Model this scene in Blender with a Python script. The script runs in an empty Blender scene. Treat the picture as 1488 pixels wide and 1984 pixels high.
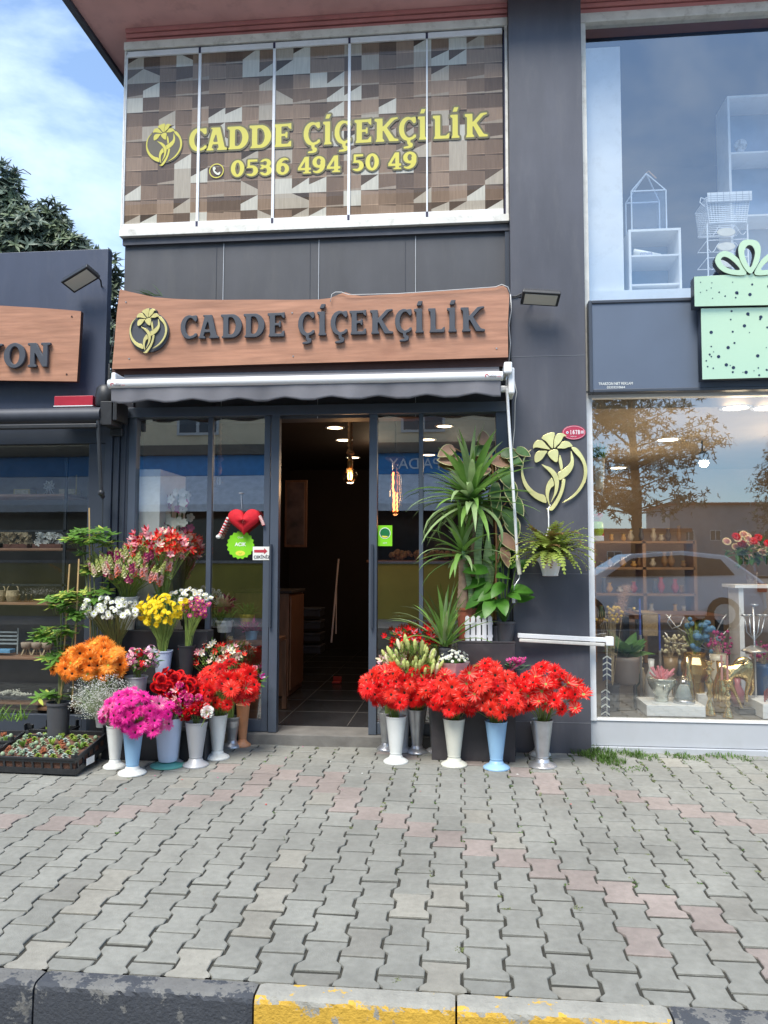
import bpy, math, random
import numpy as np
from mathutils import Vector, Matrix
R = math.radians
SC = bpy.context.scene
COL = SC.collection
# ------------------------------------------------------------------ camera
CAM = Vector((0.0, -6.4, 1.5)); YAW, TILT, ROLL, F = R(5.6), R(3.7), R(0.15), 1490.0
cd = bpy.data.cameras.new('camera'); cam = bpy.data.objects.new('camera', cd); COL.objects.link(cam)
CAMROT = Matrix.Rotation(YAW, 3, 'Z') @ Matrix.Rotation(R(90) + TILT, 3, 'X') @ Matrix.Rotation(ROLL, 3, 'Z')
cam.matrix_world = Matrix.Translation(CAM) @ CAMROT.to_4x4()
cd.sensor_fit = 'HORIZONTAL'; cd.sensor_width = 36; cd.lens = 36 * F / 1488
cd.clip_start = 0.05; cd.clip_end = 2000
SC.camera = cam
# ------------------------------------------------------------------ world, sun, exposure
SUN_EL, SUN_AZ = R(57), R(200)       # azimuth measured from +Y towards +X: the sun stands in front of the shop
w = bpy.data.worlds.new("World"); SC.world = w; w.use_nodes = True
nt = w.node_tree; nt.nodes.clear()
def N(nt, t, **k):
    n = nt.nodes.new(t)
    for a, b in k.items(): setattr(n, a, b)
    return n
sky = N(nt, 'ShaderNodeTexSky', sky_type='NISHITA', sun_disc=False, sun_elevation=SUN_EL, sun_rotation=SUN_AZ, air_density=1.0, dust_density=0.6, ozone_density=2.0)
tc = N(nt, 'ShaderNodeTexCoord'); mp = N(nt, 'ShaderNodeMapping'); mp.inputs['Scale'].default_value = (1, 1, 2.2); mp.inputs['Location'].default_value = (0.35, 0.1, 0.2)
nz = N(nt, 'ShaderNodeTexNoise'); nz.inputs['Scale'].default_value = 2.3; nz.inputs['Detail'].default_value = 7; nz.inputs['Roughness'].default_value = .56; nz.inputs['Distortion'].default_value = .25
cr = N(nt, 'ShaderNodeValToRGB'); cr.color_ramp.elements[0].position = .47; cr.color_ramp.elements[1].position = .66
cr.color_ramp.elements[0].color = (.13, .13, .13, 1); cr.color_ramp.elements[1].color = (.72, .72, .72, 1)
mx = N(nt, 'ShaderNodeMix', data_type='RGBA'); mx.inputs['B'].default_value = (7.0, 8.2, 9.8, 1)
gm = N(nt, 'ShaderNodeMix', data_type='RGBA', blend_type='MULTIPLY'); gm.inputs['Factor'].default_value = 1; gm.inputs['B'].default_value = (.86, 1.12, 1.28, 1)
bg = N(nt, 'ShaderNodeBackground'); bg.inputs['Strength'].default_value = 0.10
wo = N(nt, 'ShaderNodeOutputWorld')
L = nt.links.new
L(tc.outputs['Generated'], mp.inputs['Vector']); L(mp.outputs[0], nz.inputs['Vector']); L(nz.outputs['Fac'], cr.inputs[0])
L(sky.outputs[0], gm.inputs['A']); L(gm.outputs['Result'], mx.inputs['A']); L(cr.outputs[0], mx.inputs['Factor']); L(mx.outputs['Result'], bg.inputs[0]); L(bg.outputs[0], wo.inputs[0])
sd = bpy.data.lights.new('sun', 'SUN'); sd.energy = 2.7; sd.angle = R(30); sd.color = (1, .94, .84)
sun = bpy.data.objects.new('sun', sd); COL.objects.link(sun)
sun.rotation_euler = Vector((-math.sin(SUN_AZ) * math.cos(SUN_EL), -math.cos(SUN_AZ) * math.cos(SUN_EL), -math.sin(SUN_EL))).to_track_quat('-Z', 'Y').to_euler()
SC.view_settings.view_transform = 'Standard'; SC.view_settings.look = 'None'; SC.view_settings.gamma = 1; SC.view_settings.exposure = 1.08
SC.cycles.max_bounces = 8; SC.cycles.transparent_max_bounces = 12
# ------------------------------------------------------------------ where things stand
def ray(u, v):
    d = CAMROT @ Vector(((u - 744) / F, -(v - 992) / F, -1)); return d
def P(u, v, Y=0.0):
    d = ray(u, v); t = (Y - CAM.y) / d.y; return CAM + d * t
SLOPE = 0.035
def gz(y): return SLOPE * min(y, 0) if y > -3.62 else -0.29
def G(u, v):
    d = ray(u, v); t = -CAM.z / (d.z - SLOPE * d.y) * 1.0
    t = (SLOPE * CAM.y - CAM.z) / (d.z - SLOPE * d.y)
    return CAM + d * t
def PXM(Y): return F / (Y - CAM.y)     # pixels per metre at plane Y (about)
# ------------------------------------------------------------------ tagging and meshes
def tag(o, label=None, cat=None, group=None, kind=None):
    if label: o['label'] = label
    if cat: o['category'] = cat
    if group: o['group'] = group
    if kind: o['kind'] = kind
    return o
def thing(name, loc, label, cat, group=None, kind=None, rz=0):
    o = bpy.data.objects.new(name, None); COL.objects.link(o); o.location = loc; o.rotation_euler = (0, 0, rz); o.empty_display_size = .1
    return tag(o, label, cat, group, kind)
def wloc(o):
    v = Vector((0, 0, 0))
    while o is not None: v += o.location; o = o.parent
    return v
def kids(o): return [c for c in bpy.data.objects if c.parent == o]
def copy_tree(o, parent=None):
    c = o.copy(); COL.objects.link(c); c.parent = parent
    for ch in kids(o): copy_tree(ch, c)
    return c
class MB:
    def __init__(s): s.v = []; s.f = []; s.m = []; s.c = []; s.M = None
    def add(s, vs, fs, m=0, col=None):
        b = len(s.v)
        if s.M is not None: vs = [s.M @ Vector(p) for p in vs]
        s.v.extend([tuple(p) for p in vs])
        for f in fs: s.f.append([b + i for i in f]); s.m.append(m); s.c.append(col)
        return s
    def box(s, x0, x1, y0, y1, z0, z1, m=0, col=None):
        if x0 > x1: x0, x1 = x1, x0
        if y0 > y1: y0, y1 = y1, y0
        if z0 > z1: z0, z1 = z1, z0
        vs = [(x, y, z) for z in (z0, z1) for y in (y0, y1) for x in (x0, x1)]
        return s.add(vs, [(0, 2, 3, 1), (4, 5, 7, 6), (0, 1, 5, 4), (2, 6, 7, 3), (0, 4, 6, 2), (1, 3, 7, 5)], m, col)
    def bar(s, a, b, wx, wy, m=0):          # box from a to b
        a = Vector(a); b = Vector(b); d = (b - a); l = d.length; q = d.to_track_quat('Z', 'Y').to_matrix().to_4x4()
        old = s.M; s.M = (old if old is not None else Matrix()) @ Matrix.Translation(a) @ q
        s.box(-wx / 2, wx / 2, -wy / 2, wy / 2, 0, l, m); s.M = old; return s
    def tube(s, pts, r, n=6, m=0, cap=True, r1=None):
        pts = [Vector(p) for p in pts]; k = len(pts); vs = []
        if r1 is None: r1 = r
        up = Vector((0, 0, 1)); prev = None
        for i, p in enumerate(pts):
            t = (pts[min(i + 1, k - 1)] - pts[max(i - 1, 0)]).normalized()
            if prev is None:
                a = t.cross(up if abs(t.z) < .9 else Vector((1, 0, 0))).normalized()
            else:
                a = (prev - t * prev.dot(t)).normalized()
            prev = a; b = t.cross(a); rr = r[i] if isinstance(r, (list, tuple)) else r + (r1 - r) * i / max(1, k - 1)
            for j in range(n):
                an = 2 * math.pi * j / n; vs.append(p + a * (math.cos(an) * rr) + b * (math.sin(an) * rr))
        fs = [(i * n + j, i * n + (j + 1) % n, (i + 1) * n + (j + 1) % n, (i + 1) * n + j) for i in range(k - 1) for j in range(n)]
        if cap: fs += [tuple(range(n))[::-1], tuple((k - 1) * n + j for j in range(n))]
        return s.add(vs, fs, m)
    def lathe(s, prof, c=(0, 0, 0), n=24, m=0, sy=1, cap0=True, cap1=True):
        vs = []; k = len(prof)
        for r, z in prof:
            for j in range(n):
                a = 2 * math.pi * j / n; vs.append((c[0] + r * math.cos(a), c[1] + r * math.sin(a) * sy, c[2] + z))
        fs = [(i * n + j, i * n + (j + 1) % n, (i + 1) * n + (j + 1) % n, (i + 1) * n + j) for i in range(k - 1) for j in range(n)]
        if cap0: fs.append(tuple(range(n))[::-1])
        if cap1: fs.append(tuple((k - 1) * n + j for j in range(n)))
        return s.add(vs, fs, m)
    def prism(s, poly, y0, y1, m=0, side=None):   # poly of (x, z), y0 the front
        n = len(poly); vs = [(x, y0, z) for x, z in poly] + [(x, y1, z) for x, z in poly]
        s.add(vs, [tuple(range(n)), tuple(range(n, 2 * n))[::-1]], m)
        return s.add(vs, [(i, i + n, (i + 1) % n + n, (i + 1) % n) for i in range(n)], m if side is None else side)
    def ball(s, c, r, m=0, n=10, k=7, sc=(1, 1, 1)):
        pr = [(r * math.sin(math.pi * (i + .001) / (k - .0)) , -r * math.cos(math.pi * i / k)) for i in range(k + 1)]
        b = len(s.v); vs = []
        for rr, z in pr:
            for j in range(n):
                a = 2 * math.pi * j / n; vs.append((c[0] + rr * math.cos(a) * sc[0], c[1] + rr * math.sin(a) * sc[1], c[2] + z * sc[2]))
        return s.add(vs, [(i * n + j, i * n + (j + 1) % n, (i + 1) * n + (j + 1) % n, (i + 1) * n + j) for i in range(k) for j in range(n)], m)
    def mesh(s, name, mats, off, smooth=False):
        me = bpy.data.meshes.new(name)
        me.from_pydata([(p[0] - off.x, p[1] - off.y, p[2] - off.z) for p in s.v], [], s.f)
        for mt in (mats if isinstance(mats, (list, tuple)) else [mats]): me.materials.append(mt)
        me.polygons.foreach_set('material_index', s.m)
        me.polygons.foreach_set('use_smooth', [bool(smooth)] * len(s.f))
        if any(c is not None for c in s.c):
            at = me.color_attributes.new('Col', 'FLOAT_COLOR', 'CORNER'); arr = []
            for f, c in zip(s.f, s.c): arr.extend((list(c or (1, 1, 1)) + [1]) * len(f))
            at.data.foreach_set('color', arr)
        me.update(); return me
    def build(s, name, mats, parent=None, smooth=False, bevel=0, label=None, cat=None, group=None, kind=None, split=True):
        if parent is not None: off = wloc(parent); loc = Vector((0, 0, 0))
        else:
            a = np.array(s.v); off = Vector(((a[:, 0].min() + a[:, 0].max()) / 2, (a[:, 1].min() + a[:, 1].max()) / 2, a[:, 2].min())); loc = off
        o = bpy.data.objects.new(name, s.mesh(name, mats, off, smooth)); COL.objects.link(o); o.location = loc
        if parent is not None: o.parent = parent
        if bevel:
            b = o.modifiers.new('bevel', 'BEVEL'); b.width = bevel; b.segments = 2; b.limit_method = 'ANGLE'; b.angle_limit = R(40)
        if smooth == 'auto':
            e = o.modifiers.new('split', 'EDGE_SPLIT'); e.split_angle = R(38)
        return tag(o, label, cat, group, kind)
# ------------------------------------------------------------------ materials
MC = {}
def pbr(name, col, rough=.6, metal=0, var=.12, scale=6, bump=0, bscale=60, spec=.5, emis=0, ecol=None, attr=False, sss=0, trans=0, coat=0, tcoord='Object', stretch=None, big=0, dirt=0, dcol=(.12, .11, .1)):
    if name in MC: return MC[name]
    m = bpy.data.materials.new(name); m.use_nodes = True; t = m.node_tree; b = t.nodes['Principled BSDF']; l = t.links.new
    b.inputs['Roughness'].default_value = rough; b.inputs['Metallic'].default_value = metal; b.inputs['Specular IOR Level'].default_value = spec
    b.inputs['Base Color'].default_value = (*col, 1); m.diffuse_color = (*col, 1)
    if coat: b.inputs['Coat Weight'].default_value = coat; b.inputs['Coat Roughness'].default_value = .08
    co = N(t, 'ShaderNodeTexCoord'); vec = co.outputs[tcoord]
    if stretch:
        mpp = N(t, 'ShaderNodeMapping'); mpp.inputs['Scale'].default_value = stretch; l(vec, mpp.inputs[0]); vec = mpp.outputs[0]
    src = None
    if attr:
        a = N(t, 'ShaderNodeVertexColor', layer_name='Col'); src = a.outputs[0]
    if var:
        n1 = N(t, 'ShaderNodeTexNoise'); n1.inputs['Scale'].default_value = scale; n1.inputs['Detail'].default_value = 5; l(vec, n1.inputs['Vector'])
        mr = N(t, 'ShaderNodeMapRange'); mr.inputs['From Min'].default_value = .3; mr.inputs['From Max'].default_value = .7
        mr.inputs['To Min'].default_value = 1 - var; mr.inputs['To Max'].default_value = 1 + var; l(n1.outputs['Fac'], mr.inputs['Value'])
        mm = N(t, 'ShaderNodeMix', data_type='RGBA', blend_type='MULTIPLY'); mm.inputs['Factor'].default_value = 1
        if src is None: mm.inputs['A'].default_value = (*col, 1)
        else: l(src, mm.inputs['A'])
        l(mr.outputs[0], mm.inputs['B']); src = mm.outputs['Result']
    if dirt:
        n3 = N(t, 'ShaderNodeTexNoise'); n3.inputs['Scale'].default_value = scale * 1.7 + 1; n3.inputs['Detail'].default_value = 8; n3.inputs['Roughness'].default_value = .65; l(vec, n3.inputs['Vector'])
        r3 = N(t, 'ShaderNodeMapRange'); r3.inputs['From Min'].default_value = .52; r3.inputs['From Max'].default_value = .72; r3.inputs['To Max'].default_value = dirt; l(n3.outputs['Fac'], r3.inputs['Value'])
        md = N(t, 'ShaderNodeMix', data_type='RGBA'); md.inputs['A'].default_value = (*col, 1); md.inputs['B'].default_value = (*dcol, 1)
        if src is not None: l(src, md.inputs['A'])
        l(r3.outputs[0], md.inputs['Factor']); src = md.outputs['Result']
    if big:
        n4 = N(t, 'ShaderNodeTexNoise'); n4.inputs['Scale'].default_value = 1.6; n4.inputs['Detail'].default_value = 7; n4.inputs['Roughness'].default_value = .62; l(co.outputs[tcoord], n4.inputs['Vector'])
        r4 = N(t, 'ShaderNodeMapRange'); r4.inputs['From Min'].default_value = .35; r4.inputs['From Max'].default_value = .7; r4.inputs['To Min'].default_value = 1.05; r4.inputs['To Max'].default_value = 1 - big; l(n4.outputs['Fac'], r4.inputs['Value'])
        m4 = N(t, 'ShaderNodeMix', data_type='RGBA', blend_type='MULTIPLY'); m4.inputs['Factor'].default_value = 1; l(src, m4.inputs['A']); l(r4.outputs[0], m4.inputs['B']); src = m4.outputs['Result']
    if src is not None: l(src, b.inputs['Base Color'])
    if bump:
        n2 = N(t, 'ShaderNodeTexNoise'); n2.inputs['Scale'].default_value = bscale; n2.inputs['Detail'].default_value = 4; l(vec, n2.inputs['Vector'])
        bp = N(t, 'ShaderNodeBump'); bp.inputs['Strength'].default_value = bump; bp.inputs['Distance'].default_value = .01; l(n2.outputs['Fac'], bp.inputs['Height']); l(bp.outputs[0], b.inputs['Normal'])
    if emis: b.inputs['Emission Color'].default_value = (*(ecol or col), 1); b.inputs['Emission Strength'].default_value = emis
    if sss or trans:   # thin leaves and petals let light through
        tr = N(t, 'ShaderNodeBsdfTranslucent'); ad = N(t, 'ShaderNodeMixShader'); ad.inputs[0].default_value = trans or sss
        if src is not None: l(src, tr.inputs[0])
        else: tr.inputs[0].default_value = (*col, 1)
        l(b.outputs[0], ad.inputs[1]); l(tr.outputs[0], ad.inputs[2]); l(ad.outputs[0], t.nodes['Material Output'].inputs[0])
    MC[name] = m; return m
def glass(name, tint=(1, 1, 1), refl=.12, rough=.0):
    if name in MC: return MC[name]
    m = bpy.data.materials.new(name); m.use_nodes = True; t = m.node_tree; t.nodes.clear(); l = t.links.new
    o = N(t, 'ShaderNodeOutputMaterial'); tr = N(t, 'ShaderNodeBsdfTransparent'); tr.inputs[0].default_value = (*tint, 1)
    gl = N(t, 'ShaderNodeBsdfGlossy'); gl.inputs['Roughness'].default_value = rough
    fr = N(t, 'ShaderNodeFresnel'); ge = N(t, 'ShaderNodeNewGeometry'); im = N(t, 'ShaderNodeMath', operation='MULTIPLY_ADD'); im.inputs[1].default_value = 1 / 1.5 - 1.5; im.inputs[2].default_value = 1.5; l(ge.outputs['Backfacing'], im.inputs[0]); l(im.outputs[0], fr.inputs['IOR'])   # the same sheet seen from either side
    ma = N(t, 'ShaderNodeMath', operation='MULTIPLY_ADD'); ma.inputs[1].default_value = 1.6; ma.inputs[2].default_value = refl - .06; ma.use_clamp = True
    mi = N(t, 'ShaderNodeMixShader'); l(fr.outputs[0], ma.inputs[0]); l(ma.outputs[0], mi.inputs[0]); l(tr.outputs[0], mi.inputs[1]); l(gl.outputs[0], mi.inputs[2]); l(mi.outputs[0], o.inputs[0])
    MC[name] = m; return m
def emit(name, col, s):
    if name in MC: return MC[name]
    m = bpy.data.materials.new(name); m.use_nodes = True; t = m.node_tree; t.nodes.clear()
    o = N(t, 'ShaderNodeOutputMaterial'); e = N(t, 'ShaderNodeEmission'); e.inputs[0].default_value = (*col, 1); e.inputs[1].default_value = s; t.links.new(e.outputs[0], o.inputs[0]); MC[name] = m; return m
M_clad = pbr('dark cladding', (.080, .082, .100), .42, 0, .13, 2.5, .05, 30, dirt=.4, dcol=(.12, .12, .13), stretch=(2.2, 2.2, .45), big=.14)
M_clad2 = pbr('dark cladding panel', (.068, .070, .08), .5, 0, .12, 2, .04, 30, dirt=.35, dcol=(.10, .10, .10), stretch=(2.2, 2.2, .4), big=.14)
M_kiosk = pbr('kiosk cladding', (.062, .075, .115), .38, 0, .10, 2, .04, 30, dirt=.3, dcol=(.12, .13, .16), stretch=(2, 2, .5), big=.12)
M_alu = pbr('anthracite aluminium', (.085, .105, .14), .38, .25, .06, 4)
M_alud = pbr('anthracite aluminium dark', (.045, .055, .075), .4, .2, .06, 4)
M_white = pbr('white aluminium', (.78, .79, .80), .35, 0, .06, 5, dirt=.25, dcol=(.4, .39, .36))
M_offw = pbr('aged white paint', (.74, .73, .68), .6, 0, .12, 7, .05, 40, dirt=.5, dcol=(.3, .27, .22))
M_gask = pbr('navy gasket', (.02, .018, .06), .5)
M_pink = pbr('pink soffit', (.66, .38, .37), .75, 0, .12, 2.5, .06, 40, dirt=.35, dcol=(.28, .15, .14))
M_pinkt = pbr('pink trim boards', (.62, .27, .26), .6, 0, .12, 3, .05, 30, dirt=.3, dcol=(.3, .16, .13))
M_edge = pbr('eave fascia', (.05, .06, .085), .7, 0, .2, 4, .2, 30, dirt=.4)
M_dark = pbr('interior black', (.012, .011, .012), .7)
M_wood = None
M_steel = pbr('brushed steel', (.55, .56, .58), .32, .9, .08, 8)
M_black = pbr('black plastic', (.022, .024, .028), .45, 0, .15, 20, dirt=.3, dcol=(.07, .07, .07))
M_glassf = glass('shop glass', (.88, .92, .90), .32)
M_glassr = glass('display glass', (.94, .97, .96), .30)
M_glassu = glass('upper display glass', (.92, .96, .98), .27)
M_glassk = glass('kiosk glass', (.94, .97, .97), .12)
M_glassw = glass('film glass', (.98, .98, .98), .02)
M_conc = pbr('concrete', (.30, .29, .27), .85, 0, .18, 8, .3, 80, dirt=.5)
# ------------------------------------------------------------------ ground, road, kerb, pavers
M_ground = pbr('bare ground', (.20, .19, .17), .95, 0, .2, 2, .2, 10)
M_asph = pbr('asphalt', (.06, .06, .062), .85, 0, .2, 5, .5, 120)
M_bed = pbr('joint sand', (.038, .037, .030), .95, 0, .35, 14, .5, 90)
M_pav = pbr('concrete pavers', (.3, .3, .28), .82, 0, .10, 26, .35, 160, attr=True, dirt=.4, dcol=(.19, .185, .15), big=.26)
g = MB(); g.add([(-600, -600, -.34), (600, -600, -.34), (600, 600, -.34), (-600, 600, -.34)], [(0, 1, 2, 3)]); g.build('ground', M_ground, kind='structure')
g = MB(); g.add([(-80, -9.6, -.30), (80, -9.6, -.30), (80, -3.6, -.29), (-80, -3.6, -.29)], [(0, 1, 2, 3)]); g.build('road', M_asph, kind='structure')
g = MB(); g.add([(-80, -14, .12), (80, -14, .12), (80, -9.6, .12), (-80, -9.6, .12)], [(0, 1, 2, 3)]); g.box(-80, 80, -9.72, -9.58, -.3, .124); g.build('far_pavement', M_conc, kind='structure')
g = MB(); g.add([(-9, -3.42, gz(-3.42) - .0085), (7, -3.42, gz(-3.42) - .0085), (7, 0, -.0085), (-9, 0, -.0085)], [(0, 1, 2, 3)])
g.add([(-9, 0, -.014), (7, 0, -.014), (7, 9, -.014), (-9, 9, -.014)], [(0, 1, 2, 3)]); g.build('pavement_bed', M_bed, kind='structure')
KY = -3.385                                      # back edge of the kerb
rg = random.Random(5)
PW, PL, PA = .167, .232, .0125
def paver_outline(W, Lh):
    a = PA; h = W / 2; q = Lh / 2
    side = [(-q, a), (-q * .62, a), (-q * .36, -a), (q * .36, -a), (q * .62, a), (q, a)]
    rt = [(h + s, y) for y, s in side]; lf = [(-h - s, y) for y, s in side][::-1]
    return rt + lf
def seg_d(p, a, b):
    ax, ay = b[0] - a[0], b[1] - a[1]; t = max(0, min(1, ((p[0] - a[0]) * ax + (p[1] - a[1]) * ay) / (ax * ax + ay * ay))); return math.hypot(p[0] - a[0] - t * ax, p[1] - a[1] - t * ay)
pink_px = [[(20, 1597), (215, 1578), (330, 1555), (470, 1527), (560, 1505), (640, 1500), (660, 1560), (790, 1592)], [(560, 1502), (790, 1592), (850, 1625), (960, 1665), (1050, 1690), (1120, 1712), (1290, 1765), (1400, 1800), (1488, 1845)],
           [(1035, 1500), (1075, 1520), (1200, 1545), (1340, 1575), (1470, 1605)], [(700, 1450), (860, 1468), (1000, 1490), (1100, 1530)], [(430, 1480), (560, 1500)], [(1250, 1800), (1270, 1830)]]
pink = [[(G(*p).x, G(*p).y) for p in l_] for l_ in pink_px]
mb = MB(); nc = int(16 / PW)
for i in range(nc):
    x = -9 + PW * (i + .5); off = (PL / 2 if i % 2 else 0) + rg.uniform(-.004, .004)
    y = -.04 - PL / 2 + off
    while y > KY - PL:
        lo = y - PL / 2; hi = y + PL / 2
        cx, cy = x + rg.uniform(-.0015, .0015), y
        gap = rg.uniform(.0065, .0105) + .004 * max(0, min(1, (-y - 1.2) / 2)) * rg.uniform(.5, 1)
        out = paver_outline(PW - gap * 1.15, PL - gap * rg.uniform(1.35, 1.75))
        dmin = min(seg_d((cx, cy), l_[k], l_[k + 1]) for l_ in pink for k in range(len(l_) - 1))
        isp = dmin < .088
        s = rg.uniform(.77, .90)
        if isp: c = (.34 * s, .288 * s, .262 * s)
        else:
            k = rg.random(); c = (.288 * s, .290 * s, .262 * s) if k < .86 else ((.28 * s, .275 * s, .245 * s) if k < .94 else (.335 * s, .323 * s, .28 * s))
        z0 = gz(cy); dz = rg.uniform(-.003, .0025); tx, ty = rg.uniform(-.014, .014), rg.uniform(-.012, .012); rot = rg.uniform(-.012, .012)
        ch = .003; n = len(out); vs = []
        for ring, (k, zz) in enumerate(((1.0, -.012), (1.0, -ch), (None, 0))):
            for (ox, oy) in out:
                if ring == 2: ox *= 1 - ch * 1.2 / (PW / 2); oy *= 1 - ch * 1.2 / (PL / 2)
                rx, ry = ox * math.cos(rot) - oy * math.sin(rot), ox * math.sin(rot) + oy * math.cos(rot)
                yy = min(max(cy + ry, KY + .002), -.03)
                vs.append((cx + rx, yy, gz(yy) + zz + dz + rx * tx + ry * ty))
        if lo < -.03 and hi > KY + .03:
            b_ = len(mb.v); mb.add(vs, [tuple(range(2 * n, 3 * n))], 0, c)
            mb.f += [[b_ + r_ * n + j, b_ + r_ * n + (j + 1) % n, b_ + (r_ + 1) * n + (j + 1) % n, b_ + (r_ + 1) * n + j] for r_ in (0, 1) for j in range(n)]
            mb.m += [0] * (2 * n); mb.c += [c] * (2 * n)
        y -= PL
mb.build('pavement', M_pav, kind='structure')
# kerb stones: worn black and yellow paint on concrete
def paint_mat(name, pc, cut, base=(.29, .285, .255)):
    m = pbr(name, base, .8, 0, .15, 14, .5, 90); t = m.node_tree; b = t.nodes['Principled BSDF']; l = t.links.new
    src = b.inputs['Base Color'].links[0].from_socket
    co = N(t, 'ShaderNodeTexCoord'); nz = N(t, 'ShaderNodeTexNoise'); nz.inputs['Scale'].default_value = 11; nz.inputs['Detail'].default_value = 9; nz.inputs['Roughness'].default_value = .72
    nz2 = N(t, 'ShaderNodeTexNoise'); nz2.inputs['Scale'].default_value = 3; l(co.outputs['Object'], nz2.inputs['Vector'])
    ge = N(t, 'ShaderNodeNewGeometry'); sp = N(t, 'ShaderNodeSeparateXYZ'); l(ge.outputs['Normal'], sp.inputs[0]); l(co.outputs['Object'], nz.inputs['Vector'])
    m1 = N(t, 'ShaderNodeMath', operation='MULTIPLY_ADD'); m1.inputs[1].default_value = cut[1]; l(sp.outputs['Z'], m1.inputs[0]); l(nz.outputs['Fac'], m1.inputs[2])
    m2 = N(t, 'ShaderNodeMath', operation='MULTIPLY_ADD'); m2.inputs[1].default_value = .35; l(nz2.outputs['Fac'], m2.inputs[0]); l(m1.outputs[0], m2.inputs[2])
    mr = N(t, 'ShaderNodeMapRange'); mr.inputs['From Min'].default_value = cut[0]; mr.inputs['From Max'].default_value = cut[0] + .025; l(m2.outputs[0], mr.inputs['Value'])
    mi = N(t, 'ShaderNodeMix', data_type='RGBA'); mi.inputs['A'].default_value = (*pc, 1); l(src, mi.inputs['B']); l(mr.outputs[0], mi.inputs['Factor'])
    l(mi.outputs['Result'], b.inputs['Base Color']); return m
M_kblack = paint_mat('worn black kerb paint', (.05, .056, .068), (.76, .12), (.15, .15, .145)); M_kyel = paint_mat('worn yellow kerb paint', (.60, .37, .05), (.745, .19))
kz = gz(KY) + .004
xs = [-8, G(-470, 1940).x, G(250, 1900).x, P(497, 1925, -3.44).x, P(884, 1950, -3.44).x, P(1300, 1968, -3.44).x, P(1700, 1990, -3.45).x, 7]
xs = [-8, -4.6, -3.2, xs[3] - .86, xs[3], xs[4], xs[5], xs[5] + .9, 3.2, 7]
for i in range(len(xs) - 1):
    k = MB(); a_, b_ = xs[i] + .004, xs[i + 1] - .004; ns = max(2, int((b_ - a_) / .02)); pf_ = [(-.004, -.36 - kz), (-.004, -.004), (-.012, 0), (-.06, .001), (-.092, -.001), (-.103, -.010), (-.107, -.024), (-.109, -.08), (-.111, -.36 - kz)]; vs = []
    for j in range(ns + 1):
        x = a_ + (b_ - a_) * j / ns; e_ = 0 if 0 < j < ns else .006
        for q_, (dy, dz_) in enumerate(pf_): jt = .0032 if q_ in (4, 5, 6) else .001; vs.append((x, KY + dy + rg.uniform(-jt, jt) + (e_ if q_ > 3 else 0), kz + dz_ + rg.uniform(-jt, jt) * .6 - (e_ if 0 < q_ < 7 else 0)))
    m9 = len(pf_); k.add(vs, [(j * m9 + q_, (j + 1) * m9 + q_, (j + 1) * m9 + q_ + 1, j * m9 + q_ + 1) for j in range(ns) for q_ in range(m9 - 1)] + [tuple(range(m9))[::-1], tuple(range(ns * m9, ns * m9 + m9))])
    k.build('kerb', M_kyel if i in (4, 5) else M_kblack, kind='structure')
# ------------------------------------------------------------------ grass and moss by the wall
M_grass = pbr('weed green', (.10, .19, .035), .7, 0, .3, 9, trans=.35)
M_moss = pbr('dry moss', (.16, .19, .07), .85, 0, .35, 9, trans=.2)
def tuft(mb, x, y, n, r, h, rg, m):
    for _ in range(n):
        a = rg.uniform(0, 6.28); d = r * math.sqrt(rg.random()); bx, by = x + d * math.cos(a), y + d * math.sin(a); bz = gz(by) - .006
        l_ = h * rg.uniform(.4, 1.1); a2 = rg.uniform(0, 6.28); wd = rg.uniform(.0015, .0035); px_, py_ = -math.sin(a2) * wd, math.cos(a2) * wd
        k = rg.uniform(.2, .95); ex, ey = bx + math.cos(a2) * l_ * k, by + math.sin(a2) * l_ * k; mx_, my_ = (bx * .55 + ex * .45), (by * .55 + ey * .45)
        mb.add([(bx - px_, by - py_, bz), (bx + px_, by + py_, bz), (mx_ + px_ * 1.3, my_ + py_ * 1.3, bz + l_ * .55), (mx_ - px_ * 1.3, my_ - py_ * 1.3, bz + l_ * .55), (ex, ey, bz + l_ * (1 - k * .4))], [(0, 1, 2, 3), (3, 2, 4)], m)
gr = MB(); rg = random.Random(9)
for (u, v, n, r, h) in [(1130, 1458, 220, .10, .075), (1160, 1464, 300, .12, .08), (1185, 1476, 200, .09, .055), (1222, 1460, 190, .09, .065), (1075, 1450, 60, .05, .06), (1255, 1468, 90, .08, .045), (1310, 1464, 110, .09, .05), (1345, 1470, 60, .07, .035), (1390, 1464, 110, .09, .05), (1440, 1470, 70, .08, .035), (1240, 1490, 60, .06, .03), (1205, 1492, 60, .07, .03)]:
    p = G(u, v); tuft(gr, p.x, p.y, int(n * 1.1), r * 1.15, h * .95, rg, 0)
for i in range(nc):                              # moss in the joints, thickest by the wall and right of the door
    x = -9 + PW * i
    for k in range(60):
        y = -rg.random() ** 1.6 * 2.6 - .03; d = (x - .1)
        dens = (1 if x > -.6 else .12) * math.exp(y / 1.0)
        if rg.random() < dens * .9: tuft(gr, x + rg.uniform(-.014, .014), y, 12, .013, .014, rg, 1 if rg.random() < .6 else 0)
for (u, v) in [(768, 1900), (1120, 1760), (980, 1762), (890, 1840)]:
    p = G(u, v); tuft(gr, p.x, p.y, 40, .02, .015, rg, 1)
gr.build('grass', [M_grass, M_moss], kind='stuff', label='green weeds and moss growing in the paving joints along the wall', cat='grass')
# petals and specks fallen on the paving
# ------------------------------------------------------------------ main building
Bd = thing('shop_building', (0, 0, 0), 'dark two storey shop building with pink eave and big display windows', 'building')
XL = P(241, 460, 0).x; XC0 = P(988, 420, -.12).x; XC1 = P(1131, 420, -.12).x; XR = 7.0
zt = P(500, 94, 0).z                        # top of the white window track
z_sill0, z_sill1 = P(500, 452, 0).z, P(500, 437, 0).z
z_soff = P(235, 62, 0).z
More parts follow.
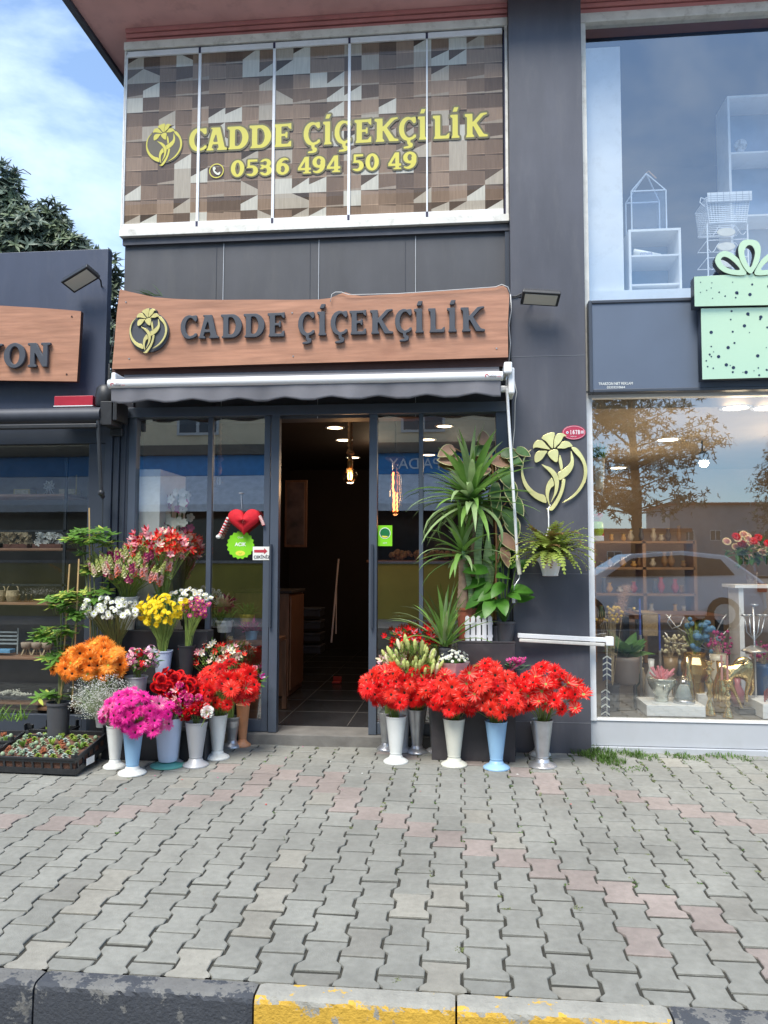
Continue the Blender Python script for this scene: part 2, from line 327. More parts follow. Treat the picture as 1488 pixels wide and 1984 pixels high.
# column
c = MB(); c.box(XC0, XC1, -.12, .3, -.02, z_soff + .6); c.build('pillar', M_clad, Bd, bevel=.004)
for zz in (P(1070, 1112, -.12).z, P(1070, 690, -.12).z, P(1070, 1400, -.12).z):     # joints of the cladding boards
    c = MB(); c.box(XC0 - .001, XC1 + .001, -.1225, -.10, zz, zz + .003); c.build('panel_joint', pbr('board edge', (.20, .21, .23), .6), Bd)
# cladding above the sign
z_cl0 = 2.72
c = MB(); c.box(XL, XC0, .02, .2, z_cl0, z_sill0 - .004); c.build('fascia', M_clad2, Bd)
c = MB(); c.box(XL - .01, XC0, -.012, .02, z_sill0 - .065, z_sill0 - .006); c.build('fascia_rail', M_clad, Bd)
for u in (432, 617, 805): c = MB(); x = P(u, 520, 0).x; c.box(x - .0022, x + .0022, .012, .0195, z_cl0, z_sill0 - .07); c.build('panel_joint', pbr('board edge light', (.5, .52, .55), .5), Bd)
for u in (418, 600, 785): c = MB(); x = P(u, 520, 0).x; c.box(x - .0015, x + .0015, .016, .0195, z_cl0, z_sill0 - .07); c.build('panel_seam', M_alud, Bd)
c = MB(); c.box(XC0 - .035, XC0 - .001, -.004, .02, .03, z_sill0 - .006); c.build('corner_trim', M_alud, Bd)
# upper glazing
xu = [P(u, 280, 0).x for u in (244, 386.5, 531, 677, 827.5, 976)]
W = MB(); W.box(xu[0] - .02, XC0 - .002, -.05, .06, zt + .035, zt + .105); W.box(xu[0] - .02, XC0 - .002, -.05, .06, z_sill0, z_sill1 - .008)
W.box(xu[5] + .012, XC0 - .004, -.045, .05, z_sill1 - .01, zt + .035); W.box(xu[0] - .02, xu[0] - .004, -.03, .05, z_sill1 - .008, zt + .035)
wf = W.build('upper_window', M_offw, Bd, bevel=.003)
W = MB()
for i in range(5):
    a, b = xu[i] + .008, xu[i + 1] - .008
    W.box(a, b, -.035, 0.0, zt - .028, zt + .022); W.box(a, b, -.035, 0, z_sill1, z_sill1 + .045)
for i in range(1, 5):
    t_ = .012 if i < 4 else .007
    W.box(xu[i] - t_, xu[i] + t_, -.030, .0, z_sill1 + .045, zt - .028)
W.box(xu[0] - .002, xu[0] + .008, -.03, 0, z_sill1, zt)
W.build('track', M_white, wf, bevel=.002)
W = MB()
for i in range(1, 5): W.box(xu[i] - .010, xu[i] + .010, -.038, -.03, zt - .028, zt + .022); W.box(xu[i] - .010, xu[i] + .010, -.038, -.03, z_sill1, z_sill1 + .045)
W.box(xu[0], xu[5], -.02, .03, zt + .022, zt + .035); W.box(xu[5] + .002, xu[5] + .012, -.02, .0, z_sill1, zt); W.box(xu[0], xu[5], -.01, .02, z_sill1 - .008, z_sill1 - .001)
W.build('gasket', M_gask, wf)
for i in range(5):
    W = MB(); W.add([(xu[i] + .004, -.02, z_sill1 + .04), (xu[i + 1] - .004, -.02, z_sill1 + .04), (xu[i + 1] - .004, -.02, zt - .02), (xu[i] + .004, -.02, zt - .02)], [(0, 1, 2, 3)]); W.build('pane', M_glassw, wf)
# printed film behind the panes: wooden blocks
M_film = pbr('block print film', (.3, .22, .17), .6, 0, .11, 5, attr=True, stretch=(14, 1, 1.2), spec=.2)
fm = MB(); rg = random.Random(21); bw, bh = .1515, .1345; x0, x1, z0, z1 = xu[0] + .004, xu[5] - .004, z_sill1 + .02, zt - .0
def fq(poly, c): 
    fm.add([(x, -.0165, z) for x, z in poly], [tuple(range(len(poly)))], 0, c)
ni = int((x1 - x0) / bw) + 1; nj = int((z1 - z0) / bh) + 1
br = [(.225, .155, .108), (.265, .187, .132), (.185, .127, .09), (.13, .09, .066), (.30, .215, .155)]
for j in range(nj):
    for i in range(ni):
        a, b = x0 + i * bw, min(x1, x0 + (i + 1) * bw); t_, d = z1 - j * bh, max(z0, z1 - (j + 1) * bh)
        if b - a < .01 or t_ - d < .01: continue
        k = (i * 7 + j * 11 + (i * j) % 5 + rg.randrange(3)) % 10; base = br[rg.randrange(5)]; dk = tuple(q * .5 for q in base)
        lt = (.56, .54, .47) if rg.random() < .55 else (.42, .37, .30)
        if k in (0, 1): # lit wedge under a dark triangle
            fl = rg.random() < .8; za = t_ - (t_ - d) * rg.uniform(.45, .8)
            if fl: fq([(a, d), (b, d), (b, t_), (a, za)], lt); fq([(a, za), (b, t_), (a, t_)], dk)
            else: fq([(a, d), (b, d), (b, za), (a, t_)], lt); fq([(a, t_), (b, za), (b, t_)], dk)
        elif k == 3: fq([(a, d), (b, d), (b, t_), (a, t_)], lt)
        elif k in (4, 5):
            za = d + (t_ - d) * rg.uniform(.1, .25); fq([(a, d), (b, d), (b, za), (a, d + .012)], (.34, .28, .22)); fq([(a, d + .012), (b, za), (b, t_), (a, t_)], base)
        else:
            fq([(a, d), (b, d), (b, d + .008), (a, d + .003)], tuple(q * 1.5 for q in base)); fq([(a, d + .003), (b, d + .008), (b, t_ - .016), (a, t_ - .004)], base); fq([(a, t_ - .004), (b, t_ - .016), (b, t_), (a, t_)], tuple(q * .45 for q in base))
fm.build('printed_film', M_film, wf)
W = MB(); W.box(x0 - .002, XC0, .012, .03, z_sill0, zt + .1); W.build('backing_board', M_dark, Bd)
# pink trim and eave
zp0 = zt + .108
for a, b in ((XL - .02, XC0 - .002), (XC1 + .002, XR)):
    T = MB(); n = 3; hh = (z_soff - zp0) / n
    for i in range(n): T.box(a, b, -.02 - .012 * i, .1, zp0 + i * hh + .006, zp0 + (i + 1) * hh - .002)
    T.box(a + .004, b, -.0, .1, zp0, z_soff)
    T.build('trim_board', M_pinkt, Bd, bevel=.003)
XE = P(177, 80, 0).x; YE = -.48
for a, b in ((XE + .03, XC0 - .002), (XC1 + .002, XR)):
    T = MB(); T.box(a, b, YE, 6 if a < -3 else .1, z_soff, z_soff + .06); T.build('soffit', M_pink, Bd)
T = MB(); T.box(XC0 - .002, XC1 + .002, YE, -.125, z_soff + .002, z_soff + .06); T.build('soffit', M_pink, Bd)
T = MB(); T.box(XE - .03, XE + .03, YE - .03, 6, z_soff - .035, z_soff + .22); T.box(XE + .031, XR, YE - .04, YE - .001, z_soff - .012, z_soff + .22); T.build('eave_edge', M_edge, Bd, bevel=.006)
T = MB(); T.add([(XE, YE, z_soff + .22), (XR, YE, z_soff + .22), (XR, 4, z_soff + 1.6), (XE, 4, z_soff + 1.6)], [(0, 1, 2, 3)]); T.build('roof', pbr('roof tiles', (.25, .10, .07), .8, 0, .2, 8, .3, 12), Bd)
T = MB(); T.box(XL, XL + .12, .21, 6, z_cl0 + .2, z_soff); T.box(XL, XL + .12, .0, 6, 0, z_cl0 + .2 - .004); T.build('side_wall', M_clad, Bd)
# ---- storefront frames
Z = lambda v, u=630, Y=0: P(u, v, Y).z
X = lambda u, v=1100, Y=0: P(u, v, Y).x
zh = Z(786); zs = Z(1419)
fr = MB()
def post(u0, u1, y0=-.04, y1=.05, m=0, za=None, zb=None): fr.box(X(u0), X(u1), y0, y1, zs if za is None else za, zh if zb is None else zb, m)
post(236, 247, -.03, .05, 1); post(248, 262); post(400, 409, -.02); post(511, 523, -.03); post(525, 541, -.05, .03); post(716, 731, -.05, .03); post(812, 820, -.02); post(962, 986, -.03)
fr.box(X(236), XC0 - .036, -.055, .08, zh, z_cl0 + .02); 
for a, b in ((262, 400), (409, 511), (731, 812), (820, 962)): fr.box(X(a), X(b), -.03, .04, zs, zs + .095); fr.box(X(a), X(b), -.03, .04, zh - .03, zh - .002)
fr.box(X(541), X(716), -.04, .04, zh - .05, zh - .002)
sf = fr.build('storefront_frame', [M_alu, M_alud], Bd, bevel=.003)
for u in (527.5, 722.5): dr = MB(); x = X(u, 1150); dr.box(x - .009, x + .009, -.085, -.0505, Z(1215), Z(1055)); dr.build('door_handle', M_alud, sf)
for a, b in ((262, 400), (409, 511), (731, 812), (820, 962)):
    gl = MB(); gl.add([(X(a) + .003, .003, zs + .09), (X(b) - .003, .003, zs + .09), (X(b) - .003, .003, zh - .028), (X(a) + .003, .003, zh - .028)], [(0, 1, 2, 3)]); gl.build('pane', M_glassf, sf)
st = MB(); st.box(X(236), XC0, -.10, .25, -.02, zs - .003); st.build('doorstep', pbr('dark concrete step', (.15, .145, .135), .85, 0, .2, 8, .3, 80, dirt=.4), Bd, bevel=.006)
# ---- inside of the flower shop
XI0, XI1, YI, ZC = X(236) + .13, XC1 - .1, 6.0, 3.0
M_tile = pbr('black floor tile', (.03, .03, .033), .25, 0, .2, 4)
M_brown = pbr('dark brown wall', (.018, .010, .008), .75, 0, .2, 3)
i_ = MB(); i_.box(XI0, XI1, .26, YI - .003, -.01, zs); fl = i_.build('shop_floor', M_tile, Bd)
i_ = MB()
for k in range(1, 9): i_.box(XI0, XI1, .26 + .6 * k, .265 + .6 * k, zs, zs + .0015)
for k in range(1, 9): xx = XI0 + .6 * k; i_.box(xx, xx + .005, .27, YI, zs + .002, zs + .0035)
i_.build('tile_joint', pbr('grout', (.12, .11, .1), .8), fl)
i_ = MB(); i_.box(XI0 - .15, XI1 + .15, .1, YI + .15, ZC, ZC + .05); i_.build('ceiling', M_brown, Bd)
i_ = MB(); i_.box(XI0 - .06, XI0, .09, YI + .04, -.01, ZC + .02); i_.box(XI1, XI1 + .05, .09, YI + .04, -.012, ZC + .021); i_.box(XI0 - .03, XI1 + .03, YI - .002, YI + .06, -.014, ZC + .022); i_.build('inner_wall', M_brown, Bd)
# ---- right hand shop front (taller display windows)
XW = XC1
zb0 = Z(1447, 1250, -.03); zb1 = Z(1399, 1250, -.03)
wz0, wz1 = Z(770, 1250, -.02), Z(1399, 1250, -.03)
wu1 = P(1250, 44, 0).z; wu0 = P(1250, 575, 0).z
d = MB(); d.box(XW + .002, XR, -.02, .1, zb0, zb1); d.box(XW + .002, XR, -.05, .1, -.02, zb0 - .003); dw = d.build('window_base', pbr('grey aluminium panel', (.46, .48, .51), .35, .1, .05, 3, dirt=.2, dcol=(.33, .32, .3)), Bd, bevel=.004)
d = MB(); d.box(XW + .004, XW + .058, -.04, .05, zb1 + .003, wz0 - .003); d.box(XW + .003, XR, -.03, .05, wz0, wz0 + .05); d.box(XW + .06, XR, -.03, .05, zb1 + .003, zb1 + .02)
dfr = d.build('display_window', M_white, Bd, bevel=.003)
d = MB(); d.add([(XW + .058, .0, zb1 + .018), (XR, .0, zb1 + .018), (XR, .0, wz0 - .001), (XW + .058, .0, wz0 - .001)], [(0, 1, 2, 3)]); d.build('pane', M_glassr, dfr)
d = MB(); d.box(XW + .004, XW + .050, -.04, .05, wz0 + .055, wu1 + .004); d.box(XW + .003, XR, -.045, .05, wu1 + .006, wu1 + .075); ufr = d.build('upper_display_window', M_offw, Bd, bevel=.003)
d = MB(); d.add([(XW + .05, .004, wz0 + .06), (XR, .004, wz0 + .06), (XR, .004, wu1 + .004), (XW + .05, .004, wu1 + .004)], [(0, 1, 2, 3)]); d.build('pane', M_glassu, ufr)
d = MB(); d.box(XC1 + .002, XR, -.03, .06, wu1 + .08, zp0 + .0); d.build('window_head', M_offw, Bd)
# inside of the right hand shop
YR = 4.5; zu = wu0 - .02
M_cream = pbr('cream shop wall', (.27, .195, .13), .8, 0, .1, 2)
M_ceil = pbr('shop ceiling', (.36, .29, .21), .8, 0, .08, 2)
M_greyf = pbr('grey display floor', (.16, .15, .14), .6, 0, .15, 4)
d = MB(); d.box(XW + .06, XR, YR, YR + .05, zb1, 2.95); d.box(XW - .02, XW + .057, .11, YR - .003, zb1, 2.95); d.box(XR, XR + .05, .1, YR, zb1, wu1 + .12); d.build('inner_wall', M_cream, Bd)
d = MB(); d.box(XW + .06, XR - .003, .11, YR - .003, 2.78, 2.93); d.build('ceiling', M_ceil, Bd)
d = MB(); d.box(XW + .06, XR - .003, .052, YR - .003, zb1 - .06, zb1 - .004); d.build('display_floor', M_greyf, Bd)
M_blueg = pbr('upstairs wall in reflected sky blue', (.02, .05, .12), .7, 0, .1, 2)  # deep blue in the wall colour stands in for reflected sky
d = MB(); d.box(XW + .06, XR, 2.6, 2.65, 2.95, wu1 + .12); d.box(XW + .051, XW + .055, .06, 2.59, 2.95, wu1 + .04); d.box(XW + .06, XR - .01, .06, 2.59, wu1 + .05, wu1 + .09); d.build('inner_wall', M_blueg, Bd)
# ------------------------------------------------------------------ lettering: masks turned into outlines
RES = 88
def grid(w, h, x0=-.15, y0=-.45):
    xs_ = np.arange(int((w - x0 + .15) * RES)) / RES + x0; ys_ = np.arange(int((h - y0 + .15) * RES)) / RES + y0
    return np.meshgrid(xs_, ys_)
def ell(g, cx, cy, rx, ry): return ((g[0] - cx) / rx) ** 2 + ((g[1] - cy) / ry) ** 2 <= 1
def bx(g, a, b, c, d): return (g[0] >= a) & (g[0] <= b) & (g[1] >= c) & (g[1] <= d)
def pol(g, pts):
    x, y = g; r = np.zeros(x.shape, bool); n = len(pts)
    for i in range(n):
        x0, y0 = pts[i]; x1, y1 = pts[(i + 1) % n]
        if y0 == y1: continue
        r ^= ((y0 > y) != (y1 > y)) & (x < (x1 - x0) * (y - y0) / (y1 - y0) + x0)
    return r
def glyph(ch):
    W_ = {'C': .72, 'Ç': .72, 'A': .86, 'D': .84, 'E': .70, 'İ': .36, 'K': .86, 'L': .66, 'O': .84, 'N': .92, 'Y': .8, '0': .62, '1': .4, '3': .6, '4': .66, '5': .6, '6': .62, '7': .6, '9': .62, 'B': .7}[ch]
    g = grid(W_, 1.4); G_ = g
    st = lambda x, wd=.22: bx(g, x, x + wd, 0, 1) | pol(g, [(x - .05, 0), (x + wd + .06, 0), (x + wd + .06, .07), (x + wd, .12), (x, .12), (x - .03, .07)]) | pol(g, [(x - .09, 1), (x + wd, 1), (x + wd, .90), (x, .86), (x - .09, .90)])
    if ch in 'CÇ':
        m = ell(g, .37, .5, .37, .51) & ~(ell(g, .45, .5, .24, .39)) & ~bx(g, .47, 2, .20, .80) & ~bx(g, .70, 2, -1, 2)
        m |= pol(g, [(.40, .93), (.55, .99), (.70, 1.0), (.72, .78), (.64, .70), (.56, .80), (.50, .87)]) | pol(g, [(.42, .0), (.60, .04), (.72, .12), (.72, .24), (.64, .24), (.56, .15), (.4, .10)])
        if ch == 'Ç': m |= bx(g, .34, .48, -.12, .02) | pol(g, [(.36, -.10), (.56, -.10), (.60, -.2), (.56, -.30), (.42, -.34), (.20, -.34), (.20, -.27), (.38, -.24), (.42, -.2), (.36, -.17)])
    elif ch == 'A': m = (pol(g, [(.27, 1), (.57, 1), (.80, 0), (.54, 0), (.42, .66), (.40, .70), (.20, .06), (.04, .06)]) | bx(g, .22, .6, .26, .36) | pol(g, [(0, 0), (.30, 0), (.30, .07), (.22, .1), (.08, .1), (0, .07)]) | pol(g, [(.46, 0), (.88, 0), (.88, .08), (.76, .13), (.52, .11), (.46, .07)]) | bx(g, .18, .5, .93, 1)) & ~pol(g, [(.27, .40), (.47, .40), (.39, .72)])
    elif ch == 'D': m = ((bx(g, .06, .45, 0, 1) | ell(g, .42, .5, .42, .5)) & ~((ell(g, .36, .5, .22, .37) & (g[0] > .28)) )) & (g[0] > .06) | pol(g, [(-.04, 1), (.3, 1), (.3, .9), (.06, .86), (-.04, .9)]) | bx(g, .0, .3, 0, .08)
    elif ch == 'E': m = st(.06) | bx(g, .06, .62, 0, .12) | bx(g, .06, .60, .89, 1) | bx(g, .06, .52, .46, .57) | pol(g, [(.52, 0), (.66, 0), (.66, .26), (.58, .22), (.52, .1)]) | pol(g, [(.52, 1), (.66, 1.02), (.66, .74), (.57, .80), (.52, .9)]) | bx(g, .44, .52, .38, .65)
    elif ch == 'İ': m = st(.06) | pol(g, [(.06, 1.12), (.24, 1.12), (.31, 1.32), (.13, 1.32)])
    elif ch == 'K': m = st(.06) | pol(g, [(.2, .42), (.36, .50), (.72, .92), (.86, .96), (.84, 1.03), (.60, 1.0), (.22, .56)]) | pol(g, [(.28, .54), (.42, .62), (.72, .12), (.88, .08), (.88, 0), (.54, 0)])
    elif ch == 'L': m = st(.06) | bx(g, .06, .6, 0, .12) | pol(g, [(.48, 0), (.64, 0), (.66, .24), (.59, .2), (.5, .1)])
    elif ch == 'N': m = bx(g, .08, .27, 0, 1) | bx(g, .60, .78, 0, 1) | pol(g, [(.08, 1), (.32, 1), (.78, .06), (.78, 0), (.58, 0), (.12, .9)]) | bx(g, 0, .36, 0, .1) | bx(g, -.02, .3, .9, 1) | bx(g, .5, .88, .9, 1)
    elif ch == 'O': m = ell(g, .42, .5, .42, .52) & ~ell(g, .42, .5, .19, .37)
    elif ch == 'Y': m = bx(g, .28, .5, 0, .5) | pol(g, [(.02, 1), (.26, 1), (.5, .45), (.28, .4)]) | pol(g, [(.6, 1), (.76, 1), (.5, .4), (.36, .45)]) | bx(g, .18, .6, 0, .09) | bx(g, -.04, .32, .91, 1) | bx(g, .5, .84, .91, 1)
    elif ch == '0': m = ell(g, .31, .5, .31, .51) & ~ell(g, .31, .5, .11, .36)
    elif ch in '69':
        m = (ell(g, .31, .34, .31, .35) & ~ell(g, .31, .33, .11, .20)) | (ell(g, .37, .5, .37, .51) & ~ell(g, .46, .5, .24, .38) & (g[0] < .58) & (g[1] > .3)) & ~bx(g, .42, 2, .5, .76)
        if ch == '9':
            h = np.zeros_like(m); ys_ = g[1][:, 0]; xs_ = g[0][0]
            iy = np.clip(np.round((1 - ys_ - ys_[0]) * RES).astype(int), 0, len(ys_) - 1); ix = np.clip(np.round((.62 - xs_ - xs_[0]) * RES).astype(int), 0, len(xs_) - 1)
            m = m[np.ix_(iy, ix)]
    elif ch == '4': m = pol(g, [(.34, 1), (.54, 1), (.54, .34), (.64, .34), (.64, .20), (.54, .20), (.54, .09), (.64, .09), (.64, 0), (.26, 0), (.26, .09), (.36, .09), (.36, .20), (0, .20), (0, .33)]) & ~pol(g, [(.15, .34), (.36, .34), (.36, .74)])
    elif ch == '5': m = bx(g, .08, .56, .86, 1) | bx(g, .08, .2, .5, .95) | (ell(g, .28, .32, .31, .33) & ~(ell(g, .24, .33, .13, .2) ) & ~(bx(g, -1, .2, .15, .5))) | bx(g, .08, .3, .5, .62)
    elif ch == '3': m = ((ell(g, .28, .74, .27, .27) & ~ell(g, .25, .74, .1, .14)) | (ell(g, .29, .29, .30, .30) & ~ell(g, .25, .29, .11, .16))) & ~bx(g, -1, .2, .2, .38) & ~bx(g, -1, .2, .66, .82)
    elif ch == '1': m = bx(g, .14, .3, 0, 1) | bx(g, .04, .4, 0, .09) | pol(g, [(.02, .84), (.14, .84), (.3, 1), (.2, 1)])
    elif ch == '7': m = bx(g, .02, .58, .86, 1) | pol(g, [(.40, .9), (.58, .9), (.34, 0), (.16, 0)]) | bx(g, .02, .1, .72, 1)
    elif ch == 'B': m = (bx(g, .06, .4, 0, 1) | ell(g, .38, .74, .26, .26) | ell(g, .38, .28, .30, .28)) & ~(ell(g, .36, .75, .12, .14) | ell(g, .36, .28, .14, .16)) | bx(g, -.02, .1, 0, .08) | bx(g, -.02, .1, .92, 1)
    return g, m, W_
def smooth(a, k=1):
    for _ in range(k):
        a = (np.roll(a, 1, 0) + 2 * a + np.roll(a, -1, 0)) / 4; a = (np.roll(a, 1, 1) + 2 * a + np.roll(a, -1, 1)) / 4
    return a
def grow(m, d):
    n = int(round(d * RES)); o = m.copy()
    m = np.pad(m, 0)
    for i in range(-n, n + 1):
        for j in range(-n, n + 1):
            if i * i + j * j <= n * n + 1: o |= np.roll(np.roll(m, i, 0), j, 1)
    return o
def contours(g, m, blur=3, tol=.004):
    a = smooth(m.astype(float), blur) - .5001; H, Wd = a.shape; segs = {}
    def pt(e):
        (i, j, k) = e
        if k == 0: t = a[i, j] / (a[i, j] - a[i, j + 1]); return (g[0][i, j] + t / RES, g[1][i, j])
        t = a[i, j] / (a[i, j] - a[i + 1, j]); return (g[0][i, j], g[1][i, j] + t / RES)
    s = a > 0; I, J = np.nonzero((s[:-1, :-1] != s[1:, 1:]) | (s[:-1, 1:] != s[1:, :-1]) | (s[:-1, :-1] != s[:-1, 1:]))
    for i, j in zip(I, J):
        c = (s[i, j] << 0) | (s[i, j + 1] << 1) | (s[i + 1, j + 1] << 2) | (s[i + 1, j] << 3)
        B_, R_, T_, L_ = (i, j, 0), (i, j + 1, 1), (i + 1, j, 0), (i, j, 1)
        tb = {1: [(L_, B_)], 2: [(B_, R_)], 3: [(L_, R_)], 4: [(R_, T_)], 5: [(L_, B_), (R_, T_)], 6: [(B_, T_)], 7: [(L_, T_)], 8: [(T_, L_)], 9: [(T_, B_)], 10: [(B_, R_), (T_, L_)], 11: [(T_, R_)], 12: [(R_, L_)], 13: [(R_, B_)], 14: [(B_, L_)]}
        for p_, q_ in tb.get(int(c), []): segs[p_] = q_
    out = []
    while segs:
        st_, nx = segs.popitem(); lp = [st_]
        while nx != st_ and nx in segs: lp.append(nx); nx = segs.pop(nx)
        P_ = [pt(e) for e in lp]
        if len(P_) < 8: continue
        keep = [P_[0]]; last = 0
        for k in range(2, len(P_)):
            ax, ay = P_[last]; bx_, by_ = P_[k]; l_ = math.hypot(bx_ - ax, by_ - ay) + 1e-9
            if max(abs((bx_ - ax) * (P_[q][1] - ay) - (by_ - ay) * (P_[q][0] - ax)) / l_ for q in range(last + 1, k)) > tol or l_ > .35: keep.append(P_[k - 1]); last = k - 1
        out.append(keep)
    return out
def shape(name, loops, sx, sy, org, Y, depth, mat, parent, bevel=0, skew=0):
    """flat outlines -> one extruded mesh in the XZ plane; org is world (x, z) of local (0, 0); front face at Y"""
    cu = bpy.data.curves.new('tmp', 'CURVE'); cu.dimensions = '2D'; cu.fill_mode = 'BOTH'; cu.extrude = max(depth / 2 - bevel, 0); cu.bevel_depth = bevel; cu.bevel_resolution = 1
    if bevel: cu.offset = -bevel
    for lp in loops:
        sp = cu.splines.new('POLY'); sp.points.add(len(lp) - 1); sp.use_cyclic_u = True
        for p_, (x, y) in zip(sp.points, lp): p_.co = (x * sx, y * sy + skew * x * sx, 0, 1)
    t = bpy.data.objects.new('tmp', cu); COL.objects.link(t)
    me = bpy.data.meshes.new_from_object(t); bpy.data.objects.remove(t); bpy.data.curves.remove(cu)
    off = wloc(parent) if parent is not None else Vector((0, 0, 0))
    me.transform(Matrix.Translation(Vector((org[0], Y + depth / 2, org[1])) - off) @ Matrix.Rotation(R(90), 4, 'X'))
    me.materials.clear(); me.materials.append(mat)
    o = bpy.data.objects.new(name, me); COL.objects.link(o); o.parent = parent; return o
GL = {}
def glyph_loops(ch, g_=0):
    if (ch, g_) not in GL:
        g, m, W_ = glyph(ch)
        if g_: m = grow(m, g_)
        GL[(ch, g_)] = (contours(g, m), W_)
    return GL[(ch, g_)]
def text(s, x, z, h, Y, mat, parent, name='text', depth=.002, align='LEFT', width=None, bold=0):
    cu = bpy.data.curves.new('tmp', 'FONT'); cu.body = s; cu.size = h * 1.38; cu.extrude = depth / 2; cu.align_x = align; cu.offset = bold
    t = bpy.data.objects.new('tmp', cu); COL.objects.link(t); me = bpy.data.meshes.new_from_object(t); bpy.data.objects.remove(t); bpy.data.curves.remove(cu)
    if width:
        co = [v.co.x for v in me.vertices]; k = width / (max(co) - min(co)); me.transform(Matrix.Scale(k, 4, (1, 0, 0)))
    off = wloc(parent); me.transform(Matrix.Translation(Vector((x, Y, z)) - off) @ Matrix.Rotation(R(90), 4, 'X')); me.materials.clear(); me.materials.append(mat)
    o = bpy.data.objects.new(name, me); COL.objects.link(o); o.parent = parent; return o
# emblem: outlines in a unit circle
EMB = {'petal': [[(360,445),(355,390),(390,320),(450,285),(520,290),(570,330),(620,390),(680,462),(600,455),(520,440),(440,425),(385,428)],
 [(520,240),(560,195),(640,160),(700,142),(765,145),(765,210),(745,300),(735,435),(700,430),(650,370),(600,310),(530,260)],
 [(760,440),(755,340),(765,260),(800,190),(860,158),(920,162),(960,185),(995,215),(940,225),(905,290),(870,340),(810,395)],
 [(810,440),(860,390),(900,335),(950,312),(1010,312),(1060,340),(1105,395),(1100,415),(1030,425),(960,450),(880,448)],
 [(625,498),(560,488),(470,490),(420,515),(385,570),(378,640),(390,700),(430,705),(480,680),(530,640),(580,570)],
 [(640,520),(700,480),(770,460),(815,470),(835,520),(830,600),(815,695),(770,700),(710,655),(660,600),(635,550)]],
 'leaf': [[(1075,495),(1110,580),(1130,680),(1120,780),(1080,870),(1020,940),(940,1000),(850,1045),(830,960),(820,910),(880,870),(950,820),(1020,760),(1065,690),(1070,600)],
 [(515,745),(590,770),(680,805),(760,870),(810,940),(840,1040),(835,1150),(800,1280),(740,1380),(680,1465),(730,1340),(755,1240),(760,1120),(740,1020),(690,930),(620,850),(560,795)],
 [(705,1000),(735,1060),(745,1140),(690,1190),(655,1270),(645,1380),(660,1530),(620,1440),(590,1340),(585,1230),(610,1120),(660,1040)]],
 'stem': [[(865,570),(890,630),(910,720),(915,820),(875,850),(855,760),(840,670)],
 [(955,1020),(960,1080),(930,1230),(870,1380),(790,1520),(710,1610),(640,1605),(595,1580),(650,1570),(720,1490),(800,1370),(860,1240),(890,1120),(900,1045)]],
 'ring': [[(325,455),(250,540),(190,650),(165,760),(160,880),(190,1000),(250,1120),(340,1220),(450,1290),(565,1330),(600,1465),(500,1445),(380,1380),(270,1280),(180,1150),(130,1000),(118,860),(130,730),(180,600),(250,510)],
 [(1085,435),(1160,430),(1240,500),(1320,630),(1370,770),(1380,900),(1350,1050),(1280,1190),(1180,1310),(1060,1400),(900,1470),(1040,1370),(1150,1270),(1240,1150),(1300,1010),(1315,880),(1300,760),(1250,650),(1180,570),(1120,500)]]}
def cat(pts, k=4):
    o = []; n = len(pts)
    for i in range(n):
        p0, p1, p2, p3 = [np.array(pts[(i + q) % n], float) for q in (-1, 0, 1, 2)]
        for j in range(k):
            t = j / k; o.append(tuple(.5 * (2 * p1 + (p2 - p0) * t + (2 * p0 - 5 * p1 + 4 * p2 - p3) * t * t + (3 * p1 - p0 - 3 * p2 + p3) * t ** 3)))
    return o
def emb_loops(pts): return [((x - 750) / 630, (885 - y) / 630) for x, y in cat(pts)]
def emblem(parent, cx, cz, r, Y, depth, mat, bevel=.001, ry=None):
    for nm, ls in EMB.items():
        for k, l_ in enumerate(ls): shape('emblem_' + nm, [emb_loops(l_)], r, ry or r, (cx, cz), Y - .0012 * (k % 3), depth, mat, parent, bevel)
# ------------------------------------------------------------------ decal on the upper panes
M_yel = pbr('yellow decal', (.62, .56, .09), .35, 0, .05, 3); M_olive = pbr('dark decal outline', (.12, .11, .05), .4)
dec = thing('window_lettering', (P(600, 300, -.023).x, -.023, P(600, 340, -.023).z), 'yellow shop name, flower emblem and phone number stuck on the upper panes', 'lettering')
xp = lambda u, v=280: P(u, v, -.023)
def word(spec, base0, base1, cap, Y, mat, parent, depth, outl=None, name='letter', bevel=0):
    (ua, va), (ub, vb) = base0, base1; zb = (P(ua, va, Y).z + P(ub, vb, Y).z) / 2; h = P(ua, va - cap, Y).z - P(ua, va, Y).z
    for ch, u0, u1 in spec:
        vb_ = va + (vb - va) * ((u0 + u1) / 2 - ua) / (ub - ua)
        x0, x1 = P(u0, vb_, Y).x, P(u1, vb_, Y).x; lp, W_ = glyph_loops(ch); sx = (x1 - x0) / W_
        o = shape(name, lp, sx, h, (x0, zb), Y, depth, mat, parent, bevel)
        if outl: lo, _ = glyph_loops(ch, .075); shape('letter_outline', lo, sx, h, (x0, zb), Y + depth + .0004, .0006, outl, o).location = (0, 0, 0)
word([('C', 366, 400), ('A', 400, 439), ('D', 442, 481), ('D', 485, 525), ('E', 531, 566), ('Ç', 588, 620), ('İ', 627, 643), ('Ç', 648, 680), ('E', 688, 721), ('K', 727, 771), ('Ç', 773, 806), ('İ', 811, 827), ('L', 840, 871), ('İ', 874, 891), ('K', 902, 944)],
     (420, 295), (923, 261), 44, -.0245, M_yel, dec, .0008, M_olive)
word([('0', 447, 473), ('5', 476, 500), ('3', 503, 527), ('6', 535, 560), ('4', 577, 603), ('9', 605, 630), ('4', 633, 660), ('5', 682, 705), ('0', 708, 734), ('4', 752, 778), ('9', 781, 807)], (460, 345), (794, 324), 32, -.0245, M_yel, dec, .0008, M_olive, name='digit')
pc = xp(318, 281); emblem(dec, pc.x, pc.z, .165, -.0245, .0008, M_yel, 0)
